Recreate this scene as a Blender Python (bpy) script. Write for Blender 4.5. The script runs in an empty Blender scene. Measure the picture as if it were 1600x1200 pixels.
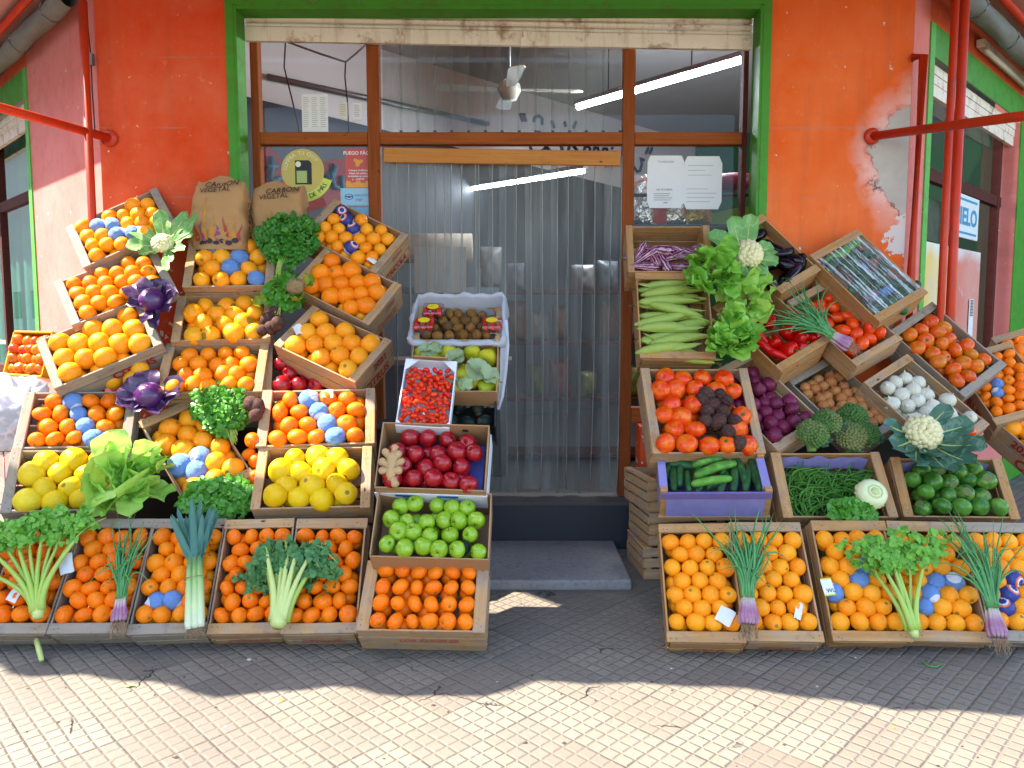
import bpy, bmesh, math, random
import numpy as np
from mathutils import Vector, Matrix, Euler, noise
R = math.radians
rnd = random.Random(7)
scene = bpy.context.scene
col = scene.collection
# ------------------------------------------------------------------ camera
FPX, PITCH = 1200.0, R(5.0)
CAM = Vector((0, -4.85, 1.5))
FW = Vector((0, math.cos(PITCH), -math.sin(PITCH)))
UP = Vector((0, math.sin(PITCH), math.cos(PITCH)))
RT = Vector((1, 0, 0))
cd = bpy.data.cameras.new('camera')
cam = bpy.data.objects.new('camera', cd)
col.objects.link(cam)
cam.location = CAM
cam.rotation_euler = (R(90) - PITCH, 0, 0)
cd.sensor_width = 36
cd.lens = 36 * FPX / 1600
cd.clip_start = .05
cd.clip_end = 500
scene.camera = cam
# ------------------------------------------------------------------ light
SUN_EL, SUN_AZ = R(53.2), R(-90)          # the sun stands to the left of the facade
w = bpy.data.worlds.new('World')
scene.world = w
w.use_nodes = True
bg = w.node_tree.nodes['Background']
sky = w.node_tree.nodes.new('ShaderNodeTexSky')
sky.sky_type = 'NISHITA'
sky.sun_disc = False
sky.sun_elevation = SUN_EL
sky.sun_rotation = SUN_AZ
w.node_tree.links.new(sky.outputs[0], bg.inputs[0])
bg.inputs[1].default_value = 0.15
sl = bpy.data.lights.new('sun', 'SUN')
sl.energy = 3.8
sl.angle = R(0.5)
sl.color = (1, .93, .82)
so = bpy.data.objects.new('sun', sl)
col.objects.link(so)
S = Vector((math.sin(SUN_AZ) * math.cos(SUN_EL), math.cos(SUN_AZ) * math.cos(SUN_EL), math.sin(SUN_EL)))
so.rotation_euler = S.to_track_quat('Z', 'Y').to_euler()
so.location = (-6, -3, 8)
scene.view_settings.view_transform = 'Standard'
scene.view_settings.look = 'None'
scene.view_settings.exposure = 2.45
scene.view_settings.gamma = 1
scene.cycles.max_bounces = 10
scene.cycles.transparent_max_bounces = 24
scene.cycles.caustics_reflective = False
scene.cycles.caustics_refractive = False

# ------------------------------------------------------------------ pixel helpers (photo pixels, 1600 x 1200)
def ray(px, py):
    return FW + RT * ((px - 800) / FPX) + UP * ((600 - py) / FPX)
def at(px, py, Y):
    r = ray(px, py)
    return CAM + r * ((Y - CAM.y) / r.y)
def onground(px, py, z=0.0):
    r = ray(px, py)
    return CAM + r * ((z - CAM.z) / r.z)
def onplane(px, py, p, n):
    r = ray(px, py)
    return CAM + r * ((p - CAM).dot(n) / r.dot(n))

# ------------------------------------------------------------------ objects
def tag(o, label=None, cat=None, group=None, kind=None):
    if label: o['label'] = label
    if cat: o['category'] = cat
    if group: o['group'] = group
    if kind: o['kind'] = kind
    return o
def empty(name, M=None, label=None, cat=None, group=None):
    o = bpy.data.objects.new(name, None)
    o.empty_display_size = .1
    col.objects.link(o)
    if M is not None: o.matrix_world = M
    return tag(o, label, cat, group)
def link(name, me, parent=None, M=None):
    o = bpy.data.objects.new(name, me)
    col.objects.link(o)
    if parent is not None: o.parent = parent
    if M is not None: o.matrix_local = M
    return o

class MB:
    """collects faces for one mesh"""
    def __init__(s): s.v = []; s.f = []; s.m = []; s.sm = []
    def add(s, vs, fs, mi=0, smooth=True):
        o = len(s.v)
        s.v += [tuple(v) for v in vs]
        s.f += [tuple(i + o for i in f) for f in fs]
        s.m += [mi] * len(fs); s.sm += [smooth] * len(fs)
    def box(s, c, d, mi=0, rot=None):
        x, y, z = d[0] / 2, d[1] / 2, d[2] / 2
        vs = [Vector((a * x, b * y, e * z)) for e in (-1, 1) for b in (-1, 1) for a in (-1, 1)]
        if rot is not None: vs = [rot @ v for v in vs]
        c = Vector(c)
        s.add([v + c for v in vs], [(0, 2, 3, 1), (4, 5, 7, 6), (0, 1, 5, 4), (2, 6, 7, 3), (0, 4, 6, 2), (1, 3, 7, 5)], mi, False)
    def quad(s, a, b, c, d, mi=0): s.add([a, b, c, d], [(0, 1, 2, 3)], mi, False)
    def tube(s, pts, rad, n=8, mi=0, cap=True):
        pts = [Vector(p) for p in pts]
        if not hasattr(rad, '__len__'): rad = [rad] * len(pts)
        vs, fs = [], []
        t0 = (pts[1] - pts[0]).normalized()
        ref = Vector((0, 0, 1)) if abs(t0.z) < .9 else Vector((1, 0, 0))
        for i, p in enumerate(pts):
            t = (pts[min(i + 1, len(pts) - 1)] - pts[max(i - 1, 0)])
            t = t.normalized() if t.length > 1e-9 else t0
            a = t.cross(ref)
            if a.length < 1e-4: a = t.cross(Vector((1, .3, 0)))
            a.normalize(); b = t.cross(a); ref = a.cross(t) if False else ref
            for k in range(n):
                g = 2 * math.pi * k / n
                vs.append(p + (a * math.cos(g) + b * math.sin(g)) * rad[i])
        for i in range(len(pts) - 1):
            for k in range(n):
                k2 = (k + 1) % n
                fs.append((i * n + k, i * n + k2, (i + 1) * n + k2, (i + 1) * n + k))
        if cap:
            fs.append(tuple(range(n))[::-1]); fs.append(tuple(range((len(pts) - 1) * n, len(pts) * n)))
        s.add(vs, fs, mi)
    def lathe(s, prof, n=20, mi=0, axis=None, origin=(0, 0, 0), wob=None):
        """profile [(r, z)] about Z"""
        vs, fs = [], []
        for i, (r, z) in enumerate(prof):
            for k in range(n):
                g = 2 * math.pi * k / n
                q = wob(g, i / (len(prof) - 1)) if wob else 1
                vs.append(Vector((r * q * math.cos(g), r * q * math.sin(g), z)) + Vector(origin))
        for i in range(len(prof) - 1):
            for k in range(n):
                k2 = (k + 1) % n
                fs.append((i * n + k, i * n + k2, (i + 1) * n + k2, (i + 1) * n + k))
        mis = mi if hasattr(mi, '__call__') else None
        if mis:
            for i in range(len(prof) - 1):
                s.add(vs[i * n:(i + 2) * n], [(k, (k + 1) % n, n + (k + 1) % n, n + k) for k in range(n)], mis(i / (len(prof) - 1)))
        else:
            s.add(vs, fs, mi)
    def leaf(s, base, d, nrm, L, W, curl=.3, ruf=.0, nu=4, nv=7, mi=0, fold=.25, pw=(.6, 1.0), freq=5., ph=0., twist=0.):
        """blade from base along d; nrm is its upper side; curl bends it away from nrm"""
        d = Vector(d).normalized(); nrm = Vector(nrm); nrm = (nrm - d * nrm.dot(d)).normalized(); sd = d.cross(nrm)
        p = Vector(base); vs = []; fs = []
        dirv, nv_ = d.copy(), nrm.copy()
        st = L / nv
        for j in range(nv + 1):
            v = j / nv
            wd = W * (max(v, 1e-3) ** pw[0]) * (max(1 - v, 0) ** (pw[1] * .5)) * 1.25 + W * .06 * (1 - v)
            if twist: sd2 = Matrix.Rotation(twist * v, 3, dirv) @ sd
            else: sd2 = sd
            for i in range(2 * nu + 1):
                u = (i - nu) / nu
                q = p + sd2 * (u * wd) + nv_ * (abs(u) * fold * wd + ruf * (abs(u) ** 1.5) * math.sin(freq * v * 6.28 + ph + (2.1 if u > 0 else 0)) )
                vs.append(q)
            rot = Matrix.Rotation(curl / nv, 3, sd)
            dirv = rot @ dirv; nv_ = rot @ nv_
            p = p + dirv * st
        n = 2 * nu + 1
        for j in range(nv):
            for i in range(n - 1):
                fs.append((j * n + i, j * n + i + 1, (j + 1) * n + i + 1, (j + 1) * n + i))
        s.add(vs, fs, mi)
    def mesh(s, name, mats):
        me = bpy.data.meshes.new(name)
        me.from_pydata(s.v, [], s.f)
        for m in (mats if isinstance(mats, (list, tuple)) else [mats]): me.materials.append(m)
        me.polygons.foreach_set('material_index', s.m)
        me.polygons.foreach_set('use_smooth', s.sm)
        me.update()
        return me
    def obj(s, name, mats, parent=None, M=None): return link(name, s.mesh(name, mats), parent, M)

def bevelled(o, wd=.003, seg=1):
    b = o.modifiers.new('edge', 'BEVEL'); b.width = wd; b.segments = seg; b.limit_method = 'ANGLE'
    return o

# ------------------------------------------------------------------ materials
def lin(h):
    if not isinstance(h, str): return tuple(h) + (1,)
    c = [int(h[i:i + 2], 16) / 255 for i in (0, 2, 4)]
    return tuple(x / 12.92 if x <= .04045 else ((x + .055) / 1.055) ** 2.4 for x in c) + (1,)
class NT:
    def __init__(s, name):
        s.mat = bpy.data.materials.new(name); s.mat.use_nodes = True
        s.t = s.mat.node_tree; s.b = s.t.nodes['Principled BSDF']; s.out = s.t.nodes['Material Output']
    def n(s, typ, ins=None, out=0, **pr):
        x = s.t.nodes.new('ShaderNode' + typ)
        for k, v in pr.items(): setattr(x, k, v)
        for k, v in (ins or {}).items():
            if isinstance(v, bpy.types.NodeSocket): s.t.links.new(v, x.inputs[k])
            else: x.inputs[k].default_value = v
        return x.outputs[out]
    def ramp(s, fac, stops, interp='LINEAR'):
        x = s.t.nodes.new('ShaderNodeValToRGB'); x.color_ramp.interpolation = interp
        e = x.color_ramp.elements
        if len(stops) == 1: stops = [stops[0], (1, stops[0][1])]
        while len(e) < len(stops): e.new(.5)
        for el, (p, c) in zip(e, stops): el.position = p; el.color = lin(c)
        s.t.links.new(fac, x.inputs[0])
        return x.outputs[0]
    def mix(s, fac, a, b, typ='MIX'):
        x = s.t.nodes.new('ShaderNodeMix'); x.data_type = 'RGBA'; x.blend_type = typ
        for i, v in ((0, fac), (6, a), (7, b)):
            if isinstance(v, bpy.types.NodeSocket): s.t.links.new(v, x.inputs[i])
            elif i == 0: x.inputs[0].default_value = v
            else: x.inputs[i].default_value = lin(v) if isinstance(v, str) or len(v) == 3 else v
        return x.outputs[2]
    def m(s, op, a, b=0., c=0., clamp=False):
        x = s.t.nodes.new('ShaderNodeMath'); x.operation = op; x.use_clamp = clamp
        for i, v in enumerate((a, b, c)):
            if isinstance(v, bpy.types.NodeSocket): s.t.links.new(v, x.inputs[i])
            else: x.inputs[i].default_value = v
        return x.outputs[0]
    def co(s, which='Object', scale=None, rot=None):
        c = s.n('TexCoord', out={'Generated': 0, 'Normal': 1, 'UV': 2, 'Object': 3}[which])
        if scale or rot:
            c = s.n('Mapping', {'Vector': c, 'Scale': scale or (1, 1, 1), 'Rotation': rot or (0, 0, 0)})
        return c
    def noise(s, vec, scale, detail=4, rough=.55, out=0, dist=0.):
        return s.n('TexNoise', {'Vector': vec, 'Scale': scale, 'Detail': detail, 'Roughness': rough, 'Distortion': dist}, out)
    def set(s, **k):
        for a, v in k.items():
            i = s.b.inputs[a.replace('_', ' ')]
            if isinstance(v, bpy.types.NodeSocket): s.t.links.new(v, i)
            elif isinstance(v, str): i.default_value = lin(v)
            else: i.default_value = v
        return s
    def bump(s, h, strength=.3, dist=.01):
        s.t.links.new(s.n('Bump', {'Height': h, 'Strength': strength, 'Distance': dist}), s.b.inputs['Normal']); return s
    def island(s): return s.n('NewGeometry', out=8)
    def objrand(s): return s.n('ObjectInfo', out=5)

def plain(name, c, rough=.6, metal=0., var=.12, scale=20, bump=0.):
    t = NT(name); v = t.noise(t.co(), scale)
    base = lin(c)[:3]
    t.set(Base_Color=t.mix(v, tuple(x * (1 - var) for x in base), tuple(min(1, x * (1 + var)) for x in base)), Roughness=rough, Metallic=metal)
    if bump: t.bump(t.noise(t.co(), scale * 4), bump, .005)
    return t.mat
def chipped(name, c, under, rough=.4):
    t = NT(name); o = t.co(); n = t.noise(o, 9., 6, .7); n2 = t.noise(o, 38., 5, .65)
    b_ = lin(c)[:3]
    k = t.mix(t.noise(o, 3., 4), tuple(x * .78 for x in b_), tuple(min(1, x * 1.15) for x in b_))
    k = t.mix(t.m('MULTIPLY', t.ramp(n, [(.5, '000000'), (.7, 'ffffff')]), .35), k, '5a3020')
    chip = t.ramp(t.m('ADD', t.m('MULTIPLY', n2, .6), t.m('MULTIPLY', n, .4)), [(.615, '000000'), (.635, 'ffffff')])
    k = t.mix(chip, k, under)
    t.set(Base_Color=k, Roughness=t.m('ADD', rough, t.m('MULTIPLY', n, .3)), Specular_IOR_Level=.35); t.bump(t.m('SUBTRACT', t.m('MULTIPLY', n2, .3), chip), .35, .003)
    return t.mat
def fruit(name, cols, rough=.38, peel=0., peel_s=260, patch=None, ps=9, coat=0., blotch=.35):
    """skin colour differs from fruit to fruit, with a mottled patch and pores"""
    t = NT(name); r = t.objrand(); o = t.co()
    sh = t.n('VectorMath', {0: o, 1: t.n('CombineXYZ', {'X': t.m('MULTIPLY', r, 37.), 'Y': t.m('MULTIPLY', r, 91.), 'Z': r})}, operation='ADD')
    c = t.ramp(r, [(i / max(1, len(cols) - 1), k) for i, k in enumerate(cols)])
    n = t.noise(sh, ps)
    if patch: c = t.mix(t.m('MULTIPLY', t.ramp(n, [(.45, '000000'), (.72, 'ffffff')]), blotch * 2, clamp=True), c, patch)
    else: c = t.mix(t.m('MULTIPLY', n, blotch), c, t.mix(.5, c, cols[0]))
    t.set(Base_Color=c, Roughness=rough, Coat_Weight=coat * .6, Coat_Roughness=.15, Specular_IOR_Level=.16)
    if peel: t.bump(t.noise(sh, peel_s, 2), peel, .0016)
    return t.mat
def wood(name, c1, c2, c3, along='X', grey=.3, dirt=.5):
    t = NT(name); o = t.co()
    isl = t.island(); rr = t.objrand()
    off = t.n('CombineXYZ', {'X': t.m('MULTIPLY', isl, 13.), 'Y': t.m('MULTIPLY', isl, 29.), 'Z': t.m('MULTIPLY', rr, 17.)})
    v = t.n('VectorMath', {0: o, 1: off}, operation='ADD')
    sc = {'X': (3, 60, 60), 'Y': (60, 3, 60), 'Z': (60, 60, 3)}[along]
    g = t.noise(t.n('Mapping', {'Vector': v, 'Scale': sc}), 1., 5, .6, dist=.6)
    fine = t.noise(t.n('Mapping', {'Vector': v, 'Scale': tuple(k * 3.3 for k in sc)}), 1., 3, .6)
    c = t.ramp(g, [(.2, c1), (.5, c2), (.8, c3)])
    c = t.mix(t.m('MULTIPLY', t.m('ADD', isl, rr), .33), c, t.mix(.62, c, c1))
    c = t.mix(t.m('MULTIPLY', t.ramp(t.noise(v, 7.), [(.42, '000000'), (.62, 'ffffff')]), grey), c, '8f857a')
    c = t.mix(t.m('MULTIPLY', t.ramp(t.noise(v, 23., 6), [(.55, '000000'), (.75, 'ffffff')]), dirt), c, '3a2a1d')
    c = t.mix(t.ramp(t.n('TexVoronoi', {'Vector': t.n('Mapping', {'Vector': v, 'Scale': tuple(max(k / 12, 2.2) for k in sc)}), 'Scale': 2.0}), [(.03, 'ffffff'), (.07, '000000')]), c, '2d1c10')
    t.set(Base_Color=c, Roughness=.8, Specular_IOR_Level=.25)
    t.bump(t.m('ADD', g, t.m('MULTIPLY', fine, .6)), .35, .004)
    return t.mat
def leafmat(name, c1, c2, vein=None, rough=.5, trans=.3, scale=30, vary=.5):
    t = NT(name); isl = t.island()
    n = t.noise(t.co(), scale)
    c = t.mix(t.m('ADD', t.m('MULTIPLY', isl, vary), t.m('MULTIPLY', n, 1 - vary)), c1, c2)
    if vein: c = t.mix(t.m('MULTIPLY', t.ramp(t.noise(t.co(), scale * .6, 2, dist=1.5), [(.46, '000000'), (.5, 'ffffff'), (.54, '000000')]), .3), c, vein)
    t.set(Base_Color=c, Roughness=rough)
    t.bump(t.noise(t.co(), scale * 3), .35, .004)
    tr = t.n('BsdfTranslucent', {'Color': c})
    mx = t.n('MixShader', {0: trans, 1: t.b.outputs[0], 2: tr})
    t.t.links.new(mx, t.out.inputs[0])
    return t.mat
def glass(name, tint=(.9, .95, .95), gloss=.08, rough=.02, mixg=None):
    t = NT(name)
    tr = t.n('BsdfTransparent', {'Color': tint + (1,)})
    gl = t.n('BsdfGlossy', {'Color': (1, 1, 1, 1), 'Roughness': rough})
    f = t.m('ADD', t.m('MULTIPLY', t.n('Fresnel', {'IOR': 1.4}), .55), gloss, clamp=True)
    t.t.links.new(t.n('MixShader', {0: f, 1: tr, 2: gl}), t.out.inputs[0])
    return t.mat
def emit(name, c, s):
    t = NT(name); t.set(Base_Color=c, Emission_Color=c, Emission_Strength=s, Roughness=.4); return t.mat

def text_mesh(body, size=1., align='CENTER', font_shear=0., offset=0., ext=.0004):
    cu = bpy.data.curves.new('lettering', 'FONT')
    cu.body = body; cu.size = size; cu.align_x = align; cu.align_y = 'CENTER'; cu.shear = font_shear; cu.offset = offset; cu.extrude = ext
    cu.resolution_u = 3
    o = bpy.data.objects.new('lettering', cu); col.objects.link(o)
    dg = bpy.context.evaluated_depsgraph_get()
    me = bpy.data.meshes.new_from_object(o.evaluated_get(dg))
    bpy.data.objects.remove(o); bpy.data.curves.remove(cu)
    me.name = 'lettering'
    return me
def text(parent, body, size, M, mat, align='CENTER', name='lettering', offset=0., sx=1., shear=0.):
    me = text_mesh(body, size, align, shear, offset)
    me.materials.clear(); me.materials.append(mat)
    o = link(name, me, parent, M @ Matrix.Diagonal((sx, 1, 1, 1)))
    return o
def basis(o, x, y, z=None):
    x = Vector(x).normalized(); y = Vector(y); y = (y - x * x.dot(y)).normalized(); z = x.cross(y)
    M = Matrix((x, y, z)).transposed().to_4x4(); M.translation = Vector(o)
    return M
# ------------------------------------------------------------------ materials of the place
def paint(name, c1, c2, chips='d8cdc2', patch=False, lines=True, chipamt=1.):
    t = NT(name); o = t.co()
    n = t.noise(o, 1.3, 6, .6); n2 = t.noise(o, 5.5, 5, .65)
    c = t.mix(t.ramp(t.m('ADD', t.m('MULTIPLY', n, .7), t.m('MULTIPLY', n2, .3)), [(.38, '000000'), (.62, 'ffffff')]), c1, c2)
    streak = t.noise(t.n('Mapping', {'Vector': o, 'Scale': (9, 9, .8)}), 1., 4)
    c = t.mix(t.m('MULTIPLY', t.ramp(streak, [(.5, '000000'), (.75, 'ffffff')]), .22), c, '7d4a38')
    fl = t.noise(o, 14., 6, .7)
    c = t.mix(t.m('MULTIPLY', t.ramp(fl, [(.60, '000000'), (.66, 'ffffff')]), .25), c, t.mix(.5, c, 'e8b49c'))
    x = t.n('SeparateXYZ', {0: o}); z = t.n('SeparateXYZ', {0: o}, 2)
    h = t.noise(o, 40, 5, .6)
    if lines:
        q = t.m('ABSOLUTE', t.m('SUBTRACT', t.m('FRACT', t.m('DIVIDE', t.m('ADD', z, .07), .42)), .5))
        ln = t.m('MULTIPLY', t.m('LESS_THAN', q, .012), t.ramp(t.noise(o, 3.1, 4), [(.45, '000000'), (.6, 'ffffff')]))
        c = t.mix(t.m('MULTIPLY', ln, .6), c, '9a7a70')
    # flaked paint, thicker towards the foot of the wall
    low = t.m('SUBTRACT', 1., t.m('DIVIDE', t.m('SUBTRACT', z, 1.6), .75), clamp=True)
    chip = t.m('GREATER_THAN', t.m('ADD', t.noise(o, 17., 5, .6), t.m('MULTIPLY', low, .085 * chipamt)), .69)
    c = t.mix(chip, c, chips)
    bumph = t.m('SUBTRACT', t.m('MULTIPLY', h, .4), chip)
    if patch:
        # bare render where the plaster was mended round the awning arm
        dx = t.m('DIVIDE', t.m('SUBTRACT', x, 2.60), .50); dz = t.m('DIVIDE', t.m('SUBTRACT', z, 2.47), .56)
        r = t.m('SQRT', t.m('ADD', t.m('MULTIPLY', dx, dx), t.m('MULTIPLY', dz, dz)))
        r = t.m('ADD', r, t.m('MULTIPLY', t.m('SUBTRACT', t.noise(o, 4.5, 5, .6), .5), .75))
        halo = t.ramp(r, [(.82, 'ffffff'), (1.4, '000000')])
        core = t.ramp(r, [(.70, 'ffffff'), (.76, '000000')])
        c = t.mix(t.m('MULTIPLY', halo, t.ramp(t.noise(o, 9., 4), [(.3, '555555'), (.6, 'ffffff')])), c, 'e0ab9e')
        c = t.mix(core, c, t.mix(t.noise(o, 11., 5), 'a39a90', 'c4bcb0'))
        c = t.mix(t.m('MULTIPLY', t.ramp(r, [(.715, '000000'), (.735, 'ffffff'), (.76, '000000')]), t.ramp(t.noise(o, 6.), [(.45, '000000'), (.6, 'ffffff')])), c, '4a3a33')
        dz2 = t.m('DIVIDE', t.m('SUBTRACT', z, 1.98), .2); dx2 = t.m('DIVIDE', t.m('SUBTRACT', x, 2.5), .2)
        r2 = t.m('ADD', t.m('SQRT', t.m('ADD', t.m('MULTIPLY', dx2, dx2), t.m('MULTIPLY', dz2, dz2))), t.m('MULTIPLY', t.m('SUBTRACT', t.noise(o, 10., 6, .65), .5), 2.4))
        c = t.mix(t.ramp(r2, [(.75, 'ffffff'), (.8, '000000')]), c, 'cfc4bd')
        bumph = t.m('SUBTRACT', bumph, t.m('MULTIPLY', core, .8))
    t.set(Base_Color=c, Roughness=.8, Specular_IOR_Level=.2)
    t.bump(bumph, .5, .004)
    return t.mat
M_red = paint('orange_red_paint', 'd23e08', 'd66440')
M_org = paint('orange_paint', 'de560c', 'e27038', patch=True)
M_salmon = paint('salmon_paint', 'd4746a', 'da847a', lines=False, chipamt=0)
M_band = paint('band_paint', 'd65530', 'db6a45', lines=False, chipamt=0)
M_green = chipped('green_paint', '3f8a1c', '6f7460', .45)
M_litgreen = chipped('lit_green_paint', '58a840', 'b8c4a8', .45)  # the trim green again, with sunlight on the jambs put into the colour
M_redpipe = chipped('red_pipe_paint', 'c0340f', '7a5a4c', .3)
M_canvas = plain('grey_canvas', '6d716a', .85, var=.25, scale=12, bump=.3)
M_soffit = plain('pink_soffit_plaster', 'c08e84', .8, var=.12, scale=3, bump=.15)
M_wood_frame = wood('varnished_wood', '6a300f', '8c4718', 'a2581f', 'Z', 0, .15)
M_wood_frame_x = wood('varnished_wood_rail', '753610', '98501c', 'aa6024', 'X', 0, .15)
M_wood_dark = wood('dark_door_wood', '3a1710', '4e2018', '5e2a1f', 'Z', 0, .1)
M_pine = wood('pine_batten', 'a5662c', 'b87a3a', 'c98d4a', 'X', 0, .15)
M_glass = glass('window_glass', (.88, .91, .91), .0)
M_paper = plain('white_paper', 'd6d6d2', .7, var=.04)
M_ink = plain('black_ink', '15151a', .6, var=0)
M_greyink = plain('grey_print', '8a8a88', .6, var=0)
M_white = plain('white_plastic', 'dcdcd8', .4, var=.05)
M_steel = plain('grey_steel', '77797a', .4, .7, var=.1)
M_dark = plain('dark_interior', '1d2124', .7, var=.2, scale=4)

def shutter_mat():
    t = NT('rusty_cream_shutter'); o = t.co()
    drip = t.noise(t.n('Mapping', {'Vector': o, 'Scale': (16, 6, 2.2)}), 1., 6, .65)
    c = t.mix(t.noise(o, 3.), 'dccdb8', 'eadfce')
    c = t.mix(t.m('MULTIPLY', t.ramp(drip, [(.52, '000000'), (.72, 'ffffff')]), .55), c, '9a6a3c')
    c = t.mix(t.m('MULTIPLY', t.ramp(t.noise(o, 5.5, 6, .7), [(.56, '000000'), (.66, 'ffffff')]), .7), c, '8a5228')
    c = t.mix(t.ramp(t.noise(o, 60., 4, .7), [(.66, '000000'), (.72, 'ffffff')]), c, '4a2d1a')
    t.set(Base_Color=c, Roughness=.5); t.bump(t.noise(o, 30.), .2, .003)
    return t.mat
M_shutter = shutter_mat()

def pavement_mat():
    t = NT('pavement_tiles')
    p = t.n('Mapping', {'Vector': t.co(), 'Rotation': (0, 0, R(45)), 'Location': (.08, .03, 0)})
    warp = t.n('VectorMath', {0: p, 1: t.n('VectorMath', {0: t.noise(p, 1.4, 3, out=1), 'Scale': .03}, operation='SCALE')}, operation='ADD')
    x = t.n('SeparateXYZ', {0: warp}); y = t.n('SeparateXYZ', {0: warp}, 1)
    s = .23
    ux, uy = t.m('DIVIDE', x, s), t.m('DIVIDE', y, s)
    ix, iy = t.m('FLOOR', ux), t.m('FLOOR', uy)
    cell = t.n('CombineXYZ', {'X': ix, 'Y': iy})
    wn = t.n('TexWhiteNoise', {'Vector': cell}, 0, noise_dimensions='3D')
    wc = t.n('TexWhiteNoise', {'Vector': cell}, 1, noise_dimensions='3D')
    fx, fy = t.m('FRACT', ux), t.m('FRACT', uy)
    ex = t.m('SUBTRACT', .5, t.m('ABSOLUTE', t.m('SUBTRACT', fx, .5))); ey = t.m('SUBTRACT', .5, t.m('ABSOLUTE', t.m('SUBTRACT', fy, .5)))
    edge = t.m('MINIMUM', ex, ey)
    jit = t.m('MULTIPLY', t.m('SUBTRACT', t.noise(p, 60., 3), .5), .02)
    joint = t.ramp(t.m('ADD', edge, jit), [(.004, 'ffffff'), (.016, '000000')])
    px_, py_ = t.m('FRACT', t.m('MULTIPLY', fx, 4.)), t.m('FRACT', t.m('MULTIPLY', fy, 4.))
    qx = t.m('SUBTRACT', .5, t.m('ABSOLUTE', t.m('SUBTRACT', px_, .5))); qy = t.m('SUBTRACT', .5, t.m('ABSOLUTE', t.m('SUBTRACT', py_, .5)))
    q = t.m('MINIMUM', qx, qy)
    worn = t.m('MULTIPLY', t.m('ADD', t.m('MULTIPLY', wn, .75), t.m('MULTIPLY', t.noise(p, 2.2, 4), .5)), 1., clamp=True)
    groove = t.ramp(q, [(.03, '000000'), (.16, 'ffffff')])
    n1 = t.noise(p, 3., 6, .65); n2 = t.noise(p, 34., 6, .7)
    c = t.mix(wn, '665f56', '7f7668')
    c = t.mix(t.m('MULTIPLY', t.n('SeparateXYZ', {0: wc}, 1), .14), c, '86705a')
    c = t.mix(t.m('MULTIPLY', n1, .55), c, '6c5f50')
    c = t.mix(t.m('MULTIPLY', t.ramp(n2, [(.5, '000000'), (.75, 'ffffff')]), .35), c, '574f46')
    c = t.mix(t.m('MULTIPLY', t.m('SUBTRACT', 1., groove), .16), c, '564d44')
    c = t.mix(t.m('MULTIPLY', t.ramp(t.noise(p, 1.1, 5, .7), [(.52, '000000'), (.7, 'ffffff')]), .3), c, '564e48')
    spots = t.ramp(t.n('TexVoronoi', {'Vector': p, 'Scale': 9.}), [(.025, 'ffffff'), (.05, '000000')])
    c = t.mix(t.m('MULTIPLY', spots, .7), c, '3a3028')
    # cracks only in some places
    cr = t.n('TexVoronoi', {'Vector': t.n('VectorMath', {0: p, 1: t.n('VectorMath', {0: t.noise(p, 7., 4, out=1), 'Scale': .13}, operation='SCALE')}, operation='ADD'), 'Scale': 2.3}, 0, feature='DISTANCE_TO_EDGE')
    crack = t.m('MULTIPLY', t.ramp(cr, [(.003, 'ffffff'), (.009, '000000')]), t.ramp(t.noise(p, 1.7, 2), [(.60, '000000'), (.64, 'ffffff')]))
    dark = t.m('MAXIMUM', t.m('MULTIPLY', joint, t.ramp(t.noise(p, 2.6, 3), [(.35, '111111'), (.68, 'aaaaaa')])), crack)
    c = t.mix(dark, c, '322a24')
    t.set(Base_Color=c, Roughness=.8)
    h = t.m('MULTIPLY', groove, t.m('ADD', .25, t.m('MULTIPLY', worn, .75)))
    h = t.m('ADD', h, t.m('MULTIPLY', n2, .25))
    h = t.m('ADD', h, t.m('MULTIPLY', wn, .5))
    h = t.m('SUBTRACT', h, t.m('MULTIPLY', dark, 1.6))
    t.bump(h, .9, .008)
    return t.mat
mb = MB(); mb.quad((-40, -40, 0), (40, -40, 0), (40, 40, 0), (-40, 40, 0))
tag(mb.obj('pavement', pavement_mat()), 'worn beige patterned tile pavement laid diagonally to the shop', kind='structure')

# ------------------------------------------------------------------ building
WL, WR = -2.54, 2.45
OX0, OX1, OZ = -1.705, 1.54, 3.385
bld = empty('shop_building', Matrix(), 'corner shop building painted orange red with green trimmed openings', 'building')
TOP = 4.55
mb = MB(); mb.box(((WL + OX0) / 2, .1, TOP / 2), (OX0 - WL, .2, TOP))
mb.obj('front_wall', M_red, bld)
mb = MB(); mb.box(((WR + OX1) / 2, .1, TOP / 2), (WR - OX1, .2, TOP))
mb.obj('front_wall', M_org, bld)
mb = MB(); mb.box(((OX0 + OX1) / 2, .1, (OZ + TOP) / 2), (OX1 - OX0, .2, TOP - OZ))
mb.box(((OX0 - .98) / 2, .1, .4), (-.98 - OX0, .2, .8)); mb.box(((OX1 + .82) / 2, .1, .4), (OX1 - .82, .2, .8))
mb.obj('front_wall', M_red, bld)
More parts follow.
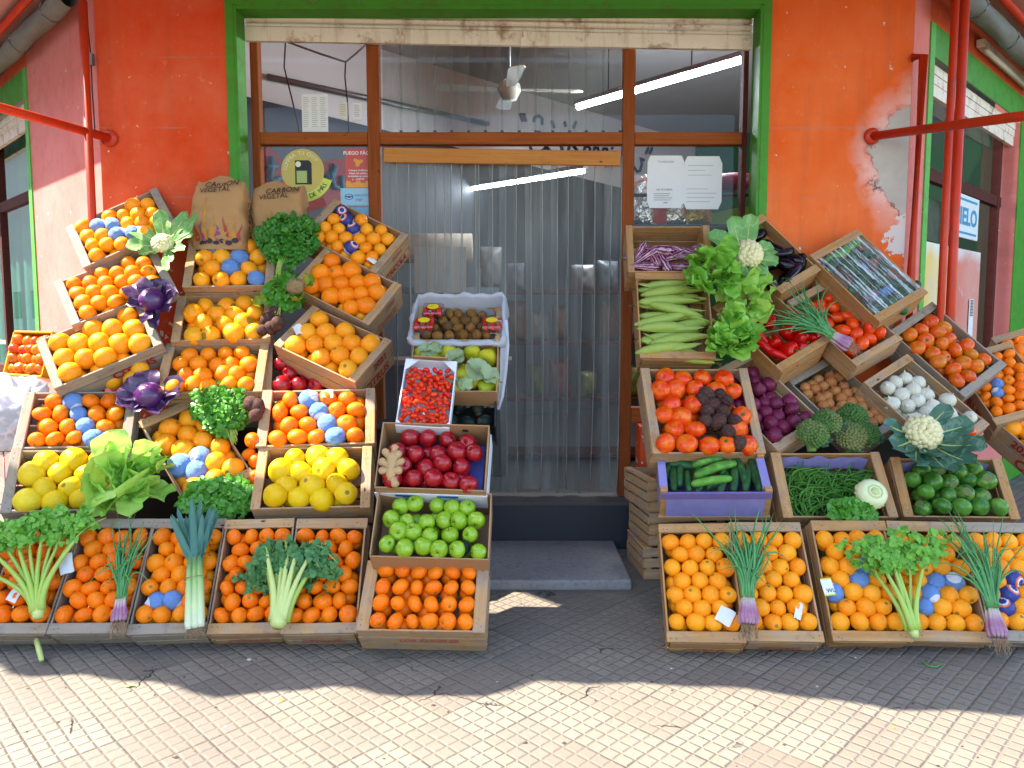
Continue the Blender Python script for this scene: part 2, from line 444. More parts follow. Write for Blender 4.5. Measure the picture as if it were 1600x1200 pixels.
# green reveal round the shop opening, 6 mm proud of the wall
mb = MB()
mb.box((OX0 + .012, .07, OZ / 2), (.03, .152, OZ)); mb.box((OX1 - .012, .07, OZ / 2), (.03, .152, OZ))
mb.box(((OX0 + OX1) / 2, .07, OZ - .006), (OX1 - OX0 - .06, .152, .03))
mb.box((OX0 - .015, -.004, OZ / 2 + .02), (.05, .012, OZ + .04)); mb.box((OX1 + .015, -.004, OZ / 2 + .02), (.05, .012, OZ + .04))
mb.box(((OX0 + OX1) / 2, -.0035, OZ + .022), (OX1 - OX0 - .02, .011, .036))
mb.obj('door_surround', M_green, bld)
s2 = math.sqrt(.5)
ML = basis((WL, 0, 0), (-s2, s2, 0), (0, 0, 1))      # local: x along the wall, y up, z into the shop
MR = basis((WR, 0, 0), (s2, s2, 0), (0, 0, 1))       # local z points out to the street
def side_wall(Mw, sgn, t0, t1, name):
    W_, H0, H1, LEN = .2, .95, 3.37, 9.
    zc = sgn * W_ / 2
    mb = MB()
    mb.box((t0 / 2 + .003, TOP / 2, zc), (t0 - .006, TOP, W_))
    mb.box(((t1 + LEN) / 2, TOP / 2, zc), (LEN - t1, TOP, W_))
    mb.box(((t0 + t1) / 2, H0 / 2, zc), (t1 - t0, H0, W_))
    mb.obj('side_wall', M_salmon, bld, Mw)
    mb = MB(); mb.box(((t0 + t1) / 2, (H1 + TOP) / 2, zc), (t1 - t0, TOP - H1, W_))
    mb.obj('side_wall', M_band, bld, Mw)
    mb = MB(); e = -sgn * .004
    mb.box((t0 + .045, (H1 + H0) / 2, e), (.09, H1 - H0, .012))
    mb.obj('window_surround', M_litgreen, bld, Mw)
    mb = MB()
    mb.box(((t0 + t1) / 2 + .045, H1 - .1, e), (t1 - t0 - .09, .2, .0125))
    mb.box((t1 + .45, (H1) / 2, e), (.9, H1, .0121))
    mb.obj('window_surround', M_green, bld, Mw)
    # window
    fr = MB(); zf = sgn * .14
    a, b = t0 + .09, t1
    for tt in (a + .03, b - .09, (a * .52 + b * .48)): fr.box((tt, (H0 + 3.17) / 2, zf), (.07, 3.17 - H0, .06))
    for hh in (2.5, H0 + .05): fr.box(((a + b) / 2, hh, zf), (b - a, .085, .052))
    win = fr.obj('window', M_wood_dark, bld, Mw)
    g = MB(); g.quad((a, H0, zf), (b, H0, zf), (b, 3.17, zf), (a, 3.17, zf)); g.obj('pane', M_glass, win)
    sh = MB()
    for k in range(2): sh.box(((a + b) / 2, 3.165 - .03 - k * .06, sgn * (.045 + .004 * k)), (b - a, .056, .02))
    sh.box(((a + b) / 2, 3.01, sgn * .06), (b - a, .08, .03))
    sh.obj('shutter', M_shutter, win)
    return a, b, zf
la, lb, lz = side_wall(ML, 1, 1.57, 4.9, 'left')
ra, rb, rz = side_wall(MR, -1, .29, 2.72, 'right')
# overhanging roof slab
def slab(name, quads, z0, z1, m, parent):
    mb = MB()
    for q in quads:
        a = [(x, y, z0) for x, y in q]; b = [(x, y, z1) for x, y in q]
        mb.add(a + b, [(3, 2, 1, 0), (4, 5, 6, 7), (0, 1, 5, 4), (1, 2, 6, 5), (2, 3, 7, 6), (3, 0, 4, 7)], 0, False)
    return mb.obj(name, m, parent)
L1 = .61; q = 1.41421 * L1
OLx, ORx = WL - q + 1.1, WR + q - 1.1
slab('roof_overhang', [[(OLx, -1.1), (ORx, -1.1), (WR, -.004), (WL, -.004)],
      [(WL - q - 6, 6), (OLx, -1.1), (WL, -.004), (WL - 6.004, 6)],
      [(ORx, -1.1), (WR + q + 6, 6), (WR + 6.004, 6), (WR, -.004)]], 3.60, 3.85, M_soffit, bld)
slab('roof', [[(-8.4, 6), (WL, .2), (WR, .2), (8.4, 6)], [(-8.4, 6), (8.4, 6), (8.4, 13), (-8.4, 13)]], 4.552, 4.7, M_soffit, bld)

# ------------------------------------------------------------------ interior
M_iwall = plain('interior_grey_wall', 'c2c1bc', .8, var=.06, scale=2)
M_idado = plain('interior_dark_dado', '33383c', .6, var=.15, scale=3)
M_igreen = plain('interior_green_wall', '0c4a26', .6, var=.15, scale=3)
M_iceil = plain('interior_ceiling', 'a2a2a0', .85, var=.05, scale=2)
M_ifloor = plain('interior_floor', '2c2a28', .5, var=.2, scale=5)
mb = MB(); C0 = Vector((2.96, 7.83, 0))
A0 = C0 + Vector((-s2, -s2, 0)) * 8.6; B0_ = C0 + Vector((s2, -s2, 0)) * 8.6
def ip(p, z): return (p.x, p.y, z)
mb.quad(ip(A0, 3.55), ip(C0, 3.3), ip(C0, 4.55), ip(A0, 4.55))
mb.obj('inner_wall', M_iwall, bld)
mb = MB(); mb.quad(ip(A0, 0), ip(C0, 0), ip(C0, 3.3), ip(A0, 3.55)); mb.obj('inner_wall', M_idado, bld)
mb = MB(); mb.quad(ip(C0, 0), ip(B0_, 0), ip(B0_, 3.55), ip(C0, 4.2)); mb.obj('inner_wall', M_igreen, bld)
mb = MB(); mb.quad(ip(C0, 4.2), ip(B0_, 3.55), ip(B0_, 4.55), ip(C0, 4.55)); mb.obj('inner_wall', M_idado, bld)
mb = MB(); mb.add([(-2.5, .2, 4.3), (2.4, .2, 4.3), (8.2, 5.9, 4.3), (8.2, 9, 4.3), (-8.2, 9, 4.3), (-8.2, 5.8, 4.3)], [(0, 1, 2, 3, 4, 5)], 0, False); mb.obj('ceiling', M_iceil, bld)
mb = MB(); mb.add([(-2.4, .255, .22), (2.3, .255, .22), (7.9, 5.9, .22), (7.9, 9, .22), (-7.9, 9, .22), (-7.9, 5.8, .22)], [(0, 1, 2, 3, 4, 5)], 0, False); mb.obj('floor', M_ifloor, bld)

# doorstep
def stone(name, c):
    t = NT(name); n = t.noise(t.co(), 5., 6, .65)
    c_ = t.mix(n, c, tuple(x * .55 for x in lin(c)[:3])); c_ = t.mix(t.m('MULTIPLY', t.ramp(t.noise(t.co(), 45., 5), [(.5, '000000'), (.72, 'ffffff')]), .4), c_, '2b2927')
    t.set(Base_Color=c_, Roughness=.8); t.bump(t.noise(t.co(), 40., 6, .7), .5, .006); return t.mat
M_step = stone('worn_concrete', '948e8a')
mb = MB(); mb.box((-.06, -.355, .026), (1.44, .76, .06)); st = mb.obj('doorstep', M_step); bevelled(st, .012, 2); tag(st, 'grey worn concrete slab lying before the shop door', kind='structure')
mb = MB(); mb.box((-.08, .115, .145), (1.82, .19, .29)); th = mb.obj('threshold', plain('blue_black_riser', '191b26', .5, var=.3), bld)
mb = MB(); mb.box((-.08, .16, .297), (1.8, .28, .02)); mb.obj('threshold', stone('gritty_mortar', '55504a'), bld)

# ------------------------------------------------------------------ shop front: wood frame, panes
YF = .2
def pxX(px, Y=YF, py=400): return at(px, py, Y).x
def pyZ(py, Y=YF): return at(800, py, Y).z
sf = empty('glazed_entrance', Matrix.Translation((0, YF, 0)), 'varnished wooden shop front frame with glass panes around the doorway', 'shop front')
def sfbox(name, x0, x1, z0, z1, y0=0., dy=.08, m=M_wood_frame):
    mb = MB(); mb.box(((x0 + x1) / 2, y0 + dy / 2, (z0 + z1) / 2), (x1 - x0, dy, z1 - z0))
    return bevelled(mb.obj(name, m, sf), .004)
zt0, zt1 = pyZ(225), pyZ(206)
PT = 3.37
posts = [(OX0 + .035, pxX(411)), (pxX(577), pxX(596)), (pxX(971), pxX(989.5)), (pxX(1160) - .02, OX1 - .03)]
for i, (a, b) in enumerate(posts): sfbox('post', a, b, .8 if i in (0, 3) else .3, 3.37, m=M_wood_dark if i == 3 else M_wood_frame)
xs = [(posts[k][1], posts[k + 1][0]) for k in range(3)]
for a, b in xs: sfbox('transom', a, b, zt0, zt1, .004, .072, M_wood_frame_x)
for k in (0, 2): sfbox('sill', xs[k][0], xs[k][1], .8, .9, .004, .09, M_wood_frame_x)
for a, b in xs:
    mb = MB(); mb.quad((a, .05, zt1), (b, .05, zt1), (b, .05, 3.37), (a, .05, 3.37)); mb.obj('pane', M_glass, sf)
for k in (0, 2):
    a, b = xs[k]; mb = MB(); mb.quad((a, .05, .9), (b, .05, .9), (b, .05, zt0), (a, .05, zt0)); mb.obj('pane', M_glass, sf)
# pine batten that carries the curtain
a_, b_ = at(603, 245, .17), at(972, 248, .17)
mb = MB()
pa, pb = at(600, 242.5, .165), at(969, 248, .165)
dv = pb - pa
Mb = basis((pa + pb) / 2, dv, (0, 0, 1))
mb.box((0, 0, 0), (dv.length, .092, .03)); bt = bevelled(mb.obj('curtain_batten', M_pine, None, Mb), .004); tag(bt, 'pale pine batten nailed across the doorway above the plastic strips', 'batten')
# strip curtain
def strip_mat(name, tint, face):
    t = NT(name); o = t.co()
    g = t.noise(t.n('Mapping', {'Vector': o, 'Scale': (25, 1, 2.2)}), 1., 4, .6)
    smear = t.ramp(t.noise(t.n('Mapping', {'Vector': o, 'Scale': (14, 1, 1.3)}), 1., 5, .65), [(.45, '000000'), (.75, 'ffffff')])
    tr = t.n('BsdfTransparent', {'Color': tint + (1,)})
    t.set(Base_Color='a6a6a0', Roughness=.3, Specular_IOR_Level=.3)
    t.bump(g, .5, .02)
    f = t.m('ADD', t.m('MULTIPLY', t.n('LayerWeight', {'Blend': .25}, 0), .6), t.m('ADD', t.m('MULTIPLY_ADD', t.objrand(), .12, face), t.m('MULTIPLY', smear, .2)), clamp=True)
    t.t.links.new(t.n('MixShader', {0: f, 1: tr, 2: t.b.outputs[0]}), t.out.inputs[0])
    return t.mat
M_strip = strip_mat('clear_pvc_strip', (.80, .83, .83), .085)
M_strip_edge = strip_mat('pvc_strip_edge', (.8, .86, .88), .45)
cu = empty('strip_curtain', Matrix.Translation((0, .2, 0)), 'curtain of clear plastic strips hanging in the doorway', 'strip curtain')
r2 = random.Random(3)
NSTR = 18
x0, x1 = xs[1][0] + .01, xs[1][1] - .005
zbat = (pa.z, pb.z)
for k in range(NSTR):
    xc = x0 + (x1 - x0) * (k + .5) / NSTR + r2.uniform(-.014, .014); wd = (x1 - x0) / NSTR * 1.3
    zt = zbat[0] + (zbat[1] - zbat[0]) * k / NSTR + .02; zb = .325 + r2.uniform(-.012, .035)
    yo = .004 if k % 2 else .016
    ph, am = r2.uniform(0, 6), r2.uniform(.004, .02)
    tw = r2.uniform(-.4, .4)
    if k in (5,): tw = .9
    if k in (6, 7): tw = -.6
    if k == 2: tw = .5
    mb = MB(); ed = MB(); vs = []; NV = 16
    for j in range(NV + 1):
        v = j / NV; z = zt + (zb - zt) * v
        sway = am * math.sin(4 * v + ph) * v + (.03 * v * (1 if k == 6 else 0))
        an = tw * v * (1 - v * .8) * 1.5
        for i in range(5):
            u = (i - 2) / 2
            vs.append((xc + sway + u * wd / 2 * math.cos(an), yo + .006 * (1 - u * u) + u * wd / 2 * math.sin(an) * .6 + am * .5 * math.sin(5 * v + ph), z))
    fs = [(j * 5 + i, j * 5 + i + 1, j * 5 + 6 + i, j * 5 + 5 + i) for j in range(NV) for i in range(4)]
    mb.add(vs, fs)
    st_ = mb.obj('strip', M_strip, cu)
    for e in ((0, 4) if k in (2, 5, 6, 7) else (4,)):
        ed.tube([Vector(vs[j * 5 + e]) + Vector((0, -.001, 0)) for j in range(NV + 1)], .004, 5)
    ed.obj('strip_edge', M_strip_edge, st_)
# short strips hooked up behind the upper middle pane
cu2 = empty('upper_strip_curtain', Matrix.Translation((0, .33, 0)), 'short row of clear strips hooked above the transom', 'strip curtain')
for k in range(14):
    xc = x0 + (x1 - x0) * (k + .5) / 14; wd = (x1 - x0) / 14 * 1.15
    mb = MB(); vs = []
    for j in range(7):
        z = 3.4 + (zt1 + .01 - 3.4) * j / 6
        for i in range(3): vs.append((xc + (i - 1) * wd / 2, (.0 if k % 2 else .008) + (.004 if i == 1 else 0), z))
    mb.add(vs, [(j * 3 + i, j * 3 + i + 1, j * 3 + 4 + i, j * 3 + 3 + i) for j in range(6) for i in range(2)])
    s_ = mb.obj('strip', M_strip, cu2)
    mb = MB(); mb.box((xc + wd * .45, -.012, zt1 + .022), (.02, .012, .03)); mb.obj('clip', M_ink, s_)
# main roller shutter, wound up with its last slats showing
rs = empty('roller_shutter', Matrix.Translation((0, .17, 0)), 'rusty cream roller shutter wound up above the doorway', 'roller shutter')
zl, zr = at(385, 66, .17).z, at(1185, 80, .17).z
sx0, sx1 = OX0 + .03, OX1 - .03
def shbox(za0, za1, zb0, zb1, y, d, name, m):
    mb = MB()
    vs = []
    for y_ in (y, y + d): vs += [(sx0, y_, za0), (sx1, y_, zb0), (sx1, y_, zb1), (sx0, y_, za1)]
    mb.add(vs, [(0, 1, 2, 3), (7, 6, 5, 4), (0, 4, 5, 1), (1, 5, 6, 2), (2, 6, 7, 3), (3, 7, 4, 0)], 0, False)
    return mb.obj(name, m, rs)
hgt = .085
shbox(zl, zl + hgt, zr, zr + hgt, -.03, .03, 'bottom_bar', M_shutter)
zz0, zz1 = zl + hgt, zr + hgt; k = 0
while min(zz0, zz1) < 3.41 and k < 5:
    mb = MB(); N = 6; vs = []
    for xx, zb in ((sx0, zz0), (sx1, zz1)):
        for i in range(N + 1):
            g = math.pi * i / N
            vs.append((xx, -.002 - .022 * math.sin(g), zb + .037 * i / N))
    mb.add(vs, [(i, i + N + 1, i + N + 2, i + 1) for i in range(N)])
    mb.obj('slat', M_shutter, rs); zz0 += .039; zz1 += .039; k += 1
for px, py in ((625, 62), (820, 66)):
    p = at(px, py, .12); mb = MB(); mb.box((p.x, -.045, p.z), (.05, .03, .05)); mb.lathe([(.012, -.02), (.016, 0), (.012, .02)], 10, origin=(p.x, -.05, p.z + .045))
    mb.obj('lock_bracket', M_shutter, rs)

# ------------------------------------------------------------------ things on and behind the glass
YP = YF + .045
def sheet(name, px0, py0, px1, py1, m, label, cat, Y=YP, group=None, corner=0.):
    a, b = at(px0, py0, Y), at(px1, py1, Y)
    wd, hg = b.x - a.x, a.z - b.z
    M = basis(((a.x + b.x) / 2, Y, (a.z + b.z) / 2), (1, 0, 0), (0, 0, 1))
    mb = MB()
    if corner:
        c = corner; o = [(-.5, -.5 + c), (-.5 + c * .6, -.5), (.5 - c * .6, -.5), (.5, -.5 + c), (.5, .5 - c), (.5 - c * .6, .5), (-.5 + c * .6, .5), (-.5, .5 - c)]
        o = [(x * wd, y * hg) for x, y in o]
        mb.add([(x, y, 0) for x, y in o] + [(x, y, -.001) for x, y in o], [tuple(range(8)), tuple(range(15, 7, -1))], 0, False)
    else: mb.box((0, 0, -.0005), (wd, hg, .001))
    o = mb.obj(name, m, None, M); tag(o, label, cat, group)
    return o, wd, hg
def T(x, y, z=.0012): return Matrix.Translation((x, y, z))
def lines(parent, n, x0, x1, y0, dy, th=.004, m=M_greyink, rag=.3):
    mb = MB()
    for k in range(n):
        e = x1 - (x1 - x0) * rag * r2.random(); mb.quad((x0, y0 - dy * k, .0012), (e, y0 - dy * k, .0012), (e, y0 - dy * k + th, .0012), (x0, y0 - dy * k + th, .0012))
    mb.obj('printed_lines', m, parent)
o, W_, H_ = sheet('calendar_sheet', 471, 147, 513, 206, M_paper, 'white printed sheet taped high on the left pane', 'paper')
for cx in (-.33, 0, .33): lines(o, 15, (cx - .12) * W_, (cx + .12) * W_, H_ * .4, H_ * .055, H_ * .012)
o, W_, H_ = sheet('paper_slip', 529, 160, 543, 185, plain('cream_paper', 'cfc7b6', .7), 'small cream paper slip on the left pane', 'paper'); lines(o, 7, -W_ * .35, W_ * .35, H_ * .35, H_ * .11, H_ * .03)
o, W_, H_ = sheet('paper_slip', 551, 161, 565, 187, M_paper, 'small white paper slip on the left pane near the post', 'paper'); lines(o, 7, -W_ * .35, W_ * .35, H_ * .35, H_ * .11, H_ * .03)
# round yellow sticker with a chip on it
M_yel = plain('yellow_print', 'b9a12c', .4, var=.08); M_lime = plain('lime_print', 'bcc92c', .4, var=.05); M_chip = plain('chip_green_print', '9aa84a', .4, var=.08); M_pale = plain('pale_print', 'd9d8b0', .5, var=0)
c = at(473, 267, YP); rr_ = 33 * (c.y + 4.85) / 1200
stk = empty('round_sticker', basis(c, (1, 0, 0), (0, 0, 1)), 'round yellow window sticker with a phone chip and lime banner', 'sticker')
def disc(parent, r0, r1, a0, a1, z, m, name, cx=0, cy=0, n=40):
    mb = MB(); vs = []
    for k in range(n + 1):
        g = a0 + (a1 - a0) * k / n
        vs += [(cx + r0 * math.cos(g), cy + r0 * math.sin(g), z), (cx + r1 * math.cos(g), cy + r1 * math.sin(g), z)]
    mb.add(vs, [(2 * k, 2 * k + 1, 2 * k + 3, 2 * k + 2) for k in range(n)], 0, False)
    return mb.obj(name, m, parent)
disc(stk, 0, rr_, 0, 2 * math.pi, .001, M_yel, 'disc')
disc(stk, rr_ * .3, rr_ * 1.42, R(-105), R(-18), .0003, M_lime, 'banner')
mb = MB(); a = rr_
o_ = [(-.35, -.62), (.42, -.62), (.42, .35), (.30, .48), (-.35, .48)]
mb.add([(x * a, y * a, .0022) for x, y in o_], [tuple(range(5))], 0, False); ch = mb.obj('chip', M_ink, stk)
mb = MB(); mb.quad((-.28 * a, -.55 * a, .0032), (.2 * a, -.55 * a, .0032), (.2 * a, 0, .0032), (-.28 * a, 0, .0032)); mb.obj('contact_plate', M_chip, ch)
disc(ch, 0, .13 * a, 0, 6.2832, .0032, M_pale, 'dot', -.2 * a, .3 * a, 20)
def arc_text(parent, s, r, a0, a1, size, m, z=.0025, flip=False):
    n = len(s); bm = bmesh.new()
    for i, ch_ in enumerate(s):
        if ch_ == ' ': continue
        g = a0 + (a1 - a0) * i / (n - 1)
        me = text_mesh(ch_, size)
        Mx = Matrix.Translation((r * math.cos(g), r * math.sin(g), z)) @ Matrix.Rotation(g + (math.pi / 2 if flip else -math.pi / 2), 4, 'Z')
        me.transform(Mx); bm.from_mesh(me); bpy.data.meshes.remove(me)
    me = bpy.data.meshes.new('lettering'); bm.to_mesh(me); bm.free(); me.materials.append(m)
    return link('lettering', me, parent)
arc_text(stk, 'COMPRÁ TU CHIP', rr_ * .8, R(172), R(38), rr_ * .24, M_pale)
arc_text(stk, 'HABLÁ DE MÁS', rr_ * 1.2, R(-118), R(-32), rr_ * .3, M_ink, flip=True)
# red poster
o, W_, H_ = sheet('fire_poster', 539, 232, 580, 293, plain('red_poster', 'b83a24', .45, var=.06), 'small red fire lighter poster on the left pane', 'poster')
M_wtxt = plain('white_print', 'e0dcd6', .5, var=0); M_flame = plain('flame_print', 'd98e1e', .5, var=.25, scale=40)
text(o, 'FUEGO FÁCIL', H_ * .125, T(0, H_ * .38), M_wtxt, offset=.0006)
for k, s_ in enumerate(('Coloque el cilindro', 'debajo del carbón,', 'enciéndalo la mecha', 'y ... ¡LISTO!')): text(o, s_, H_ * .066, T(0, -H_ * (.06 + .075 * k)), M_wtxt, offset=.0003)
mb = MB(); pts = []
for k in range(24):
    g = 2 * math.pi * k / 24; q_ = (.5 + .18 * math.sin(3 * g + .6)); pts.append((W_ * .2 * q_ * 2 * math.cos(g) * .8, H_ * .15 + H_ * .1 * q_ * 2 * math.sin(g) * .9, .0014))
mb.add(pts, [tuple(range(24))], 0, False); mb.obj('flame_picture', M_flame, o)
mb = MB(); top = [(W_ * (-.5 + k / 16), -H_ * (.38 - .05 * (k % 2) - .03 * math.sin(k))) for k in range(17)]
mb.add([(W_ * .5, -H_ * .5, .0013), *[(x, y, .0013) for x, y in top[::-1]], (-W_ * .5, -H_ * .5, .0013)], [tuple(range(19))[::-1]], 0, False); mb.obj('flame_border', M_flame, o)
# pale blue payment sticker
o, W_, H_ = sheet('payment_sticker', 532, 294, 581, 321, plain('pale_blue_print', '86b3c4', .4, var=.04), 'pale blue payment sticker below the red poster', 'sticker')
M_blue = plain('blue_print', '1f5f96', .45, var=.05)
em = disc(o, 0, 1, 0, 6.2832, .0013, M_blue, 'emblem', n=28); em.matrix_local = Matrix.Translation((-W_ * .23, 0, 0)) @ Matrix.Diagonal((W_ * .14, H_ * .17, 1, 1))
e2 = disc(em, .55, .72, R(200), R(340), .0022, M_wtxt, 'emblem_stroke', n=12); disc(em, .5, .68, R(30), R(150), .0022, M_wtxt, 'emblem_stroke', n=12)
text(o, 'mercado', H_ * .24, T(W_ * .17, H_ * .1), M_blue); text(o, 'pago', H_ * .24, T(W_ * .1, -H_ * .14), M_blue)
o, W_, H_ = sheet('payment_sticker', 541, 324, 581, 345, plain('blue_card_print', '5f9ab8', .4, var=.1), 'blue sticker lowest on the left pane by the post', 'sticker')
mb = MB(); mb.box((W_ * .1, -H_ * .2, .001), (W_ * .3, H_ * .35, .001)); mb.obj('printed_mark', M_blue, o)
# pair of white notices (their square code is left out)
o, W_, H_ = sheet('notice_sheet', 1012, 243, 1068, 325, M_paper, 'white notice with a blank square on the right pane', 'paper', corner=.12)
text(o, 'TU NEGOCIO', H_ * .05, T(0, H_ * .38), M_greyink); text(o, 'NO TE CUESTA', H_ * .045, T(-W_ * .03, -H_ * .15), M_ink); lines(o, 4, -W_ * .32, W_ * .2, -H_ * .23, H_ * .04, H_ * .008, M_ink); text(o, 'AFIP', H_ * .045, T(0, -H_ * .4), M_ink)
o, W_, H_ = sheet('notice_sheet', 1069, 244, 1127, 327, M_paper, 'white ruled form sheet beside the notice on the right pane', 'paper', corner=.14)
lines(o, 3, -W_ * .4, W_ * .4, H_ * .32, H_ * .09, H_ * .008, rag=.5); lines(o, 4, -W_ * .42, W_ * .42, -H_ * .12, H_ * .08, H_ * .008, rag=.4)
# blue cursive shop name on the inner wall
Mw = basis(C0 - Vector((s2, s2, 0)) * 8.6 + Vector((s2, -s2, 0)) * .02, (s2, s2, 0), (0, 0, 1))
nv = Vector((s2, -s2, 0))
def wallpt(px, py): return onplane(px, py, C0 + nv * .02, nv)
M_blueink = plain('dark_blue_lettering', '16233f', .5, var=0)
strokes = [[(813, 177), (817, 190)], [(818, 177), (822, 190)],
 [(834, 190), (836, 183), (842, 181), (847, 185), (847, 195)], [(828, 225), (830, 235), (840, 239), (850, 234), (856, 226), (852, 215), (842, 206), (832, 214), (829, 226)], [(850, 222), (856, 232), (862, 238)],
 [(862, 188), (866, 200)], [(882, 190), (884, 198)], [(900, 190), (896, 200)],
 [(876, 226), (880, 239)], [(887, 240), (890, 226), (895, 226), (905, 240)], [(912, 238), (914, 230), (918, 228), (922, 232), (921, 240)],
 [(927, 240), (929, 231), (934, 231), (936, 240)], [(941, 240), (943, 232), (948, 232), (950, 241)], [(956, 236), (957, 242)], [(956, 231), (957, 232)],
 [(1009, 240), (1013, 231)], [(1015, 240), (1019, 231)], [(986, 264), (991, 261), (995, 268), (1000, 267), (1003, 256), (1001, 247), (1006, 250)]]
mb = MB()
for s_ in strokes: mb.tube([wallpt(*p) for p in s_], .022, 6)
tag(mb.obj('wall_lettering', M_blueink), 'dark blue cursive name painted on the inner back wall', 'lettering')
# red banner with teal cursive
b0, b1 = wallpt(415, 240), wallpt(545, 345)
bn = empty('wall_banner', Matrix(), 'red banner with teal cursive letters behind the left pane', 'banner')
mb = MB(); mb.add([wallpt(413, 232), wallpt(420, 228), wallpt(450, 262), wallpt(530, 248), wallpt(570, 250), wallpt(570, 310), wallpt(413, 345)], [(0, 6, 5, 4, 3, 2, 1)], 0, False); mb.obj('cloth', plain('red_banner', '7a1f18', .7, var=.2), bn)
mb = MB()
nv2 = nv * .03
for s_ in [[(422, 245), (424, 262), (420, 280), (428, 283), (436, 278)], [(416, 262), (432, 260)], [(508, 272), (515, 285), (522, 262), (518, 258), (514, 272), (520, 292), (527, 294)], [(532, 275), (533, 295), (540, 296)]]:
    mb.tube([wallpt(*p) + nv2 for p in s_], .025, 6)
mb.obj('lettering', plain('teal_lettering', '2d5f70', .6, var=.05), bn)
# pipe conduit on inner wall
mb = MB(); mb.tube([wallpt(416, 121) + nv * .03, wallpt(760, 194) + nv * .03], .03, 8); tag(mb.obj('conduit_pipe', M_steel), 'grey conduit running down the pale inner wall', 'pipe')
# hanging wires
def curve_cable(pts, r, m, name, label, cat='cable'):
    mb = MB(); mb.tube(pts, r, 6); return tag(mb.obj(name, m), label, cat)
Yw = 1.2
curve_cable([at(446, 66, Yw), at(444, 105, Yw), at(455, 150, Yw), at(466, 195, Yw), at(468, 210, Yw)], .006, M_ink, 'hanging_cable', 'thin black cable hanging behind the left pane near the corner')
curve_cable([at(540, 95, Yw), at(539, 120, Yw), at(543, 160, Yw), at(545, 207, Yw)], .006, M_ink, 'hanging_cable', 'thin black cable hanging from two slack wires behind the left pane')
curve_cable([at(450, 66, Yw), at(500, 84, Yw), at(540, 97, Yw), at(556, 84, Yw), at(572, 70, Yw)], .008, M_canvas, 'slack_wire', 'slack grey wire spanning behind the left pane')
# ceiling fan
Fc = at(796, 140, 1.95)
fan = empty('ceiling_fan', Matrix.Translation(Fc), 'white ceiling fan hanging behind the upper middle pane', 'ceiling fan')
M_fan = plain('fan_white', 'b9b4a4', .5, var=.05)
mb = MB(); mb.lathe([(0, -.09), (.06, -.085), (.09, -.03), (.1, .0), (.09, .04), (.05, .08), (0, .085)], 24); mb.obj('motor_housing', M_fan, fan)
mb = MB(); mb.tube([(0, 0, .08), (0, 0, .8)], .012, 8); mb.obj('rod', M_steel, fan)
for k in range(4):
    g = R(6 + 90 * k); mb = MB()
    prof = [(.1, .035), (.2, .05), (.58, .07), (.62, .05), (.64, 0)]
    vs = [(x, y, 0) for x, y in prof] + [(x, -y, 0) for x, y in prof[::-1]][1:]
    n_ = len(vs); mb.add([(x, y, .005 + .12 * y) for x, y, z in vs] + [(x, y, -.002 + .12 * y) for x, y, z in vs], [tuple(range(n_)), tuple(range(2 * n_ - 1, n_ - 1, -1))] + [(i, (i + 1) % n_, n_ + (i + 1) % n_, n_ + i) for i in range(n_)], 0, False)
    mb.obj('blade', M_fan, fan, Matrix.Rotation(g, 4, 'Z'))
# lit fluorescent tube
T0, T1 = at(903, 168, 2.49), at(1162, 94, 1.15)
dv = T1 - T0
Mt = basis((T0 + T1) / 2, dv, (0, 0, 1))
tl = empty('tube_light', Mt, 'lit white fluorescent tube hanging behind the right panes', 'lamp')
mb = MB(); mb.tube([(-dv.length / 2, 0, 0), (dv.length / 2, 0, 0)], .02, 10); mb.obj('tube', emit('lit_tube', 'eef4ff', 95), tl)
mb = MB(); mb.box((0, .045, 0), (dv.length + .05, .04, .06)); mb.obj('fitting', M_steel, tl)
mb = MB()
for x in (-.5, .4): mb.tube([(x, .06, 0), (x, .6, 0)], .005, 6)
mb.obj('hanger', M_ink, tl)
# second fitting seen lower through the curtain
T0, T1 = at(722, 298, 4.6), at(912, 268, 2.6)
dv = T1 - T0; Mt = basis((T0 + T1) / 2, dv, (0, 0, 1))
tl = empty('tube_light', Mt, 'lit tube seen through the plastic strips', 'lamp')
mb = MB(); mb.tube([(-dv.length / 2, 0, 0), (dv.length / 2, 0, 0)], .018, 10); mb.obj('tube', emit('lit_tube_far', 'e6f0ff', 20), tl)
mb = MB(); mb.box((0, .045, 0), (dv.length + .05, .04, .06)); mb.obj('fitting', M_steel, tl)
# counter with paper roll, shelves with bags
ct = empty('counter', Matrix.Translation((-.7, 1.5, .22)), 'dark shop counter behind the strip curtain', 'counter')
mb = MB(); mb.box((0, 0, .45), (1.3, .5, .9)); mb.obj('cabinet', M_dark, ct)
mb = MB(); mb.box((0, -.02, .92), (1.4, .6, .04)); mb.obj('worktop', plain('counter_top', '6d5a48', .5), ct)
pr = empty('paper_roll', Matrix.Translation(at(690, 388, 1.25)), 'wide roll of wrapping paper on the counter', 'paper roll')
mb = MB(); mb.tube([(-.36, 0, 0), (.24, 0, 0)], .115, 20); mb.obj('roll', plain('kraft_paper', 'b5a68e', .7), pr)
mb = MB(); mb.quad((-.2, -.116, 0), (.2, -.116, 0), (.2, -.12, -.35), (-.2, -.12, -.35)); mb.obj('loose_sheet', plain('pale_kraft', 'b9b0a0', .7), pr)
mb = MB(); mb.box((.0, -.0, -.33), (.9, .1, .05)); mb.obj('stand', M_steel, pr)
shf = empty('shop_shelf', Matrix.Translation((.45, 2.1, .22)), 'dark shelf unit with packaged goods behind the plastic strips', 'shelf')
mb = MB()
for z in (.05, .55, 1.05, 1.5): mb.box((0, 0, z), (1.5, .4, .03))
mb.obj('board', M_wood_dark, shf)
mb = MB()
for x in (-.74, .74): mb.box((x, 0, .85), (.03, .4, 1.7))
mb.obj('upright', M_steel, shf)
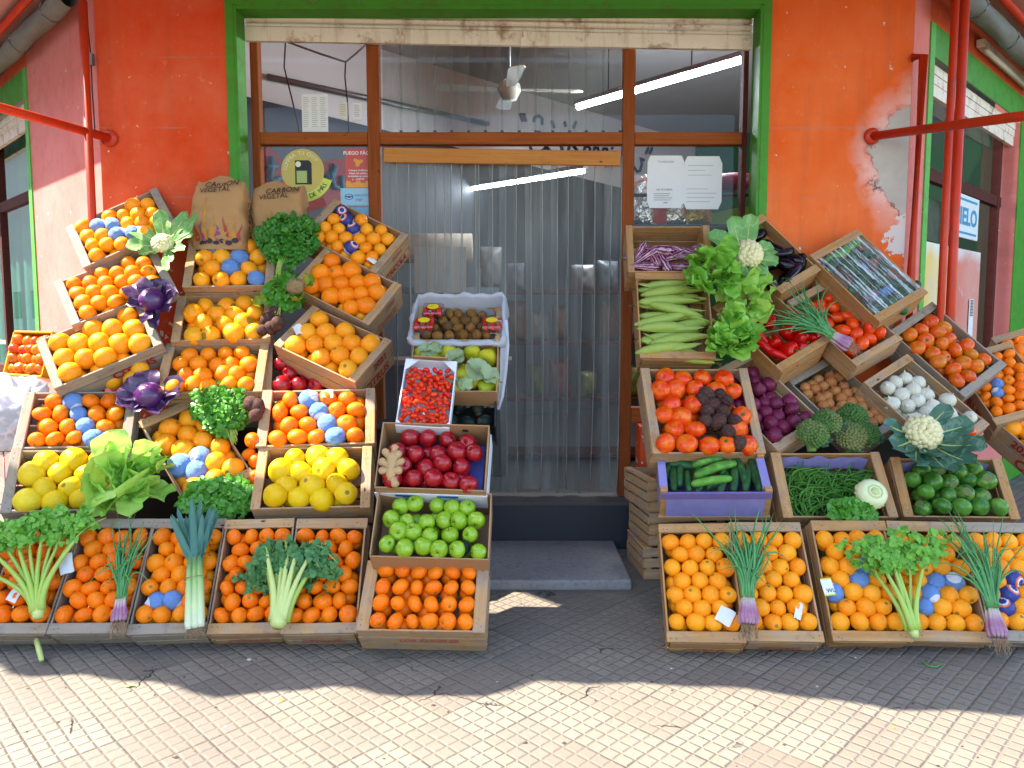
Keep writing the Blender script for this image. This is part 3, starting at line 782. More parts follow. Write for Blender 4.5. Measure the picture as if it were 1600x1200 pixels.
gcols = ['6f6a58', '4f5a60', '7a6a4c', '5e6a2a', '6a5436', '6f7270', '2f3e5c', '6c2a1a']
gm = [plain('package_%s' % c_, c_, .35, var=.2) for c_ in gcols]
def pillow_pack(wd, hg, dp, seed, m):
    rr = random.Random(seed); mb = MB(); NU, NV = 10, 14; ph = [rr.uniform(0, 6) for _ in range(4)]
    for side in (-1, 1):
        vs = []
        for j in range(NV + 1):
            for i in range(NU + 1):
                u, v = i / NU * 2 - 1, j / NV * 2 - 1
                b = (1 - abs(u) ** 2.6) * (1 - abs(v) ** 3.2)
                y = side * dp * .5 * (b ** .6) + .012 * math.sin(7 * u + ph[0]) * math.sin(6 * v + ph[1]) * b
                y += .006 * math.sin(16 * u + ph[2]) * (abs(v) ** 2)
                vs.append((u * wd / 2 * (1 - .06 * (1 - abs(v))), y, (v + 1) * hg / 2))
        fs = [(j * (NU + 1) + i, j * (NU + 1) + i + 1, (j + 1) * (NU + 1) + i + 1, (j + 1) * (NU + 1) + i) for j in range(NV) for i in range(NU)]
        if side == 1: fs = [f[::-1] for f in fs]
        mb.add(vs, fs)
    return mb.mesh('package', m)
k = 0
packs = [pillow_pack(.19, .34, .12, q_, gm[q_ % 8]) for q_ in range(8)]
for zs in (.565, 1.065, 1.515):
    for i in range(7):
        k += 1
        if rnd.random() < .22: continue
        me = packs[(k * 3 + i) % 8]; o = link('package', me, None, Matrix.Translation((.45 - .62 + i * .205 + rnd.uniform(-.03, .03), 2.02 + rnd.uniform(-.06, .1), .22 + zs)) @ Matrix.Rotation(rnd.uniform(-.5, .5), 4, 'Z') @ Matrix.Diagonal((rnd.uniform(.75, 1.15), 1, rnd.uniform(.6, 1.25), 1)))
        tag(o, 'packaged goods standing on the dark shelf behind the strips', 'package', 'packages on the shelf behind the strips')
foil = NT('foil_bag'); foil.set(Base_Color='c8c8c4', Metallic=1., Roughness=.16); foil.bump(foil.noise(foil.co(), 16., 4), .9, .03)
foilg = NT('gold_foil_bag'); foilg.set(Base_Color='9a8234', Metallic=.9, Roughness=.2); foilg.bump(foilg.noise(foilg.co(), 16., 4), .9, .03)
for i, (px, m, lbl) in enumerate(((1002, foil.mat, 'silver foil snack bag beside the door post'), (1024, plain('red_bag', 'a32a18', .3), 'red snack bag among the silver ones'), (1056, foil.mat, 'wide silver foil snack bag below the notices'), (1092, foilg.mat, 'gold edged foil snack bag below the ruled form'))):
    p = at(px, 352, .5); o = link('snack_bag', pillow_pack(.2, .36, .12, 30 + i, m), None, Matrix.Translation((p.x, .5, p.z - .02)) @ Matrix.Rotation(.2 * (i - 1.5), 4, 'Z')); tag(o, lbl, 'snack bag')
rk = empty('snack_rack', Matrix.Translation((1.2, .5, .22)), 'dark wire rack holding the snack bags', 'rack')
zr_ = at(1050, 352, .5).z - .24
mb = MB(); mb.box((0, 0, zr_), (.85, .3, .02)); mb.obj('shelf', M_dark, rk)
mb = MB()
for x in (-.42, .42): mb.tube([(x, -.14, 0), (x, -.14, zr_ + .36)], .01, 6)
mb.tube([(-.42, -.15, zr_ + .2), (.42, -.15, zr_ + .2)], .012, 6)
mb.obj('wire_frame', M_ink, rk)
# bright green board seen low in the right pane
mb = MB(); p = at(1140, 330, 1.0); mb.box((p.x, 1.0, p.z - .1), (.5, .02, .22), rot=Matrix.Rotation(R(-12), 3, 'Y')); tag(mb.obj('green_board', plain('bright_green', '2f8a2a', .5)), 'bright green board low behind the right pane', 'board')
mb = MB(); p = at(1145, 285, 1.2); mb.lathe([(0, -.06), (.12, -.05), (.15, 0), (.14, .05), (0, .055)], 20, origin=(p.x, 1.2, p.z)); tag(mb.obj('bowl', plain('magenta_plastic', '6a2546', .4, var=.4)), 'magenta bowl behind the right pane by the post', 'bowl')

# ------------------------------------------------------------------ side windows: curtain, poster, signs
mb = MB(); N = 60; vs = []
for j in range(2):
    for i in range(N + 1):
        tt = la + (lb - la) * i / N; vs.append((tt, .95 + 2.25 * j, lz + .12 + .035 * math.sin(i * 1.25)))
mb.add(vs, [(i, i + 1, N + 2 + i, N + 1 + i) for i in range(N)]); tag(mb.obj('window_curtain', plain('green_curtain', '3f8f6c', .8, var=.25, scale=3), None, ML), 'green pleated curtain behind the left side window', 'curtain')
MRo = MR
def rwall(t, h, out=0.): return MR @ Vector((t, h, out))
pst = empty('side_poster', MR @ Matrix.Translation((1.25, 1.45, -.10)), 'faded fruit poster covering the lower right side window', 'poster')
pm = NT('faded_poster'); o_ = pm.co(); nn = pm.noise(o_, 2.2, 3)
xx_ = pm.n('SeparateXYZ', {0: o_}); yy_ = pm.n('SeparateXYZ', {0: o_}, 1)
cc = pm.ramp(pm.m('ADD', xx_, pm.m('MULTIPLY', pm.m('SUBTRACT', nn, .5), .5)), [(-.75, 'd8d6d0'), (.0, 'ddb765'), (.02, 'd9776a')]) if False else pm.ramp(pm.m('ADD', pm.m('MULTIPLY', xx_, .6), pm.m('ADD', .5, pm.m('MULTIPLY', pm.m('SUBTRACT', nn, .5), .35))), [(.1, 'd6dad8'), (.22, 'dcb95e'), (.42, 'd9c8a0'), (.55, 'cf5f4c'), (.85, 'cf8a7c')])
cc = pm.mix(pm.ramp(pm.m('ADD', yy_, pm.m('MULTIPLY', nn, .3)), [(.62, '000000'), (.74, 'ffffff')]), cc, 'd5dcda')
cc = pm.mix(pm.ramp(pm.noise(o_, 6., 4, .7), [(.55, '000000'), (.75, 'ffffff')]), cc, 'c8b0c0')
pm.set(Base_Color=cc, Roughness=.5)
mb = MB(); mb.box((0, 0, 0), (1.7, 1.15, .006)); mb.obj('sheet', pm.mat, pst)
mb = MB(); mb.box((.62, -.02, .012), (.12, .42, .004)); br = mb.obj('paper_label', M_paper, pst)
mb = MB()
for k in range(16): mb.box((.62, .06 + k * .008, .016), (.08, .003 + .003 * (k % 3 == 0), .002))
mb.obj('barcode', M_ink, br)
hs = at(1510, 340, 0); tS = 1.2
sg = empty('ice_sign', MR @ Matrix.Translation((1.31, 2.24, -.02)), 'white sign with blue HIELO lettering on the right side window', 'sign')
mb = MB(); mb.box((0, 0, 0), (.68, .31, .012)); mb.obj('board', plain('white_sign', 'd8dcdc', .35, var=.03), sg)
M_cyan = plain('cyan_print', '2487b5', .4, var=.05)
text(sg, 'HIELO', .17, Matrix.Translation((0, -.005, .0075)), M_cyan, offset=.005, sx=1.25)
mb = MB(); mb.box((0, .12, .0068), (.58, .016, .002)); mb.box((0, -.12, .0068), (.58, .016, .002)); mb.obj('printed_border', M_cyan, sg)
# unlit fluorescent fitting over the right window
fx = empty('wall_lamp', MR @ Matrix.Translation((2.0, 3.43, .05)), 'unlit fluorescent fitting on the green band of the right wall', 'lamp')
mb = MB(); mb.box((0, .03, -.01), (1.5, .05, .05)); mb.obj('fitting', M_shutter, fx)
mb = MB(); mb.tube([(-.72, -.02, 0.02), (.72, -.02, .02)], .018, 10); mb.obj('tube', M_white, fx)

# ------------------------------------------------------------------ awnings, pipes
def pipe(name, pts, r, label, m=M_redpipe, cat='pole', extra=None):
    mb = MB(); mb.tube(pts, r, 14); o = mb.obj(name, m); tag(o, label, cat)
    if extra: extra(o)
    return o
pipe('awning_post', [(-2.53, -.15, 0), (-2.53, -.15, 3.6)], .024, 'red painted post at the left corner of the shop')
def flange(p):
    def f(o):
        mb = MB(); mb.lathe([(0, .0), (.05, .0), (.05, .012), (.03, .02), (.0, .02)], 16); mb.obj('flange', M_redpipe, o, Matrix.Translation(p) @ Matrix.Rotation(R(90), 4, 'X'))
    return f
pl = at(172, 216, -.01)
pipe('awning_strut', [pl, at(0, 168, -.62), at(0, 168, -.62) + (at(0, 168, -.62) - pl) * 1.0], .026, 'red awning strut fixed to the left pier, pointing out to the street', extra=flange(pl), cat='awning strut')
pr_ = at(1362, 213, -.01); p2 = at(1600, 181, -.85)
pipe('awning_strut', [pr_, p2, p2 + (p2 - pr_) * .7], .026, 'red awning strut fixed in the bare plaster patch on the right pier', extra=flange(pr_), cat='awning strut')
pipe('awning_post', [(2.572, -.22, 0), (2.572, -.22, 3.6)], .022, 'left one of the twin red posts by the right corner')
pipe('awning_post', [(2.645, -.2, 0), (2.638, -.2, 3.6)], .027, 'right one of the twin red posts by the right corner')
pt, pb_ = at(1443, 87, -.05), at(1423, 440, -.05)
pipe('down_pipe', [pt + Vector((-.05, .04, .0)), pt, pb_, (pb_.x, -.05, .0)], .026, 'short red pipe with a hooked top on the right corner edge', cat='pipe')
# junction box and wires at left corner
jb = empty('junction_box', Matrix.Translation(at(142, 93, -.03)), 'small grey junction box with wires on the left corner edge', 'junction box')
mb = MB(); mb.box((0, 0, 0), (.03, .03, .07)); mb.obj('box', M_steel, jb)
mb = MB(); mb.tube([(0, 0, .03), (-.01, 0, .2), (-.01, 0, .34)], .004, 6); mb.tube([(0, 0, -.03), (.005, -.01, -.2), (.01, -.01, -.42), (.06, -.01, -.5)], .004, 6); mb.obj('wire', M_ink, jb)
def rolled(Mw, sgn, name, label, h, off, L=7.):
    rr = random.Random(5); mb = MB(); N = 60; n = 14; vs = []
    for i in range(N + 1):
        x = .15 + L * i / N
        for k in range(n):
            g = 2 * math.pi * k / n; r = .062 * (1 + .12 * math.sin(3 * g + i * .7) + rr.uniform(-.06, .06))
            vs.append((x, h + r * math.sin(g), -sgn * (off + r * math.cos(g))))
    mb.add(vs, [(i * n + k, i * n + (k + 1) % n, (i + 1) * n + (k + 1) % n, (i + 1) * n + k) for i in range(N) for k in range(n)])
    rt_ = empty(name, Mw, label, 'awning'); mb.obj('rolled_canvas', M_canvas, rt_)
    mb = MB(); mb.tube([(.1, h + .08, -sgn * (off + .1)), (L, h + .08, -sgn * (off + .1))], .026, 12); mb.obj('rail', M_redpipe, rt_)
    mb = MB()
    for k in range(8):
        x = .5 + k * .8; mb.tube([(x, h + .07 * math.sin(a), -sgn * (off + .07 * math.cos(a))) for a in [q_ * .7 for q_ in range(10)]], .005, 5)
    mb.obj('tie', M_steel, rt_)
rolled(ML, 1, 'rolled_awning', 'grey canvas awning rolled up along the left wall', 3.46, .1)
rolled(MR, -1, 'rolled_awning', 'grey canvas awning rolled up along the right wall', 3.46, .2)
# unseen awning added for shade: canvas on pipes, wavy edge shaped from its shadow
aw = empty('unseen_awning', Matrix.Translation((0, -1.1, 3.56)), 'unseen grey canvas awning added to shade the pavement', 'awning')
edge_px = [(0, 1040), (20, 1056), (130, 1056), (250, 1068), (350, 1092), (440, 1080), (530, 1072), (600, 1086), (740, 1090), (800, 1078), (830, 1066), (960, 1068), (1100, 1072), (1200, 1080), (1300, 1095), (1400, 1108), (1600, 1118)]
sh_ = 3.4 / math.tan(SUN_EL)
ex = [(g_.x - sh_, g_.y) for g_ in (onground(*p) for p in edge_px)]
ex = [(-7.2, -1.6)] + ex + [(5.5, -2.05)]
mb = MB(); vs = []; N = 120
for i in range(N + 1):
    x = ex[0][0] + (ex[-1][0] - ex[0][0]) * i / N
    for (xa, ya), (xb, yb) in zip(ex, ex[1:]):
        if xa <= x <= xb: y = ya + (yb - ya) * (x - xa) / (xb - xa); break
    y += .012 * math.sin(i * 1.7)
    for j in range(5):
        v = j / 4; yy = -1.06 + (y + 1.06) * v
        vs.append((x, yy + 1.1, -.015 - .15 * v - .02 * math.sin(v * 3.14)))
mb.add(vs, [(i * 5 + j, i * 5 + j + 1, i * 5 + 6 + j, i * 5 + 5 + j) for i in range(N) for j in range(4)])
o = mb.obj('canvas', M_canvas, aw); sd_ = o.modifiers.new('t', 'SOLIDIFY'); sd_.thickness = .003
mb = MB()
mb.tube([(-7.1, -.3, -.125), (5.4, -.3, -.125)], .022, 10)
for x in (-5.5, -2.4, 0, 2.3, 4.5): mb.tube([(x, .02, -.035), (x, -.52, -.19)], .02, 8)
mb.obj('pipe_frame', M_redpipe, aw)

# unseen house added across the side street to darken the left window's reflection
hm = ML @ Matrix.Translation((42, 0, -10))
hs_ = empty('unseen_house', hm, 'unseen long pale house added across the side street to darken the left window', 'house')
M_hw = plain('pale_house_wall', '8f8a80', .8, var=.15, scale=2)
mb = MB(); mb.box((0, 5.5, -3), (90, 11, 6)); mb.obj('wall', M_hw, hs_)
mb = MB(); mb.box((0, 11.1, -3), (90.6, .2, 6.6)); mb.obj('roof', M_soffit, hs_)
for x_ in (-38, -33, -22, -17, -9, -5, 3, 7, 15, 22, 30):
    mb = MB(); mb.box((x_, 2.2, .02), (1.5, 1.6, .06)); wq = mb.obj('window', M_wood_dark, hs_); mb = MB(); mb.box((x_, 2.2, .053), (1.3, 1.4, .01)); mb.obj('pane', M_dark, wq)
mb = MB(); mb.box((-1, 1.2, .02), (1.1, 2.4, .06)); mb.obj('door', M_green, hs_)

# crumbs, dust and bits of leaf lying about
mb = MB(); r3 = random.Random(77); LM = [plain('earth_crumb', '3a2f26', .9, var=.3), plain('dry_leaf_bit', '7a6a34', .8, var=.3), plain('pale_paper_bit', 'b8b2a6', .8, var=.1)]
for i in range(240):
    x_, y_ = r3.uniform(-2.6, 2.8), -1.35 - 1.3 * r3.random() ** 1.6; s_ = r3.uniform(.003, .009) * (1.6 if r3.random() < .1 else 1); g = r3.uniform(0, 6.3)
    v_ = [(x_ + s_ * math.cos(g + q_ * 1.26) * r3.uniform(.5, 1.2), y_ + s_ * math.sin(g + q_ * 1.26) * r3.uniform(.4, 1.), .001) for q_ in range(5)]
    mb.add(v_ + [(x_, y_, .001 + s_ * .5)], [(q_, (q_ + 1) % 5, 5) for q_ in range(5)], 0 if r3.random() < .65 else r3.choice((1, 1, 2)))
tag(mb.obj('pavement_litter', LM), 'crumbs of earth and leaf bits scattered over the pavement', 'litter', kind='stuff')
# ------------------------------------------------------------------ crates: centre, yaw, tilt, roll, width, height of each opening
POSES = {
'L1':(-2.325,-0.221,2.038,-3.2,35.9,34.0,0.571,0.374),
'L2':(-2.277,-0.421,1.689,2.7,39.8,31.3,0.576,0.371),
'L3':(-2.266,-0.631,1.363,2.8,39.3,30.8,0.580,0.368),
'L4':(-2.300,-0.817,0.964,15.2,37.7,-1.2,0.551,0.340),
'L5':(-2.233,-1.018,0.682,22.7,38.3,-3.8,0.572,0.345),
'L6':(-1.680,-0.218,1.829,7.9,37.7,1.7,0.512,0.373),
'L7':(-1.673,-0.378,1.501,9.6,43.0,1.4,0.542,0.352),
'L8':(-1.664,-0.579,1.221,7.1,43.3,0.4,0.566,0.350),
'L9':(-1.678,-0.821,0.809,11.1,41.1,30.4,0.348,0.617),
'L10':(-1.027,-0.820,0.976,7.1,41.3,0.8,0.596,0.352),
'L11':(-1.001,-1.039,0.700,5.9,39.9,0.1,0.577,0.347),
'L12':(-1.174,-0.417,1.216,18.2,40.7,-3.1,0.502,0.362),
'L13':(-0.966,-0.078,2.000,3.8,34.7,-31.4,0.557,0.348),
'L14':(-0.978,-0.288,1.688,4.3,36.1,-31.1,0.552,0.339),
'L15':(-1.008,-0.528,1.357,1.2,43.3,-29.5,0.559,0.346),
'M1':(-0.290,-0.659,1.470,-2.6,46.7,0.1,0.466,0.266),
'M2':(-0.302,-0.850,1.242,-1.6,37.5,-0.3,0.456,0.308),
'M3':(-0.426,-1.019,1.121,1.8,38.3,-4.3,0.265,0.399),
'M4':(-0.228,-0.860,1.002,-0.4,37.2,0.1,0.286,0.206),
'M5':(-0.376,-1.220,0.826,-1.1,39.5,-1.9,0.521,0.332),
'M6':(-0.367,-1.380,0.539,0.8,43.4,-2.1,0.536,0.322),
'M7':(-0.394,-1.498,0.256,-2.2,48.6,-0.1,0.566,0.340),
'B4':(-0.871,-1.357,0.308,2.7,40.8,-0.2,0.338,0.562),
'B3':(-1.210,-1.356,0.306,4.5,39.0,0.0,0.325,0.556),
'B2':(-1.554,-1.357,0.307,6.1,40.5,-0.7,0.339,0.562),
'B1':(-1.903,-1.367,0.311,2.3,40.0,0.1,0.343,0.558),
'B0':(-2.258,-1.368,0.311,1.2,40.9,0.1,0.348,0.561),
'R1':(0.924,-0.280,1.902,-2.4,30.6,-0.5,0.495,0.328),
'R2':(0.923,-0.480,1.515,-1.7,28.7,-0.4,0.413,0.555),
'R3':(1.011,-0.782,1.010,1.9,39.5,-0.2,0.592,0.534),
'R4':(1.380,-0.660,1.052,3.0,43.6,30.7,0.356,0.588),
'R5':(1.477,-0.440,1.462,-2.2,39.3,34.7,0.365,0.561),
'R6':(1.932,-0.360,1.484,-1.0,40.7,31.7,0.362,0.566),
'R7':(1.554,-0.200,1.884,2.1,33.9,33.3,0.318,0.510),
'R8':(2.090,-0.301,1.755,-1.3,34.7,32.6,0.379,0.572),
'R9':(2.549,-0.359,1.320,-0.2,34.9,34.8,0.369,0.551),
'R10':(1.897,-0.499,1.030,1.0,42.9,31.3,0.357,0.561),
'R11':(2.282,-0.640,1.029,0.4,40.4,32.7,0.362,0.573),
'R12':(1.020,-0.999,0.709,-9.9,56.8,3.3,0.542,0.282),
'R13':(1.634,-1.000,0.652,-0.9,38.4,0.1,0.567,0.362),
'R14':(2.274,-0.957,0.627,-5.6,37.2,0.8,0.561,0.334),
'R15':(0.863,-1.418,0.298,-6.9,41.4,2.2,0.336,0.573),
'R16':(1.205,-1.417,0.302,-4.2,39.7,1.0,0.331,0.569),
'R17':(1.599,-1.408,0.300,-1.6,35.4,0.1,0.347,0.563),
'R18':(1.964,-1.398,0.294,-4.2,35.3,-0.1,0.343,0.562),
'R19':(2.317,-1.397,0.291,0.1,34.4,-1.3,0.337,0.554),
}
def axes(yaw, e, roll):
    n = Vector((math.sin(yaw) * math.cos(e), -math.cos(yaw) * math.cos(e), math.sin(e)))
    r = Vector((math.cos(yaw), math.sin(yaw), 0)); u = n.cross(r)
    a = math.cos(roll) * r + math.sin(roll) * u
    return a, n.cross(a), n
class Crate: pass
CR = {}
for k_, (cx, cy, cz, yw, e_, ro, w_, h_) in POSES.items():
    c = Crate(); c.k = k_; c.c = Vector((cx, cy, cz)); a, b, n = axes(R(yw), R(e_), R(ro))
    c.n = n; c.a, c.b, c.wd, c.hg = a, b, w_, h_
    if w_ >= h_: X, Y, c.L, c.W = a, b, w_, h_
    else: X, Y, c.L, c.W = b, -a, h_, w_
    c.M = Matrix((X, Y, n)).transposed().to_4x4(); c.M.translation = c.c
    c.u = Vector((0, 0, 1)) - n * n.z; c.u.normalize(); c.r = c.u.cross(n)
    c.Mi = c.M.inverted()
    CR[k_] = c
def onsurf(px, py, prefer=None):
    best = None
    for c in CR.values():
        if prefer and c.k not in prefer: continue
        p = onplane(px, py, c.c, c.n); q = c.Mi @ p
        out = max(abs(q.x) - c.L / 2, abs(q.y) - c.W / 2, 0)
        d = (p - CAM).length
        key = (0, d) if out < .015 else (1, out)
        if best is None or key < best[0]: best = (key, p, c)
    return best[1], best[2]
def local(c, px, py):
    return c.Mi @ onplane(px, py, c.c, c.n)

M_cw = wood('crate_wood', '96704a', 'b88e60', 'cca678', 'X', .55, .35)
M_cwy = wood('crate_wood_across', '96704a', 'b88e60', 'cca678', 'Y', .55, .35)
M_cg = wood('grey_crate_wood', '80705e', '9e8c76', 'b4a28a', 'X', .8, .4)
M_cgy = wood('grey_crate_wood_across', '80705e', '9e8c76', 'b4a28a', 'Y', .8, .4)
M_cn = wood('new_crate_wood', '986a3c', 'b4854f', 'c89c66', 'X', .25, .3)
M_cny = wood('new_crate_wood_across', '986a3c', 'b4854f', 'c89c66', 'Y', .25, .3)
WOODS = {'w': (M_cw, M_cwy), 'g': (M_cg, M_cgy), 'n': (M_cn, M_cny)}
M_stencil = plain('red_stencil', '961e18', .7, var=.3, scale=60)
M_fstencil = plain('faded_red_stencil', 'a0604a', .7, var=.3, scale=60)
M_bstencil = plain('black_stencil', '2b241f', .7, var=.3, scale=60)

M_nail = plain('nail_head', '2a2420', .6, .4, var=.2)
V_ = lambda x, y: (x, y)
def make_crate(c, label, wd='w', D=.2, cleat=.05, open_back=False, slats=2, name='wooden_crate', group='wooden fruit crates', cat='crate'):
    mx, my = WOODS[wd]; L, W = c.L, c.W
    rr = random.Random(hash_(c.k))
    root = empty(name, c.M, label, cat, group)
    for s in (-1, 1):
        mb = MB(); mb.box((s * (L / 2 - cleat / 2), rr.uniform(-.004, .004), -.008), (cleat * rr.uniform(.92, 1.05), W + .006, .016), rot=Matrix.Rotation(rr.uniform(-.012, .012), 3, 'Z'))
        cx_ = s * (L / 2 - cleat / 2)
        for yy_ in (-.44, -.37, .37, .44):
            q_ = V_(cx_ + rr.uniform(-.012, .012), yy_ * W + rr.uniform(-.006, .006)); mb.add([(q_[0] + .0028 * math.cos(g_ * 1.05), q_[1] + .0028 * math.sin(g_ * 1.05), .0006) for g_ in range(6)], [tuple(range(6))], 1, False)
        bevelled(mb.obj('end_cleat', [my, M_nail], root), .0025)
    hs = (D - .02) / slats
    for s in (-1, 1):
        mb = MB()
        for k in range(slats):
            zc = -.018 - hs * (k + .5)
            mb.box((s * (L / 2 - .007 + rr.uniform(-.002, .002)), 0, zc), (.013, W - .024, hs - .012), rot=Matrix.Rotation(rr.uniform(-.01, .01), 3, 'X'))
        mb.obj('end_panel', my, root)
        mb = MB()
        for k in range(slats):
            zc = -.001 - (D - .004) * (k + .5) / slats
            mb.box((rr.uniform(-.003, .003), s * (W / 2 - .0045 + rr.uniform(-.0015, .0015)), zc), (L - .004, .008, (D - .004) / slats - .011), rot=Matrix.Rotation(rr.uniform(-.006, .006), 3, 'Y'))
        mb.obj('side_panel', mx, root)
    for sx in (-1, 1):
        for sy in (-1, 1):
            mb = MB(); x, y = sx * (L / 2 - .016), sy * (W / 2 - .012)
            t_ = .034
            o = [(x, y), (x - sx * t_, y), (x, y - sy * t_)]
            if sx * sy < 0: o = o[::-1]
            mb.add([(p[0], p[1], -D + .01) for p in o] + [(p[0], p[1], -.0165) for p in o], [(2, 1, 0), (3, 4, 5), (0, 1, 4, 3), (1, 2, 5, 4), (2, 0, 3, 5)], 0, False)
            mb.obj('corner_post', mx, root)
    mb = MB(); nb = 5
    for k in range(nb): mb.box((0, -W / 2 + W * (k + .5) / nb, -D + .003), (L - .01, W / nb - .01, .006))
    mb.obj('base', mx, root)
    c.root = root; c.D = D
    return root
def hash_(s): return sum((i + 3) * ord(ch) * 7 for i, ch in enumerate(s)) % 99991
def stencil(c, s, side, size, m=None, z=-.1, off=0., sx=1., flip=False):
    """lettering on one of the crate's outer sides: 'x+', 'x-', 'y+', 'y-' in the crate's own axes"""
    ax, sg = side[0], 1 if side[1] == '+' else -1
    if ax == 'x':
        o = (sg * (c.L / 2 + .0018), off, z); X = (0, sg, 0)
    else:
        o = (off, sg * (c.W / 2 + .0022), z); X = (-sg, 0, 0)
    Y = (0, 0, 1)
    if flip: X = tuple(-v for v in X); Y = (0, 0, -1)
    text(c.root, s, size, basis(o, X, Y), m or M_stencil, name='stencil_lettering', sx=sx, offset=.0022)

# ------------------------------------------------------------------ fruit and vegetables: one mesh (or more) of each kind, unit size
def lumpy(me, amp, sc, seed=0):
    for v in me.vertices:
        n = noise.noise(v.co * sc + Vector((seed * 7.3, seed * 3.1, seed)))
        v.co *= 1 + amp * n
    return me
def ball(prof_n=16, n=22, dimple=.05, flat=1., bot=.02, power=1., mats=(), cap=None, shape=None):
    mb = MB(); pr = []
    for i in range(prof_n + 1):
        g = math.pi * i / prof_n
        r, z = math.sin(g) * .5, math.cos(g) * .5 * flat
        q_ = math.exp(-(r / .13) ** 2)
        z += -dimple * q_ if z > 0 else bot * q_
        if shape: r, z = shape(r, z, i / prof_n)
        pr.append((r, z))
    mb.lathe(pr, n, (lambda f: 1 if cap and f < 1.02 / prof_n * (.6 if cap < .06 else 1) else 0) if cap else 0)
    return mb
def variants(name, fn, mats, k=4, amp=.075, sc=2.0):
    return [lumpy(fn(i).mesh(name, mats), amp, sc, i + 1) for i in range(k)]
M_orange = fruit('orange_peel', ['f28c0c', 'f59a14', 'f0840a', 'f3a01c'], .42, .35, 210, patch='f2a62e', coat=.15)
M_oranged = fruit('deep_orange_peel', ['f07a08', 'f2860c', 'ea6e06'], .42, .35, 210, patch='f0921c', coat=.15)
M_mand = fruit('mandarin_peel', ['ee6a06', 'f2780a', 'e86004', 'f0800c'], .38, .4, 200, patch='f28a18', coat=.2)
M_grape = fruit('grapefruit_peel', ['dcb40a', 'e3c01c', 'd8a808', 'e6c82e'], .42, .25, 200, patch='dcae12', coat=.15)
M_pale = fruit('pale_orange_peel', ['f0920a', 'eea014', 'e98a06', 'f0a61e'], .42, .35, 200, patch='e8ae30', coat=.15)
M_calyx = plain('dry_calyx', '8a6f22', .8, var=.3, scale=60)
M_stem = plain('brown_stem', '4a3420', .8, var=.2)
M_gstem = plain('green_stem', '3f6a22', .6, var=.3, scale=60)
KIND = {}
def kind(key, name, cat, meshes, parts=()): KIND[key] = (name, cat, meshes, parts)
kind('orange', 'orange', 'orange', variants('orange', lambda i: ball(cap=.05, dimple=.03), [M_orange, M_calyx]))
kind('orange2', 'orange', 'orange', variants('deep_orange', lambda i: ball(cap=.05, dimple=.03), [M_oranged, M_calyx]))
kind('pale', 'orange', 'orange', variants('pale_orange', lambda i: ball(cap=.07, dimple=.03, flat=.95), [M_pale, M_calyx]))
kind('mandarin', 'mandarin', 'mandarin', variants('mandarin', lambda i: ball(cap=.05, dimple=.06, flat=.84, bot=.05), [M_mand, M_calyx], amp=.06))
kind('grapefruit', 'grapefruit', 'grapefruit', variants('grapefruit', lambda i: ball(cap=.05, dimple=.03, flat=.95), [M_grape, M_calyx]))
# oranges wrapped in thin paper
wp = NT('blue_tissue_paper'); wn_ = wp.noise(wp.co(), 9., 5); wp.set(Base_Color=wp.mix(wn_, '5a84c4', '7aa2d8'), Roughness=.55); wp.bump(wp.noise(wp.co(), 14., 6, .7, dist=1.2), .6, .03)
M_wpw = plain('white_tissue_paper', 'c9c6cc', .7, var=.08)
M_navy = plain('navy_print', '22307a', .5, var=.15, scale=30); M_oprint = plain('orange_print', 'd9682a', .5, var=.1)
def crumple(i, mode=0):
    rr = random.Random(i + 50); mb = MB(); NP, N = 18, 30; vs = []
    for a in range(NP + 1):
        g = math.pi * a / NP
        for k in range(N):
            f = 2 * math.pi * k / N
            pl_ = .035 * math.sin(9 * f + i) * (math.cos(g) ** 2 * .8 + .1) * (1 if math.cos(g) < 0 else .5)
            r = .5 * (1.02 + pl_ + .035 * abs(noise.noise(Vector((g * 3, f * 4, i * 5)))) - .06 * abs(noise.noise(Vector((math.sin(g) * math.cos(f), math.sin(g) * math.sin(f), math.cos(g))) * 6 + Vector((0, i * 2, 0)))) + .06 * noise.noise(Vector((math.sin(g) * math.cos(f), math.sin(g) * math.sin(f), math.cos(g))) * 3.5 + Vector((i * 3, 0, 0))))
            z = math.cos(g) * r
            if g > 2.7: z -= .10 * (g - 2.7) / .44
            vs.append((math.sin(g) * math.cos(f) * r, math.sin(g) * math.sin(f) * r, z))
    for a in range(NP):
        g = math.pi * (a + .5) / NP
        if mode == 0: mi = 1 if g > 2.45 else 0
        else: mi = 2 if g < .3 else (3 if g < .75 else (2 if g < 1.75 else 1))
        if mode and .38 < g < .5: mi = 1
        mb.add(vs[a * N:(a + 2) * N], [(k, (k + 1) % N, N + (k + 1) % N, N + k)[::-1] for k in range(N)], mi)
    return mb.mesh('wrapped_orange', [wp.mat, M_wpw, M_navy, M_oprint])
kind('blue', 'wrapped_orange', 'wrapped orange', [crumple(i) for i in range(3)])
kind('printed', 'wrapped_orange', 'wrapped orange', [crumple(i, 1) for i in range(3)])
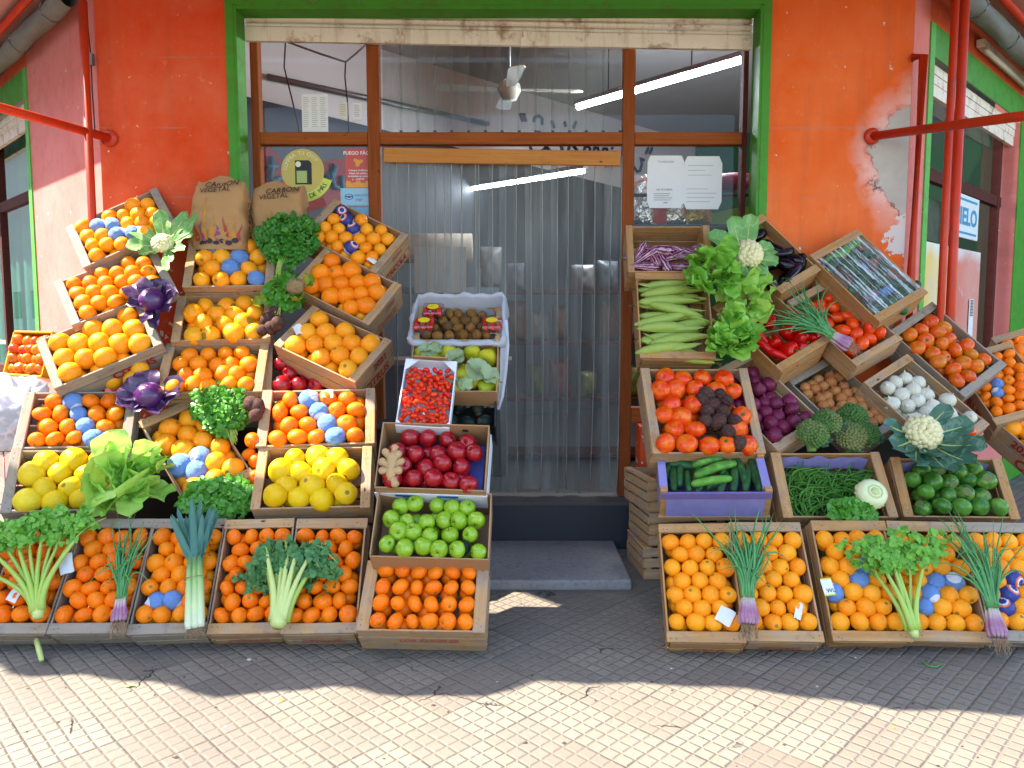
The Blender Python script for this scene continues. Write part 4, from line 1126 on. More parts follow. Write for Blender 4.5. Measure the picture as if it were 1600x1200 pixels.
# apples
def apple_shape(r, z, f):
    return r * (1.02 - .16 * f ** 1.5), z * (1.0)
def ap(i): return ball(16, 24, dimple=.16, flat=.92, bot=.09, shape=apple_shape)
def apple_mat(name, c1, c2, c3):
    t = NT(name); o = t.co(); r = t.objrand()
    st = t.noise(t.n('Mapping', {'Vector': o, 'Scale': (14, 14, 1.6)}), 1., 4)
    c = t.mix(t.ramp(st, [(.4, '000000'), (.66, 'ffffff')]), c1, c2)
    c = t.mix(t.m('MULTIPLY', t.ramp(t.noise(o, 3.), [(.5, '000000'), (.75, 'ffffff')]), .55), c, c3)
    c = t.mix(t.m('MULTIPLY', r, .4), c, c1)
    c = t.mix(t.ramp(t.n('TexVoronoi', {'Vector': o, 'Scale': 26.}), [(.06, 'ffffff'), (.1, '000000')]), c, t.mix(.6, c, 'e8d8b0'))
    t.set(Base_Color=c, Roughness=.28, Coat_Weight=.25, Coat_Roughness=.08, Specular_IOR_Level=.35); return t.mat
def stem_mesh(r=.022, h=.16, m=None, z=.3, bend=.04):
    mb = MB(); mb.tube([(0, 0, z), (bend * .4, 0, z + h * .5), (bend, 0, z + h)], [r, r * .8, r * 1.2], 6); return mb.mesh('stem', m or M_stem)
kind('red_apple', 'red_apple', 'apple', variants('red_apple', ap, [apple_mat('red_apple_skin', '8a0812', 'a81420', 'b8282a')], amp=.05), [('stem', stem_mesh())])
kind('gala', 'red_apple', 'apple', variants('striped_apple', ap, [apple_mat('striped_apple_skin', '98101a', 'b42a24', 'cc7a40')], amp=.05), [('stem', stem_mesh())])
kind('green_apple', 'green_apple', 'apple', variants('green_apple', ap, [apple_mat('green_apple_skin', '749c16', '8eae2a', 'aabc46')], amp=.05), [('stem', stem_mesh())])
# tomatoes
M_tom = fruit('tomato_skin', ['d8300a', 'e04a0c', 'd42408', 'e6600f'], .2, patch='e87a1a', ps=2.2, coat=.4, blotch=.45)
M_tomg = fruit('ripening_tomato_skin', ['d2480c', 'd8620f', 'c83a10', 'c87a18'], .22, patch='b08a1c', ps=2.0, coat=.4, blotch=.3)
M_roma = fruit('plum_tomato_skin', ['da3008', 'e2440a', 'd42606'], .2, patch='e4641a', ps=2., coat=.4)
M_cherry = fruit('cherry_tomato_skin', ['cc1c08', 'd62c0a', 'c41406', 'de420c'], .2, patch='e0501a', ps=1.5, coat=.4)
def calyx_mesh(z=.36, r=.16):
    mb = MB()
    for k in range(5):
        g = k * 1.257; mb.leaf((0, 0, z), (math.cos(g), math.sin(g), .15), (0, 0, 1), r * .9, r * .3, curl=.8, nu=1, nv=4, pw=(.4, 1.2))
    mb.tube([(0, 0, z - .02), (.01, 0, z + .08)], .02, 5)
    return mb.mesh('calyx', M_gstem)
def tshape(r, z, f): return r, z
def tom(i):
    mb = MB(); pr = []
    for k in range(15):
        g = math.pi * k / 14; r, z = math.sin(g) * .5, math.cos(g) * .41; q_ = math.exp(-(r / .13) ** 2); z += -.06 * q_ if z > 0 else .03 * q_; pr.append((r, z))
    mb.lathe(pr, 24, 0, wob=lambda g, f: 1 + .035 * math.cos(5 * g + i) * (1 - f)); return mb
kind('tomato', 'tomato', 'tomato', variants('tomato', tom, [M_tom], amp=.05), [('calyx', calyx_mesh(.35))])
kind('green_tomato', 'tomato', 'tomato', variants('ripening_tomato', tom, [M_tomg], amp=.05), [('calyx', calyx_mesh(.35))])
def rshape(r, z, f): return r * .72 * (1 + .08 * math.sin(f * 3.1)), z * 1.05
kind('roma', 'plum_tomato', 'tomato', variants('plum_tomato', lambda i: ball(14, 20, .03, shape=rshape), [M_roma], amp=.06))
kind('cherry', 'cherry_tomato', 'cherry tomato', variants('cherry_tomato', lambda i: ball(10, 14, .03, shape=lambda r, z, f: (r * .68, z)), [M_cherry], 3, .04))
# roots and bulbs
M_beet = fruit('beet_skin', ['3c2624', '4a302a', '352020'], .85, 1.2, 22, patch='6a5040', ps=6)
def beet(i):
    mb = ball(12, 18, -.04, shape=lambda r, z, f: (r * .97, z if z > -.2 else z - (-.2 - z) * .35)); mb.tube([(0, 0, -.55), (.04, .02, -.75), (.1, .05, -1.0)], [.05, .025, .008], 6); mb.tube([(0, 0, .4), (.03, 0, .56)], [.09, .05], 7); return mb
kind('beet', 'beetroot', 'beetroot', variants('beetroot', beet, [M_beet], amp=.12))
def onion(i):
    mb = MB(); pr = [(0, .62), (.02, .6), (.045, .5), (.1, .43), (.25, .36), (.4, .22), (.48, .05), (.47, -.12), (.38, -.3), (.22, -.41), (.08, -.45), (0, -.44)]
    mb.lathe(pr, 24, 0, wob=lambda g, f: 1 + .012 * math.sin(9 * g + i))
    rr = random.Random(i)
    for k in range(10):
        g = rr.uniform(0, 6.28); mb.tube([(.04 * math.cos(g), .04 * math.sin(g), -.43), (.09 * math.cos(g), .09 * math.sin(g), -.5 - .05 * rr.random())], .008, 4)
    return mb
def onion_mat(name, c1, c2, c3, rough=.35):
    t = NT(name); o = t.co(); r = t.objrand()
    x, y = t.n('SeparateXYZ', {0: o}), t.n('SeparateXYZ', {0: o}, 1)
    ang = t.m('ARCTAN2', y, x)
    ln = t.m('ADD', t.m('MULTIPLY', t.m('SINE', t.m('ADD', t.m('MULTIPLY', ang, 17.), t.m('MULTIPLY', t.noise(o, 4.), 5.))), .5), .5)
    c = t.mix(t.m('ADD', t.m('MULTIPLY', r, .7), t.m('MULTIPLY', t.noise(o, 5.), .4), clamp=True), c1, c2)
    c = t.mix(t.m('MULTIPLY', ln, .35), c, c3)
    t.set(Base_Color=c, Roughness=rough + .1, Coat_Weight=.05, Specular_IOR_Level=.2); t.bump(ln, .15, .01); return t.mat
kind('red_onion', 'red_onion', 'onion', variants('red_onion', onion, [onion_mat('red_onion_skin', '4a0a24', '6a1434', '8a3a58', .3)], amp=.07))
kind('brown_onion', 'brown_onion', 'onion', variants('brown_onion', onion, [onion_mat('brown_onion_skin', '9a4a1c', 'b0743e', 'c89a62', .4)], amp=.07))
kind('white_onion', 'white_onion', 'onion', variants('white_onion', onion, [onion_mat('white_onion_skin', 'c4bea6', 'd8d2c0', 'b0a684', .4)], amp=.06))
# long vegetables lie along local X, length 1
def bent(prof, n=16, bend=.1, mi=0, cap_mi=None):
    """profile [(t 0..1, radius)] swept along a slightly bent X axis"""
    mb = MB(); pts = [Vector((t_ - .5, 0, bend * (1 - (2 * t_ - 1) ** 2))) for t_, r_ in prof]
    mb.tube(pts, [r_ for t_, r_ in prof], n, mi); return mb
def egg_calyx():
    mb = MB()
    for k in range(5):
        g = k * 1.257; mb.leaf((-.44, 0, 0), (.6, math.cos(g), math.sin(g)), (-.3, math.cos(g), math.sin(g)), .2, .07, curl=.9, nu=1, nv=4, pw=(.2, 1.1))
    mb.tube([(-.44, 0, 0), (-.52, 0, .02), (-.58, .01, .05)], [.05, .03, .035], 7)
    return mb.mesh('calyx', M_gstem)
eggp = [(0, .01), (.02, .07), (.08, .105), (.25, .15), (.5, .2), (.72, .235), (.88, .21), (.96, .13), (1, .01)]
M_egg = fruit('eggplant_skin', ['0c0710', '120916', '0a060c'], .18, coat=.5)
kind('eggplant', 'eggplant', 'eggplant', [lumpy(bent(eggp, 18, .05 * i).mesh('eggplant', M_egg), .05, 2, i) for i in range(3)], [('calyx', egg_calyx())])
t = NT('striped_eggplant_skin'); o_ = t.co(); yy, zz = t.n('SeparateXYZ', {0: o_}, 1), t.n('SeparateXYZ', {0: o_}, 2)
an_ = t.m('ARCTAN2', yy, zz)
ss = t.m('ADD', t.m('MULTIPLY', t.m('SINE', t.m('ADD', t.m('MULTIPLY', an_, 11.), t.m('MULTIPLY', t.noise(t.n('Mapping', {'Vector': o_, 'Scale': (4, 9, 9)}), 1., 4), 12.))), .5), .5)
t.set(Base_Color=t.mix(t.ramp(ss, [(.58, '000000'), (.92, 'ffffff')]), '641038', 'b890a0'), Roughness=.25, Coat_Weight=.3)
kind('striped', 'striped_eggplant', 'eggplant', [lumpy(bent(eggp, 18, .06 * i).mesh('striped_eggplant', t.mat), .06, 2, i) for i in range(3)], [('calyx', egg_calyx())])
M_cuc = fruit('cucumber_skin', ['1c3a20', '28502a', '1a3420'], .35, .5, 60, patch='3f6c34', ps=5, coat=.2)
M_cucl = fruit('pale_cucumber_skin', ['3f7426', '58902e'], .35, .5, 60, patch='7aa848', ps=5, coat=.2)
cucp = [(0, .01), (.015, .05), (.06, .085), (.2, .105), (.5, .11), (.8, .105), (.94, .085), (.985, .05), (1, .01)]
kind('cucumber', 'cucumber', 'cucumber', [lumpy(bent(cucp, 14, .03 + .04 * i).mesh('cucumber', M_cuc), .05, 4, i) for i in range(2)])
kind('pale_cucumber', 'cucumber', 'cucumber', [lumpy(bent(cucp, 14, .06 + .05 * i).mesh('pale_cucumber', M_cucl), .05, 4, i) for i in range(2)])
M_husk = leafmat('corn_husk', '8aa83a', 'b2c05e', rough=.55, trans=.2, scale=14); M_silk = plain('corn_silk', '6a4a2a', .9, var=.3)
def corn(i):
    mb = bent([(0, .02), (.04, .05), (.15, .1), (.4, .13), (.65, .12), (.85, .075), (.97, .03), (1, .012)], 14, .02 * i)
    rr = random.Random(i)
    for k in range(5):
        g = rr.uniform(-1.4, 1.4) ; mb.leaf((-.42 + .05 * k, .1 * math.sin(g), .1 * math.cos(g)), (1, .05 * math.sin(g), .0), (0, math.sin(g), math.cos(g)), rr.uniform(.6, .95), .09, curl=rr.uniform(-.25, .3), ruf=.006, nu=2, nv=7, fold=-.35, pw=(.3, 1.))
    return mb
kind('corn', 'corn_cob', 'corn', [corn(i).mesh('corn_cob', M_husk) for i in range(4)], [('silk', (lambda mb: (([mb.tube([(.46, 0, 0), (.54, .02 * math.cos(k), .02 * math.sin(k)), (.62, .06 * math.cos(k * 2.1), -.03 + .05 * math.sin(k * 1.7))], .006, 4) for k in range(9)]), mb.mesh('silk', M_silk))[1])(MB()))])
M_pep = fruit('red_pepper_skin', ['b80a06', 'c41208', 'a80806'], .15, coat=.5)
def pepper(i):
    mb = MB(); pr = [(0, .36), (.06, .37), (.2, .43), (.34, .4), (.42, .25), (.41, 0), (.36, -.3), (.28, -.52), (.16, -.6), (.06, -.57), (0, -.55)]
    mb.lathe(pr, 28, 0, wob=lambda g, f: 1 + .09 * math.cos((3 + i % 2) * g + i) * (.5 + .5 * f)); return mb
kind('pepper', 'red_pepper', 'pepper', variants('red_pepper', pepper, [M_pep], 3, .06), [('stem', stem_mesh(.06, .25, M_gstem, .34, .1))])
kind('long_pepper', 'red_pepper', 'pepper', [lumpy(bent([(0, .02), (.02, .09), (.1, .12), (.4, .11), (.75, .075), (.95, .035), (1, .01)], 14, .08).mesh('long_red_pepper', M_pep), .08, 3, i) for i in range(2)])
M_squash = fruit('green_squash_skin', ['2c5e1c', '3a6e22', '245018', '4a7e2a'], .25, patch='7e9e38', ps=2.4, coat=.35)
kind('squash', 'round_squash', 'squash', variants('round_squash', lambda i: ball(14, 22, .05, .88, cap=.06), [M_squash, plain('squash_scar', '5f6a34', .8)], 3, .06))
M_pear = fruit('pear_skin', ['b0a81c', 'c4b024', '8f9a20'], .45, patch='7f9428', ps=3., coat=.1)
def pear(i):
    mb = MB(); pr = [(0, .62), (.09, .6), (.17, .5), (.22, .35), (.3, .18), (.42, .0), (.47, -.17), (.43, -.34), (.28, -.45), (.08, -.44), (0, -.42)]
    mb.lathe(pr, 20); return mb
kind('pear', 'pear', 'pear', variants('pear', pear, [M_pear], 3, .06), [('stem', stem_mesh(.025, .2, None, .58, .08))])
M_kiwi = fruit('kiwi_skin', ['6a4420', '7c5428', '5a3a1c'], .85, .6, 120, patch='8a6a30', ps=4)
kind('kiwi', 'kiwi', 'kiwi', variants('kiwi', lambda i: ball(12, 18, .01, cap=.08, shape=lambda r, z, f: (r * .8, z)), [M_kiwi, M_stem], 3, .05))
M_avo = fruit('avocado_skin', ['16201a', '1e2a1c', '12161a'], .5, 1., 40, coat=.15)
kind('avocado', 'avocado', 'avocado', variants('avocado', lambda i: ball(12, 18, .0, cap=.07, shape=lambda r, z, f: (r * (.74 + .12 * f), z * 1.05)), [M_avo, M_stem], 2, .05))
M_wrapleaf = leafmat('pear_tissue', '8fa672', 'bcc89a', rough=.7, trans=.35, scale=8)

SERIAL = [0]
def spawn(key, M, s, label, group, parts=True, cat=None):
    name, ct_, meshes, prt = KIND[key]
    SERIAL[0] += 1
    o = bpy.data.objects.new(name, meshes[SERIAL[0] * 7 % len(meshes)]); col.objects.link(o)
    if not hasattr(s, '__len__'): s = [s * (1 + .06 * math.sin(SERIAL[0] * k_ + k_)) for k_ in (2.1, 3.7, 5.3)]
    o.matrix_world = M @ Matrix.Diagonal((*s, 1))
    tag(o, label, cat or ct_, group)
    if parts and not (key in ('tomato', 'green_tomato') and SERIAL[0] % 7):
        for pn, me in prt: link(pn, me, o)
    return o
def rrot(rr, up=None, spread=3.2):
    return Euler((rr.uniform(-spread, spread), rr.uniform(-spread, spread), rr.uniform(-3.2, 3.2))).to_matrix().to_4x4()
UNDER = {'orange': [], 'mandarin': []}
def fill(c, key, d, label, group, rows='y', jit=.05, depth=.0, slope=0., margin=None, swaps=(), drop=(), spread=3.2, layers=1, area=None, square=False, size_var=.07, under=None, cond=None, scale=None, flat=None):
    """rows of fruit in a crate; rows run along the local axis given; swaps: (px, py, kind, label) turns the nearest fruit into another kind"""
    rr = random.Random(hash_(c.k + key))
    mx = margin if margin is not None else .052
    x0, x1, y0, y1 = -c.L / 2 + mx, c.L / 2 - mx, -c.W / 2 + .01, c.W / 2 - .01
    if area:
        x0, x1, y0, y1 = x0 + (x1 - x0) * area[0], x0 + (x1 - x0) * area[1], y0 + (y1 - y0) * area[2], y0 + (y1 - y0) * area[3]
    lu = c.Mi.to_3x3() @ c.u
    smin = -(abs(lu.x) * c.L / 2 + abs(lu.y) * c.W / 2)
    out = []
    for lay in range(layers):
        A, B = ((y1 - y0), (x1 - x0)) if rows == 'y' else ((x1 - x0), (y1 - y0))
        n = max(1, int(A / d + .45)); sp = A / n
        m = max(1, int((B - d * .9) / (min(sp, d) * (1. if square else .84)) + 1.5)); st = (B - d * .95) / max(1, m - 1) if m > 1 else 0
        for i in range(m):
            off = (i + lay) % 2 and not square
            nn = n - 1 if off and n > 1 else n
            for j in range(nn + (1 if lay and not off else 0)):
                u = sp * (j + (1. if off else .5)) - (sp * .5 if lay and not off else 0); v = d * .475 + st * (i + (.45 if lay else 0))
                if u < sp * .4 or u > A - sp * .35 or v > B - d * .4: continue
                u += rr.uniform(-jit, jit) * d; v += rr.uniform(-jit, jit) * d
                x, y = (x0 + v, y0 + u) if rows == 'y' else (x0 + u, y0 + v)
                s_ = lu.x * x + lu.y * y - smin
                z = -d * .17 - depth - slope * s_ - lay * d * .72 + rr.uniform(-jit, jit) * d * .8
                if cond and not cond(x, y): continue
                out.append([x, y, z, lay, key, label])
    for (px, py, k2, l2) in swaps:
        q_ = local(c, px, py)
        best = min((p for p in out if p[4] == key and p[3] == 0), key=lambda p: (p[0] - q_.x) ** 2 + (p[1] - q_.y) ** 2, default=None)
        if best: best[4], best[5] = k2, l2
    for x, y, z, lay, k2, lb_ in out:
        s_ = (min(sp, d * 1.12) * 1.04 if scale is None and size_var < .1 and not square else d) * (1 + rr.uniform(-size_var, size_var)) * (1.0 if k2 == key else 1.04)
        M = c.M @ Matrix.Translation((x, y, z)) @ rrot(rr, spread=spread if k2 != 'printed' else .7)
        if under and lay > 0: UNDER[under].append((M, s_)); continue
        sc_ = s_ if scale is None else tuple(s_ * q_ for q_ in scale)
        spawn(k2, M, sc_, lb_, group if k2 == key else group + ' in paper')
    return out
def underlay(c, key, d, under, margin=.052, depth=0., rows='y'):
    """the next layer down, seen only in the gaps"""
    rr = random.Random(hash_(c.k) + 5)
    x0, x1, y0, y1 = -c.L / 2 + margin, c.L / 2 - margin, -c.W / 2 + .012, c.W / 2 - .012
    nx, ny = max(1, int((x1 - x0) / d)), max(1, int((y1 - y0) / d))
    for i in range(nx):
        for j in range(ny):
            x, y = x0 + (x1 - x0) * (i + .5) / nx, y0 + (y1 - y0) * (j + .5) / ny
            UNDER[under].append((c.M @ Matrix.Translation((x + rr.uniform(-.01, .01), y + rr.uniform(-.01, .01), -d * .86 - depth)), d * 1.05))
# ------------------------------------------------------------------ the crates and what is in them
def posed(k, px, py, Y, yaw, e, roll, w_, h_):
    c = Crate(); c.k = k; c.c = at(px, py, Y); a, b, n = axes(R(yaw), R(e), R(roll)); c.n = n; c.a, c.b, c.wd, c.hg = a, b, w_, h_
    if w_ >= h_: X, Yv, c.L, c.W = a, b, w_, h_
    else: X, Yv, c.L, c.W = b, -a, h_, w_
    c.M = Matrix((X, Yv, n)).transposed().to_4x4(); c.M.translation = c.c
    c.u = Vector((0, 0, 1)) - n * n.z; c.u.normalize(); c.r = c.u.cross(n); c.Mi = c.M.inverted(); CR[k] = c
    return c
posed('R20', 1568, 596, -.28, -18, 40, 22, .36, .52)
posed('R22', 1632, 562, -.12, -18, 40, 22, .36, .52)
posed('R21', 1655, 690, -.5, -4, 41, 33, .36, .58)
C_ = CR
WHERE = {
 'L1': 'topmost tilted crate on the far left', 'L2': 'second tilted crate on the far left', 'L3': 'third tilted crate on the far left',
 'L4': 'level crate above the far left grapefruit', 'L5': 'grapefruit crate behind the lettuce', 'L6': 'crate below the charcoal bags',
 'L7': 'crate beside the upper red cabbage', 'L8': 'crate above the rounded parsley bunch', 'L9': 'tilted crate under the rounded parsley bunch',
 'L10': 'crate with a blue diagonal and a white card', 'L11': 'grapefruit crate above the wilted celery', 'L12': 'crate of red apples wedged under the 2021 crate',
 'L13': 'topmost crate by the left door post', 'L14': 'middle tilted crate by the left door post', 'L15': 'tilted crate stencilled 2021 near the door',
 'M7': 'low crate lettered LOS ANGELES', 'B0': 'bottom crate left of the big celery', 'B1': 'bottom crate right of the big celery',
 'B2': 'bottom crate between spring onion and leek', 'B3': 'bottom crate right of the leek', 'B4': 'bottom crate right of the wilted celery',
 'R1': 'slatted crate of striped eggplants', 'R2': 'tall crate of corn', 'R3': 'wide crate of tomatoes and beetroot', 'R4': 'tilted crate of red onions',
 'R5': 'tilted crate of red peppers', 'R6': 'tilted crate of plum tomatoes', 'R7': 'tilted crate of dark eggplants', 'R8': 'film wrapped tilted crate',
 'R9': 'tilted crate of ripening tomatoes', 'R10': 'tilted crate of brown onions', 'R11': 'tilted crate of white onions', 'R13': 'crate of green beans',
 'R14': 'crate of round green squash', 'R15': 'bottom crate next to the doorstep', 'R16': 'bottom crate right of the middle spring onion',
 'R17': 'bottom crate left of the right hand celery', 'R18': 'bottom crate right of the right hand celery', 'R19': 'bottom crate at the far right corner',
 'R20': 'small far crate beyond the ripening tomatoes', 'R21': 'crate stencilled CITRUS at the right edge', 'R22': 'farthest crate at the right edge'}
LOOK = {'L1': 'weathered wooden', 'L2': 'weathered wooden', 'L3': 'weathered wooden', 'L4': 'grey weathered wooden', 'L5': 'grey weathered wooden'}
STYLE = {k: 'g' for k in ('L1', 'L2', 'L3', 'L4', 'L5', 'B0', 'B1', 'B2', 'R9', 'R10', 'R19')}
STYLE.update({k: 'n' for k in ('R1', 'R2', 'R5', 'R7', 'R8', 'R13', 'R14', 'R17', 'R15')})
DEP = {k: .16 for k in ('B0', 'B1', 'B2', 'B3', 'B4', 'R15', 'R16', 'R17', 'R18', 'R19')}
DEP.update(M7=.2, R1=.22, R2=.2, L1=.13, L2=.13, L3=.17, L4=.13, L5=.13, L6=.13, L7=.13, L8=.13, L9=.14, R10=.15, R11=.15, R6=.15, R4=.17, R3=.17)
CL = {'R1': .04, 'R2': .045, 'M7': .055}
for k in WHERE:
    wd = STYLE.get(k, 'w')
    make_crate(C_[k], {'g': 'grey weathered', 'n': 'fresh pale', 'w': 'brown'}[wd] + ' wooden crate: ' + WHERE[k], wd, DEP.get(k, .2), CL.get(k, .05), slats=3 if k in ('R1', 'M7') else 2)
stencil(C_['M7'], 'LOS ANGELES', 'y-', .034, M_fstencil, -.095, .03, 1.25)
stencil(C_['L15'], '2021', 'x+', .062, M_stencil, -.055, .05, 1.0); stencil(C_['L15'], 'CITRUS', 'x+', .085, M_stencil, -.148, .0, .82)
stencil(C_['L14'], '2020', 'x+', .05, M_fstencil, -.055, .04); stencil(C_['L14'], 'CITRUS', 'x+', .075, M_fstencil, -.148, 0, .8)
stencil(C_['L13'], '2020', 'x+', .05, M_fstencil, -.055, .04); stencil(C_['L13'], 'CITRICOLA', 'x+', .07, M_stencil, -.148, 0, .72)
stencil(C_['L10'], 'CITRUS', 'x+', .075, M_stencil, -.1, 0, .8); stencil(C_['L3'], 'CITRUS', 'y-', .07, M_stencil, -.1, .1)
stencil(C_['R21'], '2021', 'y+', .075, M_stencil, -.052, .07); stencil(C_['R21'], 'CITRUS', 'y+', .1, M_stencil, -.15, -.1)
stencil(C_['R20'], 'CITRUS', 'y+', .08, M_stencil, -.12, 0)
for k, s_ in (('R3', 'CINTURON'), ('R15', 'CITRUS'), ('R2', 'PRODUCE')): pass
for k in ('B3', 'B4', 'R15', 'R16', 'R17', 'R18'): stencil(C_[k], 'CITRUS', 'x-', .05, M_fstencil, -.11, 0, 1.1)

def oranges(k, key, d, rows, where, swaps=(), kind_='orange', **kw):
    c = C_[k]
    word = {'orange': 'orange', 'orange2': 'deep orange', 'pale': 'pale orange', 'mandarin': 'mandarin', 'grapefruit': 'yellow grapefruit'}[key]
    if word == 'orange': lbl = 'bare orange lying in the ' + where
    elif word == 'deep orange': lbl = 'bare deep coloured orange lying in the ' + where
    elif word == 'pale orange': lbl = 'bare pale orange lying in the ' + where
    else: lbl = word + ' lying in the ' + where
    grp = {'orange': 'oranges', 'orange2': 'oranges', 'pale': 'oranges', 'mandarin': 'mandarins', 'grapefruit': 'grapefruit'}[key] + ' in the ' + where
    sw = [(x, y, kk, ('orange wrapped in blue paper in the ' if kk == 'blue' else 'orange in printed navy paper in the ') + where) for x, y, kk in swaps]
    fill(c, key, d, lbl, grp, rows, swaps=sw, **kw)
    if key in ('mandarin',): underlay(c, key, d, 'mandarin')
    elif key != 'grapefruit': underlay(c, key, d, 'orange')
B_ = 'blue'
oranges('L1', 'orange', .086, 'y', WHERE['L1'], [(142, 347, B_), (163, 351, B_), (187, 357, B_), (206, 365, B_)])
oranges('L2', 'orange2', .094, 'y', WHERE['L2'])
oranges('L3', 'orange', .102, 'y', WHERE['L3'])
oranges('L4', 'mandarin', .098, 'x', WHERE['L4'], [(112, 622, B_), (115, 640, B_), (124, 658, B_), (138, 668, B_), (150, 688, B_)])
oranges('L5', 'grapefruit', .106, 'x', WHERE['L5'], margin=.045, layers=2)
oranges('L6', 'orange', .102, 'x', WHERE['L6'], [(347, 383, B_), (362, 402, B_), (370, 418, B_), (386, 436, B_)])
oranges('L7', 'pale', .104, 'x', WHERE['L7'], jit=.12, slope=.04)
oranges('L8', 'orange2', .100, 'x', WHERE['L8'], jit=.12, slope=.04)
oranges('L9', 'orange', .102, 'y', WHERE['L9'], [(320, 700, B_), (302, 718, B_), (286, 742, B_)], slope=.05)
oranges('L10', 'mandarin', .094, 'x', WHERE['L10'], [(484, 625, B_), (492, 643, B_), (503, 662, B_), (516, 682, B_)])
oranges('L11', 'grapefruit', .106, 'x', WHERE['L11'], layers=2, jit=.14, slope=.06, depth=-.015, margin=.055)
P_ = 'printed'
oranges('L13', 'orange', .086, 'y', WHERE['L13'], [(540, 330, P_), (548, 347, P_), (549, 364, P_), (550, 378, P_)])
oranges('L14', 'orange2', .094, 'y', WHERE['L14'])
oranges('L15', 'orange', .103, 'y', WHERE['L15'])
oranges('M7', 'mandarin', .0775, 'x', WHERE['M7'], square=True, jit=.03, spread=3, depth=-.006)
oranges('B0', 'mandarin', .088, 'y', WHERE['B0']); oranges('B1', 'mandarin', .086, 'y', WHERE['B1'])
oranges('B2', 'orange2', .088, 'y', WHERE['B2'], [(228, 942, B_), (250, 938, B_)])
oranges('B3', 'mandarin', .080, 'y', WHERE['B3']); oranges('B4', 'mandarin', .080, 'y', WHERE['B4'])
oranges('R15', 'orange', .086, 'y', WHERE['R15'], slope=.0); oranges('R16', 'orange', .080, 'y', WHERE['R16'], slope=.0)
oranges('R17', 'orange', .083, 'y', WHERE['R17'], [(1313, 917, B_), (1333, 909, B_), (1350, 900, B_)], slope=.0)
oranges('R18', 'orange', .083, 'y', WHERE['R18'], [(1434, 944, B_), (1448, 931, B_), (1464, 915, B_), (1480, 903, B_)], slope=.03)
oranges('R19', 'orange', .083, 'y', WHERE['R19'], [(1562, 936, P_), (1580, 922, P_), (1595, 910, P_)], slope=.0)
oranges('R20', 'mandarin', .07, 'y', WHERE['R20'], [(1550, 610, B_), (1560, 600, B_)], kind_='t')
oranges('R21', 'orange', .085, 'y', WHERE['R21']); oranges('R22', 'mandarin', .075, 'y', WHERE['R22'])
# four oranges lying loose on the level crate's rim
for px, py, d in ((141, 594, .115), (176, 593, .112), (210, 593, .118), (219, 577, .1)):
    p, c = onsurf(px, py, ['L4']); p = at(px, py, -.60)
    spawn('pale', Matrix.Translation(p) @ rrot(rnd), d, 'big pale orange resting on the rim below the third tilted crate', 'pale oranges on the rim')
fillw = lambda k, key, d, lbl, grp, rows='y', **kw: fill(C_[k], key, d, lbl, grp, rows, **kw)
fillw('L12', 'red_apple', .09, 'red apple in the ' + WHERE['L12'], 'red apples under the 2021 crate', 'x', jit=.12, spread=.9, slope=.05, layers=2)
fillw('R3', 'tomato', .097, 'big tomato in the ' + WHERE['R3'], 'tomatoes in the wide crate', 'x', jit=.14, spread=.8, slope=.05, depth=-.02, layers=2, margin=.03, cond=lambda x, y: not (.0 < x < .17 and abs(y + .02 - (.08 - x) * .9) < .13))
fillw('R3', 'beet', .074, 'beetroot heaped between the tomatoes in the wide crate', 'beetroot among the tomatoes', 'x', jit=.2, layers=2, margin=.03, slope=.04, depth=-.04, cond=lambda x, y: (.0 < x < .18 and abs(y + .02 - (.08 - x) * .9) < .14))
fillw('R4', 'red_onion', .09, 'red onion in the ' + WHERE['R4'], 'red onions', 'y', jit=.2, slope=.10, depth=-.02, layers=2, spread=1.2)
fillw('R10', 'brown_onion', .066, 'brown onion in the ' + WHERE['R10'], 'brown onions', 'y', jit=.2, slope=.10, depth=-.02, layers=2, spread=1.5)
fillw('R11', 'white_onion', .09, 'white onion in the ' + WHERE['R11'], 'white onions', 'y', jit=.18, slope=.10, depth=-.02, layers=2, spread=1.2)
fillw('R6', 'roma', .095, 'plum tomato in the ' + WHERE['R6'], 'plum tomatoes', 'y', jit=.18, slope=.08, depth=-.02, layers=2)
fillw('R9', 'green_tomato', .086, 'half ripe tomato in the ' + WHERE['R9'], 'ripening tomatoes', 'y', jit=.16, slope=.08, depth=-.02, layers=2, spread=1.)
fillw('R14', 'squash', .1, 'glossy green round squash in the ' + WHERE['R14'], 'round green squash', 'x', jit=.16, slope=.06, depth=-.02, layers=2, margin=.05)
c = C_['R7']; rr = random.Random(5)
for px, py, g, L__ in ((1180, 368, 35, .17), (1186, 390, 20, .17), (1211, 386, -50, .15), (1199, 402, -15, .17), (1216, 411, -30, .2), (1232, 404, -40, .18), (1204, 434, -62, .2), (1238, 427, 50, .2), (1250, 418, 75, .19), (1168, 378, 40, .15), (1222, 444, 60, .18), (1190, 416, 10, .18), (1222, 395, 20, .16)):
    p = onplane(px, py, c.c - c.n * rr.uniform(.015, .06), c.n); M = basis(p, c.r, c.u) @ Matrix.Rotation(R(g), 4, 'Z') @ Matrix.Rotation(rr.uniform(-.3, .3), 4, 'Y') @ Matrix.Rotation(rr.uniform(-3, 3), 4, 'X')
    spawn('eggplant', M, (L__ * 1.05, L__ * .85, L__ * .85), 'glossy dark eggplant in the ' + WHERE['R7'], 'dark eggplants')
c = C_['R1']
